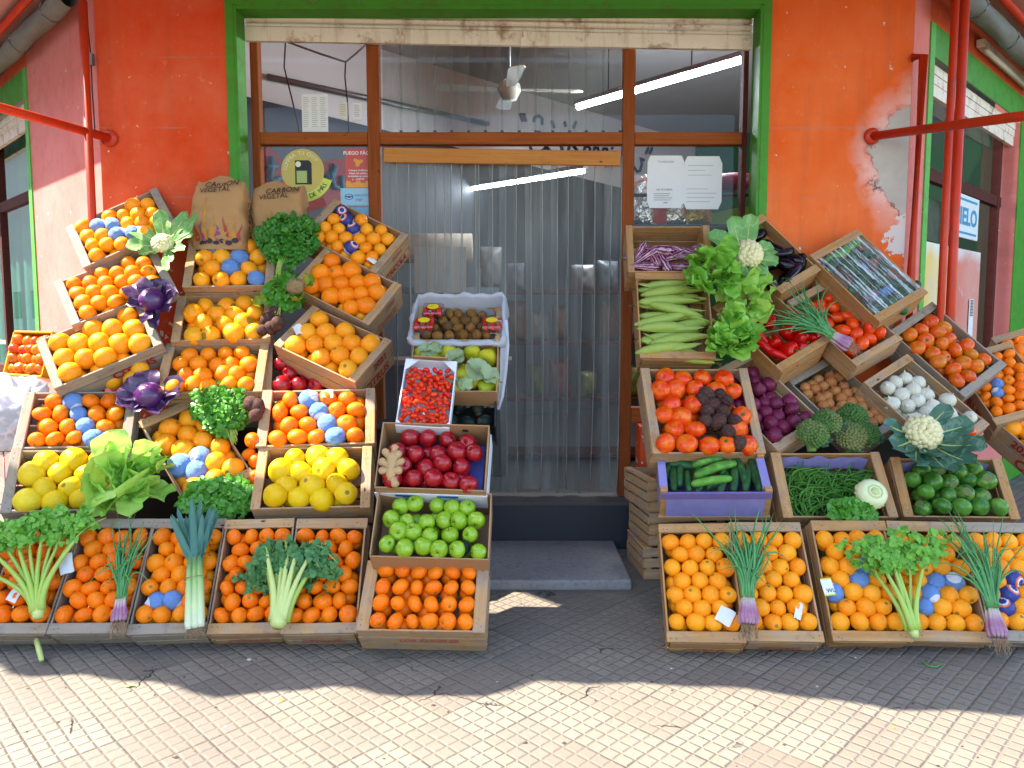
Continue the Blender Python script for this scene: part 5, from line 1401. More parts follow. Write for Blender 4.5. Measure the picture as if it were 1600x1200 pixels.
for px, py, g, L__ in ((992, 403, 10, .15), (1010, 402, 30, .2), (1031, 391, -12, .18), (1008, 417, 0, .17), (1037, 412, -62, .16), (1052, 400, 20, .16), (1076, 402, 8, .17), (1084, 390, 30, .15), (1062, 418, -10, .15), (1022, 404, -75, .15), (1092, 404, -40, .15), (1090, 418, 10, .16), (1000, 392, 60, .14), (1066, 391, -20, .15)):
    p = onplane(px, py, c.c - c.n * rr.uniform(.02, .05), c.n); M = basis(p, c.r, c.u) @ Matrix.Rotation(R(g), 4, 'Z') @ Matrix.Rotation(rr.uniform(-.3, .3), 4, 'Y') @ Matrix.Rotation(rr.uniform(-3, 3), 4, 'X')
    spawn('striped', M, (L__, L__ * .82, L__ * .82), 'purple striped eggplant in the ' + WHERE['R1'], 'striped eggplants')
t_ = onplane(1510, 675, C_['R11'].c - C_['R11'].n * -.0, C_['R11'].n)
spawn('tomato', Matrix.Translation(t_) @ rrot(rnd, spread=.5), .095, 'single tomato lying among the white onions', None)
# corn cobs lie across their crate
c = C_['R2']; rr = random.Random(4)
for i in range(16):
    v = -.25 + .49 * i / 15; x_ = rr.uniform(-.03, .03)
    lx, ly = v, .02 + rr.uniform(-.03, .03)            # local X is up the crate, local Y to the left
    ang = R(90) + rr.uniform(-.22, .22) + (3.14159 if False else 0)
    M = c.M @ Matrix.Translation((lx, ly + (.03 if i % 3 else -.05), -.045 - .12 * max(0, v + .1) + .03 * (i % 2))) @ Matrix.Rotation(R(-90) + rr.uniform(-.3, .3) + (3.14 if i % 4 == 2 else 0), 4, 'Z') @ Matrix.Rotation(rr.uniform(-1.2, 1.2), 4, 'X')
    spawn('corn', M, (.32, .24, .24), 'corn cob in its green husk in the tall crate of corn', 'corn cobs')
# red peppers
c = C_['R5']
for px, py, key, d, rz in ((1178, 520, 'long_pepper', .26, -.9), (1196, 546, 'long_pepper', .24, -.8), (1200, 503, 'pepper', .1, .4), (1210, 535, 'pepper', .1, 1.9), (1232, 548, 'pepper', .12, .9), (1252, 530, 'pepper', .1, 2.2), (1222, 560, 'long_pepper', .2, -.6), (1185, 498, 'pepper', .09, .2), (1255, 545, 'pepper', .09, 0), (1230, 520, 'pepper', .1, 1.), (1272, 530, 'pepper', .1, 2.)):
    p = onplane(px, py, c.c - c.n * .05, c.n)
    M = basis(p, Vector((1, 0, 0)), c.u)
    if key == 'long_pepper': M = M @ Matrix.Rotation(rz, 4, 'Z')
    else: M = M @ rrot(rnd, spread=.4) @ Matrix.Rotation(rz, 4, 'Z') @ Matrix.Rotation(-.6, 4, 'X')
    spawn(key, M, d, ('long narrow red pepper' if key == 'long_pepper' else 'blocky red bell pepper') + ' in the tilted crate of peppers', 'long red peppers' if key == 'long_pepper' else 'red bell peppers')
p = onplane(1163, 523, c.c + c.n * .02, c.n); M_yp = fruit('yellow_pepper_skin', ['d88a08', 'e09a10'], .2, coat=.4)
o = link('yellow_pepper', pepper(1).mesh('yellow_pepper', M_yp), None, Matrix.Translation(p) @ Matrix.Diagonal((.08, .08, .08, 1))); tag(o, 'yellow orange pepper peeking out beside the lettuce', 'pepper'); link('stem', KIND['pepper'][3][0][1], o)
# cucumbers in the paper lined box
M_lilac = plain('lilac_paper', '877fb2', .7, var=.25, scale=9, bump=.5)
M_lilacd = plain('lilac_paper_strip', '6c5c90', .65, var=.2, scale=9, bump=.4)
c = C_['R12']; bx = empty('paper_lined_crate', c.M, 'pale wooden box lined with lilac paper, holding cucumbers', 'crate', 'wooden fruit crates')
L_, W_, D_ = c.L, c.W, .17
mb = MB(); mb.box((0, W_ / 2 - .006, -D_ / 2), (L_ - .06, .012, D_)); mb.obj('back_board', M_cn, bx)
for s in (-1, 1):
    mb = MB(); mb.box((s * (L_ / 2 - .02), 0, -.012), (.04, W_ - .05, .022)); mb.box((s * (L_ / 2 - .004), 0, -D_ / 2), (.008, W_ - .06, D_ - .03)); mb.obj('lilac_rim', M_lilac, bx)
    for y in (-1, 1):
        mb = MB(); mb.box((s * (L_ / 2 - .018), y * (W_ / 2 - .018), -D_ / 2 + .008), (.036, .036, D_ + .02)); bevelled(mb.obj('corner_post', M_cn, bx), .003)
mb = MB(); mb.box((0, -W_ / 2 - .001, -.016), (L_ - .01, .012, .04)); mb.obj('paper_band', M_lilacd, bx)
N_ = 24; mb = MB(); vs = [(-L_ / 2 + .03 + (L_ - .06) * i / N_, -W_ / 2 - .004 + .006 * math.sin(i * 1.9 + j * 2) * (1 if 0 < j < 4 else 0), -.038 - (D_ - .045) * j / 4) for j in range(5) for i in range(N_ + 1)]
mb.add(vs, [(j * (N_ + 1) + i, (j + 1) * (N_ + 1) + i, (j + 1) * (N_ + 1) + i + 1, j * (N_ + 1) + i + 1) for j in range(4) for i in range(N_)]); mb.obj('paper_front', M_lilac, bx)
mb = MB(); mb.box((0, -W_ / 2 + .004, -D_ - .004), (L_ + .01, .03, .022)); mb.obj('front_slat', M_cn, bx)
mb = MB(); mb.box((0, 0, -D_), (L_ - .02, W_ - .02, .006)); mb.obj('base', M_lilacd, bx)
for px, py, L__, ang, key in ((1052, 750, .17, 90, 'cucumber'), (1075, 753, .15, 92, 'cucumber'), (1147, 748, .19, 84, 'cucumber'), (1167, 748, .2, 80, 'cucumber'), (1185, 752, .17, 85, 'cucumber'), (1065, 727, .24, -5, 'cucumber'), (1130, 735, .2, 80, 'cucumber'), (1105, 723, .17, 22, 'pale_cucumber'), (1118, 735, .24, 27, 'pale_cucumber'), (1112, 753, .21, 15, 'pale_cucumber'), (1117, 762, .1, 20, 'cucumber'), (1096, 758, .16, 70, 'cucumber'), (1090, 742, .18, 80, 'cucumber'), (1062, 742, .17, 88, 'cucumber'), (1157, 735, .2, 100, 'cucumber'), (1178, 738, .19, 95, 'cucumber'), (1130, 755, .18, 75, 'cucumber'), (1043, 735, .15, 80, 'cucumber')):
    p = onplane(px, py, c.c - c.n * (.04 if key == 'cucumber' else .012), c.n)
    M = basis(p, c.r, c.u) @ Matrix.Rotation(R(ang), 4, 'Z')
    spawn(key, M, (L__, L__ * 1.05 if L__ < .2 else L__ * .95, .2), ('dark green cucumber lying' if key == 'cucumber' else 'pale green cucumber lying on top') + ' in the lilac paper box', 'dark cucumbers in the lilac box' if key == 'cucumber' else 'pale cucumbers in the lilac box')
# green beans: hundreds heaped, the upper ones each a bean
M_bean = fruit('green_bean_skin', ['2f5a1a', '44701f', '3a6622', '5a8430'], .4)
def bean(i):
    rr = random.Random(i); b1, b2 = rr.uniform(-.25, .25), rr.uniform(.05, .3)
    pts = [Vector((t_ - .5, b1 * (1 - (2 * t_ - 1) ** 2) + .05 * math.sin(6 * t_ + i), .1 * b2 * (1 - (2 * t_ - 1) ** 2))) for t_ in [q_ / 10 for q_ in range(11)]]
    mb = MB(); mb.tube(pts, [.004, .022, .03, .032, .03, .032, .03, .032, .028, .02, .004], 7); return mb.mesh('green_bean', M_bean)
kind('bean', 'green_bean', 'green bean', [bean(i) for i in range(7)])
c = C_['R13']; rr = random.Random(12)
mb = MB()
for i in range(260):
    x, y = rr.uniform(-c.L / 2 + .07, c.L / 2 - .07), rr.uniform(-c.W / 2 + .03, c.W / 2 - .09)
    M = c.M @ Matrix.Translation((x, y, -.06 - .1 * max(0, y) + rr.uniform(-.02, .035))) @ Matrix.Rotation(rr.gauss(.6, .9), 4, 'Z') @ Matrix.Rotation(rr.uniform(-.25, .25), 4, 'Y')
    spawn('bean', M, rr.uniform(.11, .17), 'slender green bean in the crate of beans', 'green beans')
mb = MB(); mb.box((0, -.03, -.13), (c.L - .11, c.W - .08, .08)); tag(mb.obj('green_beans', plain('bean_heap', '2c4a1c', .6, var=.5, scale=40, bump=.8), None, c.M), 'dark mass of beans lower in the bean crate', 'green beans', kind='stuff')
for k in ('R13', 'R14'):
    c = C_[k]; mb = MB(); n_ = 20
    vs = [(-c.L / 2 + .055 + (c.L - .11) * i / n_, c.W / 2 - .018 - .02 * j - .006 * math.sin(i * 1.3), -.02 - .09 * j + .012 * math.sin(i * .9)) for j in range(2) for i in range(n_ + 1)]
    mb.add(vs, [(i, n_ + 1 + i, n_ + 2 + i, i + 1) for i in range(n_)]); tag(mb.obj('paper_liner', M_lilac, None, c.M), 'lilac paper lining the back of the ' + WHERE[k], 'paper')
# stretch film over the wrapped crate
c = C_['R8']
for i, (px, py, L__, ang) in enumerate(((1330, 385, .2, 35), (1310, 400, .2, 30), (1335, 425, .2, 140), (1370, 440, .2, 60), (1400, 470, .22, 30), (1380, 480, .2, 20), (1350, 455, .2, 100), (1420, 455, .2, 40), (1300, 415, .16, 60), (1318, 412, .18, -30), (1350, 400, .2, 10), (1352, 430, .2, -20), (1378, 425, .2, 70), (1395, 445, .2, -10), (1340, 445, .18, 45), (1410, 470, .2, 80), (1372, 472, .18, -35), (1332, 405, .18, 80))):
    p = onplane(px, py, c.c - c.n * .06, c.n); M = basis(p, c.r, c.u) @ Matrix.Rotation(R(ang), 4, 'Z')
    spawn('pale_cucumber' if i < 2 else 'cucumber', M, (L__, .28, .22), 'green cucumber under the stretch film of the tilted crate', 'cucumbers under the film')
for i, (px, py, cl_) in enumerate(((1345, 420, '2f5a80'), (1385, 455, '35668e'), (1362, 462, '7a4460'))):
    p = onplane(px, py, c.c - c.n * .035, c.n); mb = MB(); mb.box((0, 0, 0), (.09, .05, .012)); tag(bevelled(mb.obj('produce_tray', plain('tray_%d' % i, cl_, .5, var=.3, scale=30), None, basis(p, c.a, c.b)), .003), ['blue label tray at the upper end under the stretch film', 'blue label tray in the middle under the stretch film', 'mauve label tray under the stretch film'][i], 'tray')
fm = NT('stretch_film'); fo = fm.co(); wv = fm.noise(fm.n('Mapping', {'Vector': fo, 'Scale': (2.5, 75, 9), 'Rotation': (0, 0, R(-40))}), 1., 4, .7)
wv2 = fm.noise(fm.n('Mapping', {'Vector': fo, 'Scale': (1.5, 38, 9), 'Rotation': (0, 0, R(-30))}), 1., 3, .6)
fm.set(Base_Color='e4e8ea', Roughness=.15); fm.bump(fm.m('ADD', wv, wv2), .9, .02)
fm.t.links.new(fm.n('MixShader', {0: fm.m('ADD', .05, fm.m('MULTIPLY', fm.ramp(fm.m('ADD', fm.m('MULTIPLY', wv, .6), fm.m('MULTIPLY', wv2, .4)), [(.49, '000000'), (.6, 'ffffff')]), .8)), 1: fm.n('BsdfTransparent'), 2: fm.b.outputs[0]}), fm.out.inputs[0])
mb = MB(); n_ = 24; rr = random.Random(2)
vs = [((i / n_ - .5) * (c.L - .1), (j / n_ - .5) * (c.W - .02), -.006 + rr.uniform(-.004, .006)) for j in range(n_ + 1) for i in range(n_ + 1)]
mb.add(vs, [(j * (n_ + 1) + i, j * (n_ + 1) + i + 1, (j + 1) * (n_ + 1) + i + 1, (j + 1) * (n_ + 1) + i) for j in range(n_) for i in range(n_)]); tag(mb.obj('stretch_film', fm.mat, None, c.M), 'clear wrinkled stretch film over the tilted crate on the right', 'plastic film')

# ------------------------------------------------------------------ cardboard boxes in the middle column
M_card = plain('brown_cardboard', '9c7650', .8, var=.1, scale=6, bump=.1); M_cardin = plain('inner_cardboard', 'a5805a', .8, var=.1, scale=6, bump=.1)
M_boxwhite = plain('white_box_print', 'd5d6dc', .5, var=.05)
def carton(k, label, D, out=None, back=.0, name='cardboard_box', flare=.0):
    c = C_[k]; root = empty(name, c.M, label, 'box', None); L_, W_ = c.L, c.W; t_ = .006
    out = out or M_card
    def wall(nm, o_, i_):
        mb = MB(); mb.add([*o_, *i_], [(0, 1, 2, 3), (7, 6, 5, 4), (0, 4, 5, 1), (1, 5, 6, 2), (2, 6, 7, 3), (3, 7, 4, 0)], 0, False); return mb.obj(nm, out, root)
    x, y = L_ / 2, W_ / 2
    rim = .004
    wall('front_wall_panel', [(-x, -y, 0), (x, -y, 0), (x, -y, -D), (-x, -y, -D)], [(-x, -y + t_, 0), (x, -y + t_, 0), (x, -y + t_, -D), (-x, -y + t_, -D)]).name = 'front_panel'
    wall('bp', [(-x, y - t_, back), (x, y - t_, back), (x, y - t_, -D), (-x, y - t_, -D)], [(-x, y, back), (x, y, back), (x, y, -D), (-x, y, -D)]).name = 'back_panel'
    for s in (-1, 1):
        wall('sp', [(s * x, -y + t_ + .0005, flare), (s * x, y - t_ - .0005, back), (s * x, y - t_ - .0005, -D), (s * x, -y + t_ + .0005, -D)], [(s * (x - t_), -y + t_ + .0005, flare), (s * (x - t_), y - t_ - .0005, back), (s * (x - t_), y - t_ - .0005, -D), (s * (x - t_), -y + t_ + .0005, -D)]).name = 'side_panel'
    mb = MB(); mb.box((0, 0, -D + .004), (L_ - .014, W_ - .014, .006)); mb.obj('base', M_cardin, root)
    c.root = root
    return root
rt_ = carton('M5', 'brown cardboard box of red apples with a white outer sleeve', .17, back=.045, flare=.01)
c = C_['M5']
mb = MB(); mb.box((0, -c.W / 2 - .004, -.105), (c.L + .012, .005, .125)); mb.box((c.L / 2 + .004, 0, -.105), (.005, c.W, .125)); sl_ = mb.obj('sleeve', M_boxwhite, rt_)
for x in (-.12, .08):
    mb = MB(); mb.box((x, -c.W / 2 - .0075, -.06), (.1, .002, .018)); mb.obj('printed_stripe', M_blue, sl_)
mb = MB(); mb.box((0, 0, -.115), (c.L - .05, c.W - .05, .004)); mb.obj('blue_tray', plain('blue_pulp_tray', '4a4f9a', .8, var=.15), rt_)
rt_ = carton('M6', 'brown cardboard box of green apples under the red apple box', .17, back=.035, flare=.01)
for k in ('M5', 'M6'):
    c = C_[k]; mb = MB()
    for s in (-.14, .14): mb.box((s, c.W / 2 - .0075, .0), (.028, .002, .02))
    mb.obj('hand_slot', M_dark, c.root)
rt_ = carton('M2', 'low brown carton of pears and tissue leaves', .14, back=.0)
fillw('M5', 'red_apple', .09, 'shiny red apple in the white sleeved cardboard box', 'red apples in the cardboard box', 'x', jit=.18, spread=1.4, margin=.03, layers=2, slope=.06, depth=-.01)
fillw('M6', 'green_apple', .086, 'green apple in the lower cardboard box', 'green apples', 'x', jit=.16, spread=1.4, margin=.02, layers=2, slope=.05, depth=-.01)
# dark avocado among the apples
p = onplane(724, 857, C_['M6'].c - C_['M6'].n * .01, C_['M6'].n)
spawn('avocado', Matrix.Translation(p) @ rrot(rnd), .08, 'single dark avocado among the green apples', None)
c = C_['M2']
for px, py, d, rx in ((657, 548, .11, 0), (677, 556, .12, .3), (700, 547, .125, -.2), (738, 548, .125, 0), (764, 556, .125, .4), (722, 585, .125, 0), (741, 595, .13, 1.6), (762, 605, .11, 1.2), (690, 575, .1, .5), (657, 570, .1, 0.9), (716, 605, .11, .8)):
    p = onplane(px, py, c.c - c.n * .05, c.n); M = basis(p, c.r, c.u) @ Matrix.Rotation(R(-90), 4, 'X') @ Matrix.Rotation(rx, 4, 'Y') @ Matrix.Rotation(rnd.uniform(-.3, .3), 4, 'X')
    spawn('pear', M, d * .9, 'yellow green pear bedded in tissue leaves in the carton', 'pears')
for i, (px, py, s_) in enumerate(((665, 548, .09), (680, 545, .08), (712, 560, .11), (745, 578, .13), (762, 588, .12), (728, 600, .08), (705, 600, .09))):
    p = onplane(px, py, c.c - c.n * .0, c.n); mb = MB(); g = rnd.uniform(0, 6)
    for q_ in range(2): mb.leaf(p - (c.r * math.cos(g + q_ * 1.5) + c.u * math.sin(g + q_ * 1.5)) * s_ * .5, c.r * math.cos(g + q_ * 1.5) + c.u * math.sin(g + q_ * 1.5), c.n, s_, s_ * .55, curl=rnd.uniform(.3, 1.2), ruf=.012, nu=3, nv=7, pw=(.3, .7), fold=.1)
    tag(mb.obj('tissue_leaf', M_wrapleaf), 'crumpled pale green tissue in the pear carton', 'tissue', 'tissue papers in the pear carton')
# white tray of cherry tomatoes
c = C_['M3']; L_, W_ = c.L, c.W
tr_ = empty('tomato_tray', c.M, 'white cardboard tray full of cherry tomatoes, propped over the pears', 'tray')
for s in (-1, 1):
    mb = MB(); mb.box((0, s * (W_ / 2 - .003), -.035), (L_, .006, .07)); mb.obj('side_panel', M_boxwhite, tr_)
    mb = MB(); mb.box((s * (L_ / 2 - .003), 0, -.035), (.0055, W_ - .013, .07)); mb.obj('end_panel', M_boxwhite, tr_)
    for q_ in (-1, 1):
        mb = MB(); x, y = s * (L_ / 2), q_ * (W_ / 2); e = .075
        o_ = [(x, y, .002), (x - s * e, y, .002), (x, y - q_ * e, .002)]
        if s * q_ > 0: o_ = o_[::-1]
        if s > 0 or True:
            sc_ = 1 if s > 0 else .55
            o_ = [(x + (px_ - x) * sc_, y + (py_ - y) * sc_, z_) for px_, py_, z_ in o_]
            mb.add(o_ + [(a_, b_, z_ - .003) for a_, b_, z_ in o_], [(2, 1, 0), (3, 4, 5), (0, 1, 4, 3), (1, 2, 5, 4), (2, 0, 3, 5)], 0, False); mb.obj('corner_flap', M_boxwhite, tr_)
mb = MB(); mb.box((0, 0, -.068), (L_ - .014, W_ - .014, .004)); mb.obj('base', M_boxwhite, tr_)
mb = MB(); mb.box((L_ / 2 + .001, 0, .012), (.006, W_ - .09, .07), rot=Matrix.Rotation(R(-20), 3, 'Y')); mb.obj('end_flap', M_card, tr_)
fillw('M3', 'cherry', .035, 'small red cherry tomato in the white tray', 'cherry tomatoes', 'y', jit=.3, spread=3., margin=.014, depth=-.004, layers=1, slope=.03, size_var=.16, area=(0, .93, 0, 1))
fillw('M3', 'cherry', .034, 'small red cherry tomato in the white tray', 'cherry tomatoes', 'x', jit=.3, spread=3., margin=.014, depth=.016, layers=1, slope=.03, size_var=.16, area=(0, .93, 0, 1))
# black plastic crate of avocados
c = C_['M4']; L_, W_ = c.L, c.W; M_bp = plain('black_plastic', '14161a', .45, var=.2)
bk = empty('plastic_crate', c.M, 'black perforated plastic crate of avocados beside the tomato tray', 'crate')
mb = MB(); y = W_ / 2
for r_ in range(5): mb.box((0, y, .05 - .022 * r_), (L_, .006, .008))
for k in range(17): mb.box((-L_ / 2 + L_ * k / 16, y + .0005, .006), (.007, .005, .1))
mb.obj('back_panel', M_bp, bk)
for s in (-1, 1): mb = MB(); mb.box((s * L_ / 2, 0, -.05), (.008, W_ + .02, .2)); mb.obj('side_panel', M_bp, bk)
mb = MB(); mb.box((0, 0, -.13), (L_, W_, .006)); mb.obj('base', M_bp, bk)
fillw('M4', 'avocado', .088, 'dark avocado in the black plastic crate', 'avocados', 'x', jit=.12, margin=.01, depth=.01, layers=1)
# kiwi crate lined with white plastic
c = C_['M1']; make_crate(c, 'small crate of kiwis lined with white plastic', 'w', .14, .03)
M_film = leafmat('white_plastic_sheet', 'b9bcc4', 'd2d4da', rough=.3, trans=.45, scale=4)
rr = random.Random(8); mb = MB(); NU, NV = 60, 14; L_, W_ = c.L + .02, c.W + .015
vs = []
per = 2 * (L_ + W_)
def perim(s_):
    s_ = s_ % per
    if s_ < L_: return (-L_ / 2 + s_, -W_ / 2, 0, -1)
    s_ -= L_
    if s_ < W_: return (L_ / 2, -W_ / 2 + s_, 1, 0)
    s_ -= W_
    if s_ < L_: return (L_ / 2 - s_, W_ / 2, 0, 1)
    s_ -= L_
    return (-L_ / 2, W_ / 2 - s_, -1, 0)
for j in range(NV + 1):
    v = j / NV
    for i in range(NU):
        x, y, ox, oy = perim(per * i / NU + .013)
        wv_ = math.sin(i * 1.7) * .5 + math.sin(i * .83 + 2) * .5
        up_ = (.085 if oy > 0 else .03 if ox else .006)     # the sheet stands up behind, folds low in front
        if ox > 0 and y > 0: up_ = .08
        k1 = v / .45
        if v < .45: r_, z_ = -.022 + .02 * k1, -.06 + (.06 + up_ + .012 * wv_) * k1
        else:
            k2 = (v - .45) / .55; dp_ = .12 if (ox > 0) else .05
            if oy < 0: dp_ = .03
            r_, z_ = .0 + .025 * math.sin(k2 * 2.6) + .010 * wv_ * k2, up_ + .012 * wv_ - (up_ + dp_) * k2 ** 1.3
        vs.append((x + ox * r_ + rr.uniform(-.004, .004), y + oy * r_ + rr.uniform(-.004, .004), z_ + rr.uniform(-.003, .003)))
mb.add(vs, [(j * NU + i, j * NU + (i + 1) % NU, (j + 1) * NU + (i + 1) % NU, (j + 1) * NU + i) for j in range(NV) for i in range(NU)])
tag(mb.obj('plastic_liner', M_film, None, c.M), 'white plastic sheet folded over the rims of the kiwi crate', 'plastic sheet')
fillw('M1', 'kiwi', .066, 'brown fuzzy kiwi in the plastic lined crate', 'kiwis', 'x', jit=.16, layers=2, margin=.04, slope=.12, depth=-.012)
# long hanging tail of the plastic sheet
mb = MB(); pts_ = [(785, 500), (789, 540), (787, 580), (783, 620), (778, 640)]; vs = []
for j, (px, py) in enumerate(pts_):
    p = at(px, py, -.72 - .02 * j)
    for i in range(5): vs.append(p + Vector(((i - 2) * (.014 - .0022 * j), -.012 * math.sin(i * 2.2 + j), 0)))
mb.add(vs, [(j * 5 + i, j * 5 + i + 1, j * 5 + 6 + i, j * 5 + 5 + i) for j in range(4) for i in range(4)]); tag(mb.obj('plastic_tail', M_film), 'twisted tail of white plastic hanging down beside the pear carton', 'plastic sheet')
# strawberry punnets
M_straw = fruit('strawberry_skin', ['c81418', 'd8241c', 'b81014'], .3, .6, 40, coat=.3); M_clear = glass('clear_punnet', (.98, .99, .99), .06, .08)
def strawb(i): mb = MB(); mb.lathe([(0, .5), (.2, .46), (.36, .3), (.38, .1), (.28, -.2), (.12, -.46), (0, -.5)], 14); return mb.mesh('strawberry', M_straw)
STW = [strawb(0)]; c = C_['M1']
for px, py, lb_ in ((678, 493, 'upper of the two strawberry punnets on the left of the kiwis'), (664, 514, 'lower left strawberry punnet on the kiwis'), (769, 514, 'strawberry punnet on the right of the kiwis')):
    p = onplane(px, py, c.c + c.n * .0, c.n); M = basis(p, c.r, c.u); pn = empty('strawberry_punnet', M, lb_, 'punnet')
    mb = MB(); mb.box((0, 0, .03), (.115, .095, .05)); bevelled(mb.obj('clear_box', M_clear, pn), .012, 2)
    for i in range(9):
        so_ = link('strawberry', STW[0], pn, Matrix.Translation((-.036 + .036 * (i % 3) + rnd.uniform(-.006, .006), -.028 + .028 * (i // 3), .028 + rnd.uniform(0, .012))) @ rrot(rnd) @ Matrix.Diagonal((.038, .038, .044, 1)))
        mb = MB()
        for k in range(5): mb.leaf((0, 0, .45), (math.cos(k * 1.26), math.sin(k * 1.26), .2), (0, 0, 1), .4, .13, curl=.5, nu=1, nv=3)
        link('calyx', mb.mesh('calyx', M_gstem), so_)
    d_ = disc(pn, 0, 1, 0, 6.2832, .0562, plain('yellow_label', 'd2b01c', .4, var=.03), 'label', n=24); d_.matrix_local = Matrix.Translation((0, .012, 0)) @ Matrix.Diagonal((.032, .02, 1, 1))
# ------------------------------------------------------------------ the lower layers of fruit, seen only in gaps
for nm, m in (('orange', M_orange), ('mandarin', M_mand)):
    bm_v, bm_f = [], []
    base = ball(8, 12, .03).mesh('tmp', m); bv = [v.co.copy() for v in base.vertices]; bf = [tuple(p.vertices) for p in base.polygons]
    mb = MB()
    for M, d in UNDER[nm]: mb.add([M @ (v * d) for v in bv], bf)
    bpy.data.meshes.remove(base)
    if mb.v: tag(mb.obj(nm + 's', m), 'lower layer of ' + nm + 's showing in the gaps of the crates', nm + 's', kind='stuff')
# empty crates stacked right of the doorstep
for i, (z0, dx) in enumerate(((.0, .0), (.2, .015), (.395, -.01))):
    c = Crate(); c.k = 'E%d' % i; c.L, c.W = .46, .38; c.M = Matrix.Translation((.96 + dx, -.36, z0 + .192)) @ Matrix.Rotation(R(6 + 3 * i), 4, 'Z')
    make_crate(c, ['lowest', 'middle', 'topmost'][i] + ' empty slatted crate stacked right of the doorstep', 'w', .19, .05, slats=3)
# ------------------------------------------------------------------ leafy vegetables laid over the crates
def lay(base, tip, lift=.05, roll=0., pb=None, pt=None):
    """frame on the display: origin at the base pixel, Y towards the tip pixel, Z out towards the street; and the length"""
    p0, c0 = onsurf(*base, prefer=pb); p1, c1 = onsurf(*tip, prefer=pt)
    n = (c0.n + c1.n).normalized()
    p0 = p0 + c0.n * lift; p1 = p1 + c1.n * lift
    y = p1 - p0; L = y.length; y.normalize(); z = (n - y * n.dot(y)).normalized(); x = y.cross(z)
    M = Matrix((x, y, z)).transposed().to_4x4(); M.translation = p0
    return M @ Matrix.Rotation(roll, 4, 'Y'), L
M_celst = plain('celery_stalk', '98b048', .45, var=.22, scale=8)
M_celst2 = plain('celery_stalk_pale', 'b4bf70', .45, var=.2, scale=8)
M_celleaf = leafmat('celery_leaf', '458c24', '90cc42', rough=.5, trans=.35)
M_wilt = leafmat('wilted_celery_leaf', '316632', '5c924c', rough=.55, trans=.25)
M_pars = leafmat('parsley_leaf', '317a1c', '72b634', rough=.45, trans=.35)
M_parsd = leafmat('dark_parsley_leaf', '276818', '529c2a', rough=.45, trans=.3)
M_let = leafmat('lettuce_leaf', '86c640', 'c8e870', vein='d2e894', rough=.45, trans=.4, scale=12)
M_letd = leafmat('dark_lettuce_leaf', '60a42c', '9cd44c', vein='a4d270', rough=.45, trans=.35, scale=12)
M_onl = leafmat('spring_onion_leaf', '33723a', '60a456', rough=.4, trans=.15)
M_leekl = leafmat('leek_leaf', '2f5a50', '4f7f6a', rough=.45, trans=.15)
M_caul = leafmat('cauliflower_leaf', '528c3e', '7cb260', vein='c0d698', rough=.5, trans=.25, scale=14)
M_cauld = leafmat('blue_green_leaf', '2a5240', '4a7458', vein='9ab890', rough=.5, trans=.2, scale=14)
M_curd = plain('cauliflower_curd', 'd8cc98', .75, var=.12, scale=14, bump=.3)
M_brocc = fruit('broccoli_florets', ['4a6a34'], .85, patch='7a7a4a', ps=3., blotch=.6)
M_brocst = plain('broccoli_stalk', '6a9048', .6, var=.15)
M_cab = NT('red_cabbage'); o_ = M_cab.co(); M_cab.set(Base_Color=M_cab.mix(M_cab.noise(o_, 6., 5), '2a0a38', '5c1f62'), Roughness=.3, Coat_Weight=.2)
vn = M_cab.ramp(M_cab.n('TexVoronoi', {'Vector': o_, 'Scale': 7.}, 0, feature='DISTANCE_TO_EDGE'), [(.02, 'ffffff'), (.06, '000000')]); M_cab.bump(vn, .3, .003); M_cab = M_cab.mat
M_cabl = leafmat('red_cabbage_outer_leaf', '26162f', '4a2f56', vein='7a5a86', rough=.35, trans=.12, scale=10)
M_bulb = NT('purple_bulb'); o_ = M_bulb.co('Generated'); yy = M_bulb.n('SeparateXYZ', {0: o_}, 1)
M_bulb.set(Base_Color=M_bulb.mix(M_bulb.noise(M_bulb.co(), 40., 3), M_bulb.ramp(yy, [(.0, '6a2450'), (.35, '7a2f5c'), (.75, 'c9b0b8'), (1., 'a8bf78')]), M_bulb.ramp(yy, [(.0, 'c0a0a8'), (.5, '8a4a70'), (1., 'b8c490')])), Roughness=.35); M_bulb = M_bulb.mat
M_root = plain('dry_roots', '8f7355', .9, var=.3)
M_leeks = NT('leek_shaft'); yy = M_leeks.n('SeparateXYZ', {0: M_leeks.co('Generated')}, 1)
M_leeks.set(Base_Color=M_leeks.mix(M_leeks.m('MULTIPLY', M_leeks.noise(M_leeks.co(), 30., 3), .4), M_leeks.ramp(yy, [(0, 'd0d0b4'), (.3, 'c2cf98'), (.7, '86a85c'), (1, '4f7a4a')]), '9ab070'), Roughness=.4); M_leeks = M_leeks.mat
M_paperwhite = M_paper

def leaflet(mb, p, d, n, s, rr, lobes=3, mi=0):
    """a three lobed, folded and toothed little leaf"""
    d = d.normalized(); n = (n - d * n.dot(d)); n = n.normalized() if n.length > 1e-4 else Vector((0, 0, 1)); sd = d.cross(n)
    for k in range(lobes):
        a = (k - (lobes - 1) / 2) * 1.0
        dd = (d * math.cos(a) + sd * math.sin(a)); ss = dd.cross(n)
        l = s * (1 if k == (lobes - 1) / 2 else .78); wv = l * .42; up_ = n * (l * rr.uniform(-.1, .22))
        tipn = n * (-l * rr.uniform(.0, .35))
        a0 = p; m1 = p + dd * l * .5 + ss * wv + up_; m2 = p + dd * l * .5 - ss * wv + up_; md = p + dd * l * .55; t1 = p + dd * l + tipn
        q1 = p + dd * l * .82 + ss * wv * .75 + tipn * .5; q2 = p + dd * l * .82 - ss * wv * .75 + tipn * .5
        mb.add([a0, m1, q1, t1, q2, m2, md], [(0, 6, 1), (1, 6, 2), (2, 6, 3), (3, 6, 4), (4, 6, 5), (5, 6, 0)], mi, True)
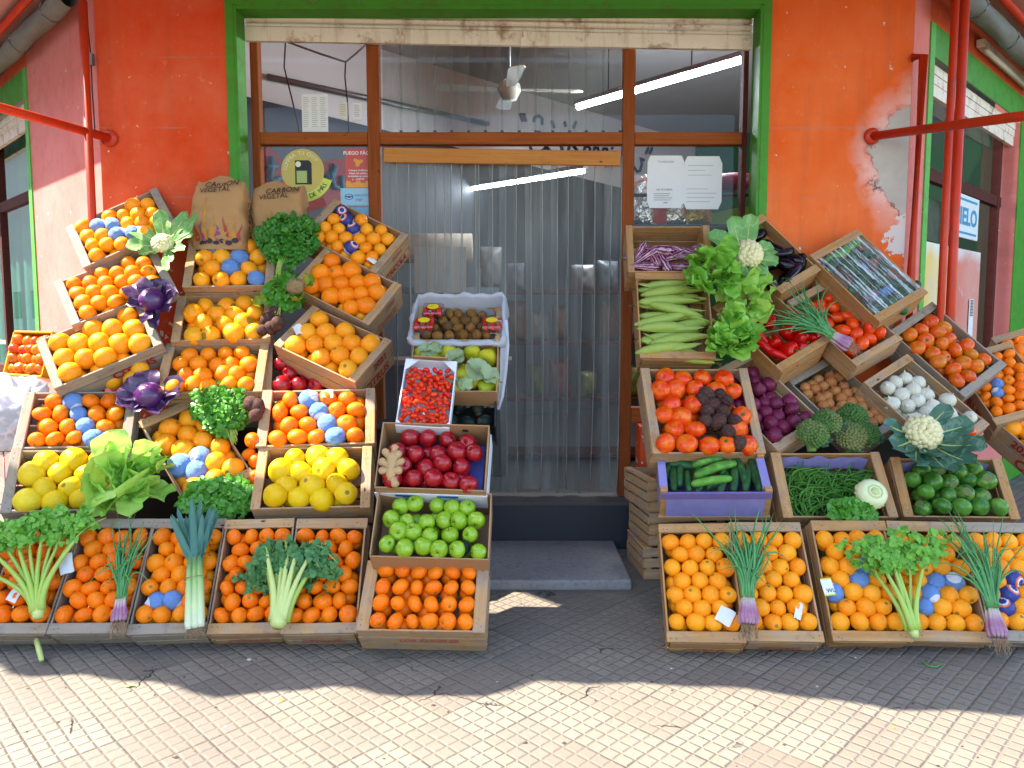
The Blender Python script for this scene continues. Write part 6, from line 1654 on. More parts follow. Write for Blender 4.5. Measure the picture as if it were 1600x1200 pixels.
def bez(p0, p1, p2, p3, n=8):
    out = []
    for i in range(n + 1):
        t_ = i / n; u_ = 1 - t_; out.append(p0 * u_ ** 3 + p1 * 3 * u_ * u_ * t_ + p2 * 3 * u_ * t_ * t_ + p3 * t_ ** 3)
    return out
V = Vector
def roots(root, y0, x0, x1, L, n, seed, m=None):
    rr = random.Random(seed); mb = MB()
    for i in range(n):
        p = V((rr.uniform(x0, x1), y0, rr.uniform(-.005, .01))); e = p + V((rr.uniform(-.02, .02), -L * rr.uniform(.4, 1), rr.uniform(-.02, .005)))
        mb.tube(bez(p, p + V((rr.uniform(-.01, .01), -L * .3, 0)), e + V((rr.uniform(-.02, .02), L * .2, 0)), e, 5), .0011, 4)
    return mb.obj('roots', m or M_root, root)
def celery(M, L, label, seed, nst=8, spread=.5, wilt=False, base_w=.05, leafn=26, leafs=.03, st_frac=.62, cat='celery', droop=.0):
    rr = random.Random(seed); root = empty('celery', M, label, cat)
    lm = M_wilt if wilt else M_celleaf; lv = MB(); n0 = 0
    mb = MB(); mb.lathe([(0, -.01), (base_w * .45, -.008), (base_w * .62, .015), (base_w * .6, .04), (base_w * .5, .06)], 14); mb.obj('root_base', M_celst2, root, Matrix.Rotation(R(-90), 4, 'X'))
    for i in range(nst):
        f = (i / (nst - 1) - .5) * 2 if nst > 1 else 0
        x0 = f * base_w * .5; z0 = (.012 if i % 2 else -.008)
        ang = f * spread + rr.uniform(-.06, .06); Ls = L * st_frac * rr.uniform(.85, 1.12)
        p0 = V((x0, .02, z0)); p3 = V((x0 + math.sin(ang) * Ls, math.cos(ang) * Ls, z0 + rr.uniform(0, .05) - droop * .02))
        p1 = p0 + V((0, Ls * .35, .01)); p2 = p3 - V((math.sin(ang * 1.3) * Ls * .3, math.cos(ang) * Ls * .3, -.01))
        pts = bez(p0, p1, p2, p3, 8); st = MB(); w0 = rr.uniform(.009, .012) * (base_w / .035) ** .5
        st.tube(pts, [w0 * (1.35 - .8 * q_ / 8) for q_ in range(9)], 8, 0)
        so_ = st.obj('stalk', M_celst2 if wilt and i % 2 else M_celst, root)
        # side twigs and leaves
        for b in range(4):
            t0 = pts[8 - b // 2]; a2 = ang + rr.uniform(-.7, .7); l2 = L * (1 - st_frac) * rr.uniform(.5, 1.1)
            dr = V((math.sin(a2), math.cos(a2) * (1 - droop * 1.5), .2 - droop * rr.uniform(.2, 1.)))
            e = t0 + dr * l2; tw = bez(t0, t0 + V((math.sin(ang), math.cos(ang), .1)) * l2 * .4, e - dr * l2 * .3 + V((0, 0, .02)), e, 5)
            st2 = MB(); st2.tube(tw, [.004, .0035, .003, .0025, .002, .0015], 5); st2.obj('twig', M_celst, so_)
            for q_ in range(leafn // 4):
                tp = tw[rr.randint(1, 5)] + V((rr.uniform(-1, 1), rr.uniform(-1, 1), rr.uniform(-.6, .9))) * leafs * .9
                d = V((rr.uniform(-1, 1), rr.uniform(-.5, 1) - droop, rr.uniform(-.3, .5) - droop * .5)); leaflet(lv, tp, d, V((rr.uniform(-.6, .6), rr.uniform(-.6, .6), 1)), leafs * rr.uniform(.7, 1.25), rr)
    lv.obj('leaves', lm, root)
    return root
def bunch(M, label, cat, name, rx, ry, rz, n, s, m, seed, stems=((0, -1),), stem_len=.15, stem_m=None, shape=None):
    """a thick leafy bunch: leaves through an ellipsoid, stems gathered at one end"""
    rr = random.Random(seed); root = empty(name, M, label, cat); lv = MB(); sm = MB()
    for i in range(n):
        while True:
            p = V((rr.uniform(-1, 1), rr.uniform(-1, 1), rr.uniform(-.25, 1)))
            r = p.length
            if r < 1 and rr.random() < .25 + .75 * r: break
        lump = 1 + .22 * noise.noise(p * 2.3 + V((seed, 0, 0)))
        q_ = V((p.x * rx * lump, p.y * ry * lump, p.z * rz * lump))
        if shape: q_ = shape(q_)
        d = V((p.x + rr.uniform(-.7, .7), p.y + rr.uniform(-.7, .7), p.z * .5 + rr.uniform(-.5, .4)))
        leaflet(lv, q_, d, V((p.x * .5 + rr.uniform(-.5, .5), p.y * .5 + rr.uniform(-.5, .5), 1)), s * rr.uniform(.65, 1.25), rr)
    for i in range(26):
        e = V((rr.uniform(-.8, .8) * rx, rr.uniform(-.5, .8) * ry, rr.uniform(.0, .8) * rz)); b = V((stems[0][0] * rx + rr.uniform(-.015, .015), stems[0][1] * (ry + stem_len * rr.uniform(.2, 1)), rr.uniform(-.005, .012)))
        sm.tube(bez(b, b * .5, e * .5 + V((0, 0, .02)), e, 5), .0022, 5)
    sm.obj('stems', stem_m or M_celst, root); lv.obj('leaves', m, root)
    return root
def spring_onion(M, L, label, seed, n=34, bulbs=7, bw=.03, spread=.35, bulb_l=.08, droop=0., fan=.5):
    rr = random.Random(seed); root = empty('spring_onion', M, label, 'spring onion')
    for i in range(bulbs):
        f = (i / (bulbs - 1) - .5) * 2; x = f * bw; mb = MB()
        z0 = .012 if i % 2 else -.006
        mb.tube([V((x * .85, -.004, z0)), V((x, .006, z0)), V((x, bulb_l * .3, z0)), V((x * .8, bulb_l * .7, z0)), V((x * .6, bulb_l * 1.35, z0))], [.004, .010, .0125, .009, .0055], 10); mb.obj('bulb', M_bulb, root)
    lv = MB()
    for i in range(n):
        f = rr.uniform(-1, 1); x = f * bw * .65; Ls = (L - bulb_l) * rr.uniform(.55, 1.08); ang = f * spread + rr.gauss(0, .16)
        p0 = V((x, bulb_l * 1.2, rr.uniform(-.008, .016))); p3 = p0 + V((math.sin(ang) * Ls + rr.gauss(0, .03), math.cos(ang) * Ls, rr.uniform(-.01, .05)))
        p1 = p0 + V((0, Ls * .35, .01)); p2 = p0 + V((math.sin(ang) * Ls * .6, math.cos(ang) * Ls * .7, rr.uniform(.02, .07)))
        if rr.random() < .6: p3 = p2 + V((rr.uniform(-.13, .13), rr.uniform(-.16, .08), rr.uniform(-.03, .02)))
        w0 = rr.uniform(.0042, .0072); lv.tube(bez(p0, p1, p2, p3, 9), [w0 * (1.1 - .95 * (q_ / 9) ** 2) for q_ in range(10)], 6)
    lv.obj('green_leaves', M_onl, root)
    roots(root, -.003, -bw, bw, .075, 46, seed)
    mb = MB(); ring_y = bulb_l * 1.25; mb.tube([V((bw * .72 * math.cos(a_), ring_y + .003 * math.sin(a_ * 2), .006 + .017 * math.sin(a_))) for a_ in [q_ * .35 for q_ in range(19)]], .0016, 5); mb.obj('tie', M_root, root)
    return root
def onball(px, py, lift, pref=None):
    p, c = onsurf(px, py, pref); return basis(p + c.n * lift, c.r, c.u), c
def on(px, py, lift, pref=None):
    M, c = onball(px, py, lift, pref); return M
def lettuce(M, label, R0, seed, n=26, m=None, leafL=.16, leafW=.075, tilt=.5, fanlim=3.3, aim=0., cat='lettuce', name='lettuce'):
    rr = random.Random(seed); root = empty(name, M, label, cat); lv = MB()
    for i in range(n):
        ring = i / n; g = i * 2.39996 + rr.uniform(-.3, .3)
        out_ = .15 + 1.25 * (1 - ring)
        d = V((math.cos(g) * out_, math.sin(g) * out_ + aim * (1 - ring), 1.1 * ring + .12)); d.normalize()
        nn = V((-math.cos(g) * .8 * ring, -math.sin(g) * .8 * ring, 1.0 - .3 * ring))
        b = V((math.cos(g) * R0 * .12, math.sin(g) * R0 * .12, .0 + .02 * ring))
        lv.leaf(b, d, nn, leafL * rr.uniform(.8, 1.15) * (1 - .35 * ring), leafW * rr.uniform(.85, 1.2), curl=rr.uniform(-.2, .9) * (1 - ring * 1.7), ruf=.014, nu=5, nv=10, pw=(.55, .55), fold=.22, freq=rr.uniform(1.6, 2.6), ph=rr.uniform(0, 6))
    lv.obj('leaves', m or M_let, root)
    mb = MB(); mb.tube([V((0, 0, -.02)), V((0, 0, .02))], [.018, .022], 10); mb.obj('stalk_base', M_celst2, root)
    return root
def curd(mb, r, seed, n=70, flat=.75):
    rr = random.Random(seed)
    for i in range(n):
        g = i * 2.39996; zf = 1 - (i + .5) / n * 1.25; rf = math.sqrt(max(0, 1 - min(1, zf * zf))); s_ = r * rr.uniform(.17, .25)
        c_ = V((math.cos(g) * rf, math.sin(g) * rf, zf * flat)) * r * .85
        vs, fs = [], []; N, P_n = 8, 6
        for a_ in range(P_n + 1):
            for k in range(N):
                th_, f_ = math.pi * a_ / P_n, 2 * math.pi * k / N; v_ = V((math.sin(th_) * math.cos(f_), math.sin(th_) * math.sin(f_), math.cos(th_)))
                vs.append(c_ + v_ * s_ * (1 + .25 * noise.noise(v_ * 3 + V((i, seed, 0)))))
        mb.add(vs, [(a_ * N + k, (a_ + 1) * N + k, (a_ + 1) * N + (k + 1) % N, a_ * N + (k + 1) % N) for a_ in range(P_n) for k in range(N)])
    mb.lathe([(0, -r * .5), (r * .5, -r * .45), (r * .8, -.1 * r), (r * .72, .3 * r), (r * .4, .55 * r), (0, .6 * r)], 16)
def cauliflower(M, label, r, leaves, seed, m=None, cat='cauliflower'):
    """leaves: (angle in degrees, length, width, curl, lift)"""
    root = empty('cauliflower', M, label, cat); mb = MB(); curd(mb, r, seed); mb.obj('curd', M_curd, root)
    for i, (g, l, w_, cu_, lf) in enumerate(leaves):
        g = R(g); d = V((math.cos(g), math.sin(g), lf)); lm = MB()
        lm.leaf(V((math.cos(g) * r * .75, math.sin(g) * r * .75, -r * .3)), d, V((-math.cos(g) * .4, -math.sin(g) * .4, 1)), l, w_, curl=cu_, ruf=.009, nu=5, nv=10, pw=(.45, .6), fold=.3, freq=1.7, ph=i)
        e_ = [V((math.cos(g) * r * .75, math.sin(g) * r * .75, -r * .3 + .003))]
        lo = lm.obj('leaf', m or M_caul, root); md = MB(); nu = 5
        md.tube([V(lm.v[j * 11 + nu]) + V((0, 0, .002)) for j in range(8)], [.006, .005, .0045, .004, .0035, .003, .002, .001], 6); md.obj('midrib', M_celst2, lo)
    return root
def cabbage(M, label, r, leaves, seed):
    root = empty('red_cabbage', M, label, 'red cabbage'); mb = ball(12, 20, 0, .95); me = lumpy(mb.mesh('head', M_cab), .06, 3, seed); link('head', me, root, Matrix.Diagonal((2 * r, 2 * r, 2 * r, 1)))
    for i, (g, l, w_, cu_, lf) in enumerate(leaves):
        g = R(g); d = V((math.cos(g), math.sin(g), lf)); lm = MB()
        lm.leaf(V((math.cos(g) * r * .55, math.sin(g) * r * .55, -r * .35)), d, V((-math.cos(g) * .6, -math.sin(g) * .6, .8)), l, w_, curl=cu_, ruf=.010, nu=5, nv=9, pw=(.4, .5), fold=.45, freq=1.5, ph=i * 1.3)
        lm.obj('outer_leaf', M_cabl, root)
    return root
def broccoli(M, label, r, seed):
    root = empty('broccoli', M, label, 'broccoli'); rr = random.Random(seed); mb = MB()
    for i in range(150):
        g = i * 2.39996; zf = 1 - (i + .5) / 150 * 1.15; rf = math.sqrt(max(0, 1 - min(1, zf * zf))); lump = 1 + .16 * noise.noise(V((math.cos(g) * rf, math.sin(g) * rf, zf)) * 2.4 + V((seed, 0, 0)))
        c_ = V((math.cos(g) * rf, math.sin(g) * rf, zf * .72)) * r * lump; s_ = r * rr.uniform(.1, .16)
        vs = []
        for a_ in range(5):
            for k in range(7):
                th_, f_ = math.pi * a_ / 4, 2 * math.pi * k / 7; v_ = V((math.sin(th_) * math.cos(f_), math.sin(th_) * math.sin(f_), math.cos(th_))); vs.append(c_ + v_ * s_ * (1 + .4 * noise.noise(v_ * 4 + V((i, 0, seed)))))
        mb.add(vs, [(a_ * 7 + k, (a_ + 1) * 7 + k, (a_ + 1) * 7 + (k + 1) % 7, a_ * 7 + (k + 1) % 7) for a_ in range(4) for k in range(7)])
    mb.lathe([(0, -.3 * r), (r * .7, -.25 * r), (r * .93, .05 * r), (r * .85, .35 * r), (r * .5, .62 * r), (0, .7 * r)], 16)
    mb.obj('florets', M_brocc, root)
    mb = MB(); mb.tube([V((0, 0, -.1 * r)), V((0, -.4 * r, -.6 * r)), V((.0, -.9 * r, -.8 * r))], [r * .5, r * .35, r * .3], 10); mb.obj('stalk', M_brocst, root)
    mb = MB()
    for k in range(3):
        g = R(-110 + 40 * k + rr.uniform(-20, 20)); mb.leaf((math.cos(g) * r * .7, math.sin(g) * r * .7, -.1 * r), (math.cos(g), math.sin(g), .1), (0, 0, 1), r * .9, r * .3, curl=.7, ruf=.005, nu=3, nv=6)
    mb.obj('leaves', M_cauld, root)
    return root

def leafpile(M, label, rx, ry, n, m, seed, L0=.13, W0=.06, cat='lettuce'):
    """a slumped loose-leaf head: broad ruffled leaves fanning out and hanging down"""
    rr = random.Random(seed); root = empty('lettuce', M, label, cat); lv = MB()
    for i in range(n):
        x, y = rr.uniform(-1, 1), rr.uniform(-1, 1); f = 1 - min(1, math.hypot(x, y))
        b = V((x * rx * .55, y * ry * .6 + ry * .15, .01 + .05 * f))
        a_ = rr.uniform(0, 6.28); d = V((math.cos(a_) * .8 + x * .7, math.sin(a_) * .8 + y * .6 - .35, .15 + .7 * rr.random())); nn = V((rr.uniform(-.5, .5), rr.uniform(-.1, .8), 1))
        lv.leaf(b, d, nn, L0 * rr.uniform(.65, 1.2), W0 * rr.uniform(.7, 1.25), curl=rr.uniform(-.3, 1.7), ruf=.013, nu=5, nv=10, pw=(.5, .5), fold=rr.uniform(-.1, .45), freq=rr.uniform(1.5, 3), ph=rr.uniform(0, 6), twist=rr.uniform(-.6, .6))
    lv.obj('leaves', m, root)
    mb = MB(); mb.tube([V((0, ry * .6, -.01)), V((0, ry * .4, .02))], [.018, .022], 10); mb.obj('stalk_base', M_celst2, root)
    return root
# left side
M, L = lay((72, 972), (66, 808), .075); celery(M, L * 1.05, 'big fresh celery with spread stalks over the bottom left crates', 1, 10, .56, base_w=.042, leafn=56, leafs=.03, st_frac=.66, droop=.18)
M, L = lay((195, 978), (213, 822), .07); spring_onion(M, L, 'purple spring onion bunch in front of the lettuce, bottom left', 2, 38, 8, .028, .22)
M, L = lay((312, 990), (312, 800), .075)
lk = empty('leek', M, 'bundle of leeks tied up between the bottom left crates', 'leek'); rr = random.Random(6)
for i, x in enumerate((-.028, .0, .024)):
    mb = MB(); mb.tube([V((x, 0, 0)), V((x, .02, .004)), V((x * .95, L * .3, .006)), V((x * .8, L * .55, .008))], [.014, .0175, .016, .015], 12); mb.obj('shaft', M_leeks, lk)
lf = MB()
for i in range(15):
    f = (i / 14 - .5) * 2; ang = f * .42 + rr.uniform(-.08, .08); lf.leaf(V((f * .022, L * (.5 + .05 * rr.random()), .006 + .008 * (i % 2))), V((math.sin(ang), math.cos(ang), rr.uniform(-.02, .18))), V((0, 0, 1)), L * rr.uniform(.3, .52), .017, curl=rr.uniform(-.2, .7), ruf=.002, nu=2, nv=8, pw=(.15, .8), fold=.5)
lf.obj('leaves', M_leekl, lk); roots(lk, .002, -.035, .035, .05, 50, 9)
mb = MB(); mb.tube([V((.047 * math.cos(a_), L * .38, .008 + .022 * math.sin(a_))) for a_ in [q_ * .35 for q_ in range(19)]], .002, 5); mb.obj('tie', M_root, lk)
M, L = lay((440, 988), (478, 805), .085); celery(M, L * .98, 'wilted celery with drooping dark leaves over the bottom crates', 3, 11, .26, True, .06, 76, .028, .6, droop=.95)
M, L = lay((206, 790), (214, 738), .05); M.translation = onsurf(212, 772)[0] + Vector((0, -.08, .05)); leafpile(M, 'light green lettuce head leaning on the far left grapefruit crate', .17, .16, 40, M_let, 4, .18, .10)
bunch(on(350, 648, .05), 'rounded parsley bunch lying on the tilted crate of oranges', 'parsley', 'parsley', .155, .15, .10, 950, .024, M_pars, 5, ((.5, -1),), .08, shape=lambda q_: V((q_.x * (1 + q_.y * 2.0) - q_.y * .12, q_.y * 1.05, q_.z)))
bunch(on(345, 788, .06, ['L9', 'B3', 'L11']), 'parsley bunch hanging over the leeks', 'parsley', 'parsley', .18, .11, .09, 820, .026, M_pars, 6, ((-.2, -1),), .04)
bunch(on(452, 392, .09, ['L14', 'L6']), 'tall dark parsley bunch standing beside the charcoal bag', 'parsley', 'parsley', .175, .17, .12, 1100, .026, M_parsd, 7, ((-.2, -1),), .12, shape=lambda q_: V((q_.x * (1 + q_.y * 1.5), q_.y, q_.z)))
M = on(447, 470, .07, ['L7', 'L15']); bunch(M, 'beetroot tops hanging below the dark parsley', 'beetroot greens', 'beetroot_greens', .10, .13, .07, 240, .042, M_pars, 8, ((-.3, -1),), .06)
for px, py, d in ((418, 508, .075), (432, 497, .08), (437, 515, .075), (412, 525, .07), (425, 522, .08)):
    p = on(px, py, .05, ['L7', 'L15']); spawn('beet', p @ Matrix.Rotation(R(100), 4, 'X') @ rrot(rnd, spread=.5), d, 'beetroot in the bunch hanging below the dark parsley', 'beetroot in the hanging bunch')
for px, py, d in ((395, 635, .085), (400, 652, .07), (404, 640, .08)):
    p = on(px, py, .02, ['L8', 'L10', 'L9']); spawn('beet', p @ Matrix.Rotation(R(100), 4, 'X') @ rrot(rnd, spread=.5), d, 'beetroot wedged right of the rounded parsley bunch', 'beetroot by the parsley')
p = on(466, 461, .08, ['L14', 'L15']); mb = ball(12, 18, 0); o = link('celeriac', lumpy(mb.mesh('celeriac', fruit('celeriac_skin', ['8a7450', '9a8460'], .85, .6, 40, patch='5c4a30', ps=6)), .2, 3, 3), None, p @ Matrix.Diagonal((.1, .1, .1, 1))); tag(o, 'rough round celeriac below the dark parsley', 'celeriac')
mb = MB()
for px, py, g in ((485, 458, .3), (470, 483, -1.2), (410, 492, 2.6)):
    q_ = on(px, py, .08, ['L14', 'L15', 'L7']); 
    for k in range(4): mb.leaf(q_.translation, q_.to_3x3() @ V((math.cos(g + k - 1.5), math.sin(g + k - 1.5), .3)), q_.to_3x3() @ V((0, 0, 1)), .07, .035, curl=.8, ruf=.008, nu=3, nv=6)
tag(mb.obj('yellowed_leaves', leafmat('yellowing_leaf', '5f8a24', 'b0a82c', rough=.5)), 'yellowing celeriac leaves sticking out below the dark parsley', 'leaves')
for i, (px, py, d) in enumerate(((392, 690, .085), (398, 722, .085), (386, 712, .08), (395, 748, .08))):
    p = onsurf(px, py, ['L9', 'L10'])[0]; spawn('mandarin', Matrix.Translation(p + Vector((0, .03, 0))) @ rrot(rnd), d, 'mandarin wedged between the parsley crate and its right neighbour', 'mandarins in the wedge')
cauliflower(on(262, 398, .09, ['L2', 'L6', 'L1']), 'small cauliflower in long leaves beside the top left crates', .062, [(150, .2, .06, -.5, .35), (100, .19, .06, .5, .3), (60, .21, .055, .3, .25), (35, .24, .05, .6, .2), (190, .16, .06, -.3, .4), (20, .14, .05, -.4, .6), (-60, .14, .035, .3, .1), (-70, .26, .03, .5, .05), (230, .12, .05, .2, .4), (-25, .12, .045, -.6, .7)], 11)
cabbage(on(245, 484, .08, ['L3', 'L7', 'L2']), 'upper red cabbage with folded back leaves by the pale oranges', .072, [(140, .15, .09, -.6, .5), (60, .12, .07, .2, .4), (10, .13, .07, .4, .3), (-40, .13, .05, .3, .2), (-90, .15, .035, .4, .1), (-75, .14, .04, -.3, .1), (200, .1, .06, .5, .3), (105, .11, .08, -.4, .7)], 12)
cabbage(on(238, 632, .08, ['L8', 'L9', 'L4']), 'lower red cabbage lying above the far left blue wrapped row', .076, [(160, .13, .09, -.5, .5), (100, .13, .08, -.3, .6), (20, .17, .07, .3, .3), (-10, .16, .07, .6, .2), (-60, .13, .06, .3, .3), (200, .13, .07, .1, .3), (-120, .1, .05, .4, .3)], 13)
# middle: ginger on the red apples
p = on(614, 735, .035, ['M5']); M_ging = plain('ginger_skin', 'b08d5e', .75, var=.18, scale=18, bump=.4)
gi = empty('ginger_root', p, 'knobbly ginger root lying on the red apples', 'ginger'); rr = random.Random(5); mb = MB()
for a_, b_, r_ in (((-.0, -.06), (.0, .07), .026), ((-.01, .0), (-.06, .03), .02), ((.0, .03), (.035, .075), .018), ((-.01, .04), (-.045, .085), .018), ((.0, -.03), (.05, -.02), .02), ((-.01, -.02), (-.055, -.03), .018), ((.01, -.06), (.03, -.1), .019), ((0, .0), (.055, .035), .017), ((.0, .07), (.01, .11), .017)):
    p0, p1 = V((*a_, 0)), V((*b_, rr.uniform(-.005, .02))); mb.tube([p0 + (p1 - p0) * t_ for t_ in (-.1, .1, .4, .7, .9, 1.03)], [r_ * .5, r_, r_ * .85, r_ * 1.05, r_ * .9, r_ * .35], 10)
mb.obj('rhizome', M_ging, gi); del mb
# right side
M, L = lay((1165, 985), (1156, 812), .085); spring_onion(M, L * .95, 'purple spring onion bunch on the bottom crates by the doorstep', 21, 60, 10, .034, .3, .095)
M, L = lay((1416, 1000), (1362, 815), .085); celery(M, L, 'slender pale celery leaning over the right bottom crates', 22, 6, .3, base_w=.036, leafn=44, leafs=.032, st_frac=.6, droop=.2)
M, L = lay((1546, 1002), (1500, 815), .085); spring_onion(M, L * 1.0, 'purple spring onion bunch at the bottom right corner', 23, 52, 9, .034, .3, .1)
M, L = lay((1318, 556), (1212, 492), .09, 0, ['R6'], ['R5']); spring_onion(M, L * 1.08, 'purple spring onion bunch lying over the peppers and plum tomatoes', 24, 60, 8, .034, .55, .085)
for px, py, g, sd, n_, l_, m_ in ((1120, 425, -.9, 31, 24, .17, M_letd), (1105, 470, -.7, 37, 20, .16, M_letd), (1150, 468, -.7, 32, 16, .2, M_let), (1118, 535, -.8, 33, 26, .17, M_letd), (1150, 548, -.5, 38, 18, .15, M_let)): pass
def looseheads(px, py, sd, n_, l_, w_, m_, label, aim=-.9, lift=.05):
    M = on(px, py, lift, ['R2', 'R4', 'R5']); lettuce(M, label, .1, sd, n_, m_, l_, w_, aim=aim, cat='lettuce')
PF = ['R2', 'R4', 'R5']
leafpile(on(1112, 440, .05, PF), 'dark green loose lettuce below the right cauliflower', .14, .15, 46, M_letd, 31)
leafpile(on(1158, 488, .05, PF), 'pale crinkled lettuce hanging over the pepper crate', .10, .16, 26, M_let, 32, .16, .075)
leafpile(on(1132, 540, .05, PF), 'bright leafy lettuce lowest beside the corn', .14, .13, 44, M_letd, 33)
cauliflower(on(1160, 414, .10, ['R2', 'R7', 'R5']), 'cauliflower beside the dark eggplants with big upright leaves', .088, [(150, .2, .08, -.3, .5), (110, .2, .075, .4, .4), (80, .21, .07, .3, .3), (20, .13, .07, -1.2, .7), (-20, .12, .06, -1., .8), (-100, .13, .06, .4, .2), (190, .16, .07, .3, .3), (-60, .1, .05, -.5, .5)], 41)
for px, py, r_, sd, lb_ in ((1262, 690, .075, 51, 'leftmost broccoli head above the green beans'), (1284, 672, .07, 52, 'broccoli head half hidden behind the leftmost one'), (1325, 664, .078, 53, 'upper right broccoli head against the brown onions'), (1322, 694, .082, 54, 'large front broccoli head in the middle of the four'), (1349, 690, .06, 55, 'yellowing broccoli head rightmost above the green beans')):
    broccoli(on(px, py, .07, ['R13', 'R10', 'R4']), lb_, r_, sd)
cauliflower(on(1430, 690, .09, ['R14', 'R11', 'R13']), 'big cauliflower with drooping leaves above the round squash', .095, [(-150, .2, .08, .4, .25), (-120, .22, .08, .5, .2), (-85, .24, .085, .6, .15), (-55, .24, .085, .6, .15), (-25, .24, .08, .4, .2), (5, .2, .075, .3, .3), (170, .16, .06, .3, .3), (40, .17, .06, .2, .4), (-100, .19, .07, .7, .4), (-40, .2, .07, .8, .4)], 42, M_cauld)
M = on(1353, 781, .06, ['R13']); cc_ = empty('cut_cauliflower', M, 'cut cauliflower lying base up on the green beans', 'cauliflower'); mb = MB(); curd(mb, .075, 61, 60, .5); mb.obj('curd', M_curd, cc_)
mb = MB(); mb.lathe([(0, .05), (.03, .052), (.05, .048), (.072, .03), (.076, .0), (.06, -.02)], 20); mb.obj('cut_base', plain('cut_cauliflower_base', 'd2d4a0', .6, var=.16, scale=14, bump=.3), cc_)
mb = MB(); mb.lathe([(0, .058), (.018, .058), (.022, .052)], 14, origin=(.004, -.006, 0)); mb.lathe([(.030, .054), (.034, .056), (.038, .052)], 18, origin=(.004, -.006, 0)); mb.obj('cut_stem', plain('cut_stem', 'b4bc78', .6, var=.1), cc_)
bunch(on(1325, 806, .05, ['R13', 'R17']), 'celery leaf tuft hanging from the bean crate', 'celery leaves', 'celery_leaves', .11, .05, .05, 160, .032, M_pars, 62, ((1, -.3),), .03)
# ------------------------------------------------------------------ charcoal bags
M_kraft = plain('kraft_bag', 'a57c4c', .8, var=.15, scale=7, bump=.25)
FL = [plain('flame_%s' % n_, c_, .75, var=.2, scale=30) for n_, c_ in (('orange', 'b8802c'), ('red', '9c3a30'), ('mauve', '8a4668'))]
def charcoal(px0, px1, py0, py1, Y, seed, label, words_):
    a_, b_ = at(px0, py0, Y), at(px1, py1, Y); wd, hg = b_.x - a_.x, a_.z - b_.z; D = .2; rr = random.Random(seed)
    M = basis(((a_.x + b_.x) / 2, Y, b_.z), (1, 0, 0), (0, 0, 1)); root = empty('charcoal_bag', M, label, 'charcoal bag')
    N, H = 40, 22; vs = []
    def surf(u, v):     # u around 0..1, v up
        g = 2 * math.pi * u; cx, sx = math.cos(g), math.sin(g); sq = lambda t_: math.copysign(abs(t_) ** .45, t_)
        taper = 1 - .12 * max(0, v - .72) / .28 + .04 * math.sin(v * 5 + seed); thick = D / 2 * (1 - .75 * max(0, (v - .72) / .28) ** 1.6)
        x = sq(cx) * wd / 2 * taper; z = sq(sx) * thick
        k_ = noise.noise(V((x * 9, v * 5, seed + z * 9))) * .022 + noise.noise(V((x * 26, v * 14, seed))) * .011
        return V((x + k_ * .6 * cx, v * hg + (.022 * math.sin(x * 26 + seed) * max(0, (v - .8) / .2)), z + k_ * (1 if sx > 0 else -1)))
    for j in range(H + 1):
        for i in range(N): vs.append(surf(i / N, j / H))
    mb = MB(); mb.add(vs, [(j * N + i, j * N + (i + 1) % N, (j + 1) * N + (i + 1) % N, (j + 1) * N + i) for j in range(H) for i in range(N)]); mb.obj('sack', M_kraft, root)
    def front(x, y):   # point on the front face
        u = .25; best = min((surf(q_ / 200, min(1, max(0, y / hg))) for q_ in range(4, 97)), key=lambda p: abs(p.x - x)); return V((x, y, best.z + .003))
    for k in range(11):
        x = -wd * .42 + wd * .84 * k / 10 + rr.uniform(-.01, .01); h_ = hg * rr.uniform(.2, .36) * (1.9 if k in (3, 4) else 1); y0 = hg * .12; n_ = 8; w_ = wd * rr.uniform(.03, .06); vs2 = []
        for j in range(n_ + 1):
            t_ = j / n_; xx = x + .016 * math.sin(t_ * 5 + k) * t_; ww = w_ * (1 - t_) ** .8 * (1 + .3 * math.sin(6 * t_))
            vs2 += [front(xx - ww, y0 + h_ * t_), front(xx + ww, y0 + h_ * t_)]
        mb = MB(); mb.add(vs2, [(2 * j, 2 * j + 1, 2 * j + 3, 2 * j + 2) for j in range(n_)]); mb.obj('printed_flame', FL[0 if k in (3, 4, 8) else k % 3], root)
    mb = MB()
    for k in range(6):
        x = -wd * .25 + wd * .6 * k / 5; p_ = front(x, hg * (.09 + .03 * (k % 2))); mb.add([p_ + V((math.cos(q_) * .022, math.sin(q_) * .016, 0)) for q_ in [z_ * .9 for z_ in range(7)]], [tuple(range(7))], 0, False)
    mb.obj('printed_coals', plain('coal_print', '2a1c26', .7, var=.3), root)
    for s_, y_, sz, dx in words_:
        me = text_mesh(s_, sz * wd); me.materials.clear(); me.materials.append(M_bstencil)
        for v_ in me.vertices:
            p_ = front(v_.co.x + dx * wd, y_ * hg + v_.co.y + .05 * math.sin(v_.co.x * 8) * .25); v_.co = p_ + V((0, 0, .007 + v_.co.z))
        link('lettering', me, root)
    me = text_mesh('CARBÓN', .16 * wd); me.materials.clear(); me.materials.append(M_bstencil)
    Mside = basis((wd / 2 * .985 + .012, hg * .45, .0), (0, 1, 0), (0, 0, -1) if False else (-.0, 0, 1))
    link('side_lettering', me, root, basis((wd / 2 + .008, hg * .42, .01), (0, -1, 0), (0, 0, 1)))
charcoal(302, 391, 280, 392, -.11, 1, 'brown paper charcoal bag with flames standing left by the green jamb', (('CARBON', .91, .145, .1), ('VEGETAL', .82, .13, .0)))
charcoal(394, 481, 288, 400, -.0, 2, 'brown paper charcoal bag with flames in front of the yellow sticker', (('CARBON', .89, .145, .12), ('VEGETAL', .80, .13, -.02)))
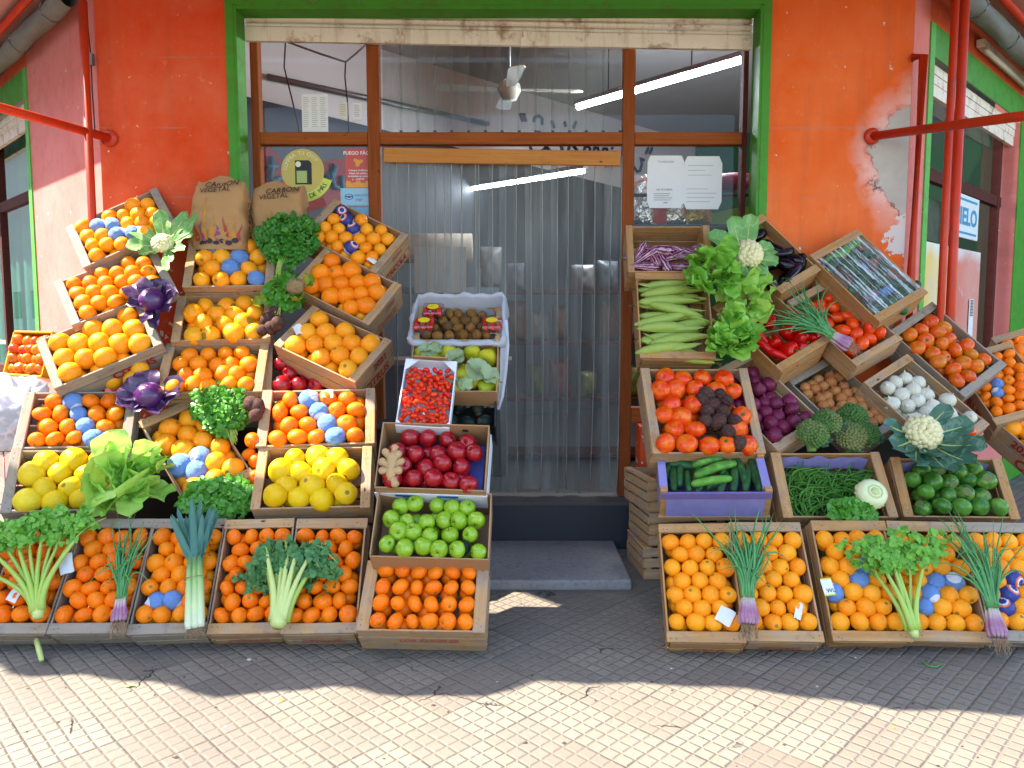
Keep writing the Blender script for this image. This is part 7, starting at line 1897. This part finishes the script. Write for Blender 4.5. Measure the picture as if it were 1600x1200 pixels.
# price cards and scraps of paper
for px, py, w_, h_, rz, lb_, pref in ((512, 620, .062, .05, .05, 'white card on the mandarins beside a blue row', ['L10']), (381, 385, .055, .045, 0, 'white card under the dark parsley', ['L6']), (468, 520, .05, .075, .5, 'white paper with red print on the 2021 crate oranges', ['L15']), (1132, 966, .07, .075, -.5, 'torn white paper left of the middle spring onion bulbs', ['R15']), (1245, 958, .03, .075, -.3, 'twisted white paper scrap near the right side of its crate', ['R16']), (108, 885, .06, .1, .4, 'white paper scrap behind the big celery', ['B1']), (31, 930, .05, .085, -.35, 'white paper scrap left of the big celery', ['B0']), (582, 412, .06, .025, -.6, 'narrow printed paper on the rim below the topmost door post crate', ['L13'])):
    M = on(px, py, .03, pref) @ Matrix.Rotation(rz, 4, 'Z'); mb = MB(); vs = [((i / 4 - .5) * w_, (j / 4 - .5) * h_, .006 * math.sin(i * 1.5 + j)) for j in range(5) for i in range(5)]
    mb.add(vs, [(j * 5 + i, j * 5 + i + 1, j * 5 + 6 + i, j * 5 + 5 + i) for j in range(4) for i in range(4)]); tag(mb.obj('paper_scrap', M_paper, None, M), lb_, 'paper')
M = on(1290, 920, .03, ['R17']); cd_ = empty('price_card', M @ Matrix.Rotation(.12, 4, 'Z'), 'small white card with yellow edges pinned to the crate rim', 'card')
mb = MB(); mb.box((0, 0, 0), (.05, .075, .003)); mb.obj('sheet', M_paper, cd_); mb = MB(); mb.box((0, .037, .002), (.05, .006, .003)); mb.box((0, -.037, .002), (.05, .006, .003)); mb.obj('yellow_edge', plain('yellow_edge', 'c8bc2c', .5), cd_)
text(cd_, 'WL', .026, Matrix.Translation((.008, -.018, .003)), M_ink)
# fallen bits on the pavement
mb = MB(); p0, p1 = onground(57, 1000, .07), onground(65, 1032, .02); mb.tube([p0, (p0 + p1) / 2, p1], [.011, .012, .01], 8); tag(mb.obj('celery_stalk', M_celst2), 'broken pale celery stalk hanging down to the pavement at left', 'celery stalk')
mb = MB(); q_ = [onground(*p, .008) for p in ((1440, 1035), (1452, 1041), (1463, 1042), (1472, 1036))]; mb.tube(q_, .004, 6); tag(mb.obj('leaf_scrap', M_onl), 'green onion leaf scrap on the pavement at lower right', 'leaf')
mb = MB(); q_ = onground(195, 1073, .004); mb.leaf(q_, (1, .2, 0), (0, 0, 1), .03, .012, curl=.4, nu=2, nv=4); mb.leaf(q_ + V((.01, .015, 0)), (.8, -.4, 0), (0, 0, 1), .03, .01, curl=.4, nu=2, nv=4); tag(mb.obj('leaf_scrap', M_let), 'tiny green leaf scrap on the sunny pavement at left', 'leaf')
# ------------------------------------------------------------------ far left: yellow crate, bag, wire rack
M_ycr = plain('yellow_plastic', 'd89a14', .4, var=.12)
pc = at(42, 552, -.02); Mx = basis(pc, Vector((.85, -.5, 0)), Vector((.1, .25, .9)))
yc = empty('plastic_crate', Mx, 'yellow plastic crate with a hand hole at the far left', 'crate')
for s in (-1, 1): mb = MB(); mb.box((0, s * .14, -.1), (.44, .012, .2)); bevelled(mb.obj('side_panel', M_ycr, yc), .003)
for s in (-1, 1):
    mb = MB(); mb.box((s * .22, 0, -.15), (.012, .268, .1)); mb.box((s * .22, -.1, -.05), (.012, .068, .098)); mb.box((s * .22, .1, -.05), (.012, .068, .098)); mb.box((s * .22, 0, -.008), (.0122, .13, .016)); mb.obj('end_panel', M_ycr, yc)
mb = MB(); mb.box((0, 0, -.195), (.44, .28, .01)); mb.obj('base', M_ycr, yc)
rr = random.Random(3)
for i in range(20):
    p = Mx @ V((-.17 + .085 * (i % 5), -.09 + .06 * (i // 5), -.03 + rr.uniform(-.02, .02))); spawn('green_tomato', Matrix.Translation(p) @ rrot(rr, spread=.6), .085, 'tomato in the yellow plastic crate at the far left', 'tomatoes in the yellow crate')
fb = leafmat('clear_bag_film', 'c0c4cc', 'dadce0', rough=.15, trans=.2, scale=3); ft = fb.node_tree
mxo = ft.nodes['Material Output'].inputs[0].links[0].from_socket; mx_ = ft.nodes.new('ShaderNodeMixShader'); tr_ = ft.nodes.new('ShaderNodeBsdfTransparent'); mx_.inputs[0].default_value = .78; ft.links.new(tr_.outputs[0], mx_.inputs[1]); ft.links.new(mxo, mx_.inputs[2]); ft.links.new(mx_.outputs[0], ft.nodes['Material Output'].inputs[0])
pb2 = at(22, 648, -.45); mb = ball(22, 34, 0); me = mb.mesh('bag', fb)
for v_ in me.vertices: v_.co = v_.co * (1 + .3 * noise.noise(v_.co * 5) + .22 * noise.noise(v_.co * 13)); v_.co.x *= .5; v_.co.y *= .34; v_.co.z *= .42
o = link('plastic_bag', me, None, Matrix.Translation(pb2)); tag(o, 'clear crumpled plastic bag of peanuts lying at the far left', 'plastic bag')
M_nut = plain('brown_nut', '8a5a34', .8, var=.3, scale=30)
for i in range(36):
    p = pb2 + V((rr.uniform(-.17, .17), rr.uniform(-.1, .08), rr.uniform(-.15, .04))); mb = MB() if i == 0 else mb
    if i == 0: nut = lumpy(ball(8, 12, 0).mesh('brown_nut', M_nut), .1, 3, 1)
    o = link('brown_nut', nut, None, Matrix.Translation(p) @ rrot(rr) @ Matrix.Diagonal((.035, .03, .055, 1))); tag(o, 'brown lump inside the clear plastic bag at the far left', 'nut', 'lumps in the plastic bag')
wr = empty('wire_rack', Matrix.Translation(at(0, 760, -.6)), 'thin grey wire rack at the far left edge', 'rack'); mb = MB()
for i in range(6): mb.tube([V((-.25 + .07 * i, 0, -.65)), V((-.25 + .07 * i, 0, .2))], .004, 5)
for z_ in (-.4, -.1, .2): mb.tube([V((-.3, -.005, z_)), V((.14, -.005, z_))], .004, 5)
mb.obj('wires', M_steel, wr)
# tables under the display, mostly hidden by the crates
M_tbl = plain('dark_stand', '2a211b', .8, var=.3)
for nm, x0_, x1_, lb_ in (('left', -2.6, -.78, 'dark wooden stand carrying the left half of the display'), ('right', 1.15, 2.6, 'dark wooden stand carrying the right half of the display')):
    st_ = empty('display_stand', Matrix.Translation(((x0_ + x1_) / 2, -.45, 0)), lb_, 'stand'); w_ = x1_ - x0_
    for y0_, y1_, h_ in ((-.42, -.2, .34), (-.199, .02, .62), (.021, .4, .86)):
        mb = MB(); mb.box((0, (y0_ + y1_) / 2, h_ - .01), (w_, y1_ - y0_, .02)); mb.obj('shelf', M_tbl, st_)
        mb = MB(); mb.box((0, y1_ - .012, h_ / 2 - .011), (w_ - .02, .02, h_ - .022)); mb.obj('riser', M_tbl, st_)
st_ = empty('display_stand', Matrix.Translation((-.375, -.45, 0)), 'dark wooden stand carrying the fruit boxes left of the doorstep', 'stand')
mb = MB(); mb.box((0, -.2, .83), (.42, .24, .02)); mb.obj('shelf', M_tbl, st_)
for x_ in (-.19, .19):
    for y_ in (-.3, -.1): mb = MB(); mb.box((x_, y_, .44), (.03, .03, .76)); mb.obj('leg', M_tbl, st_)
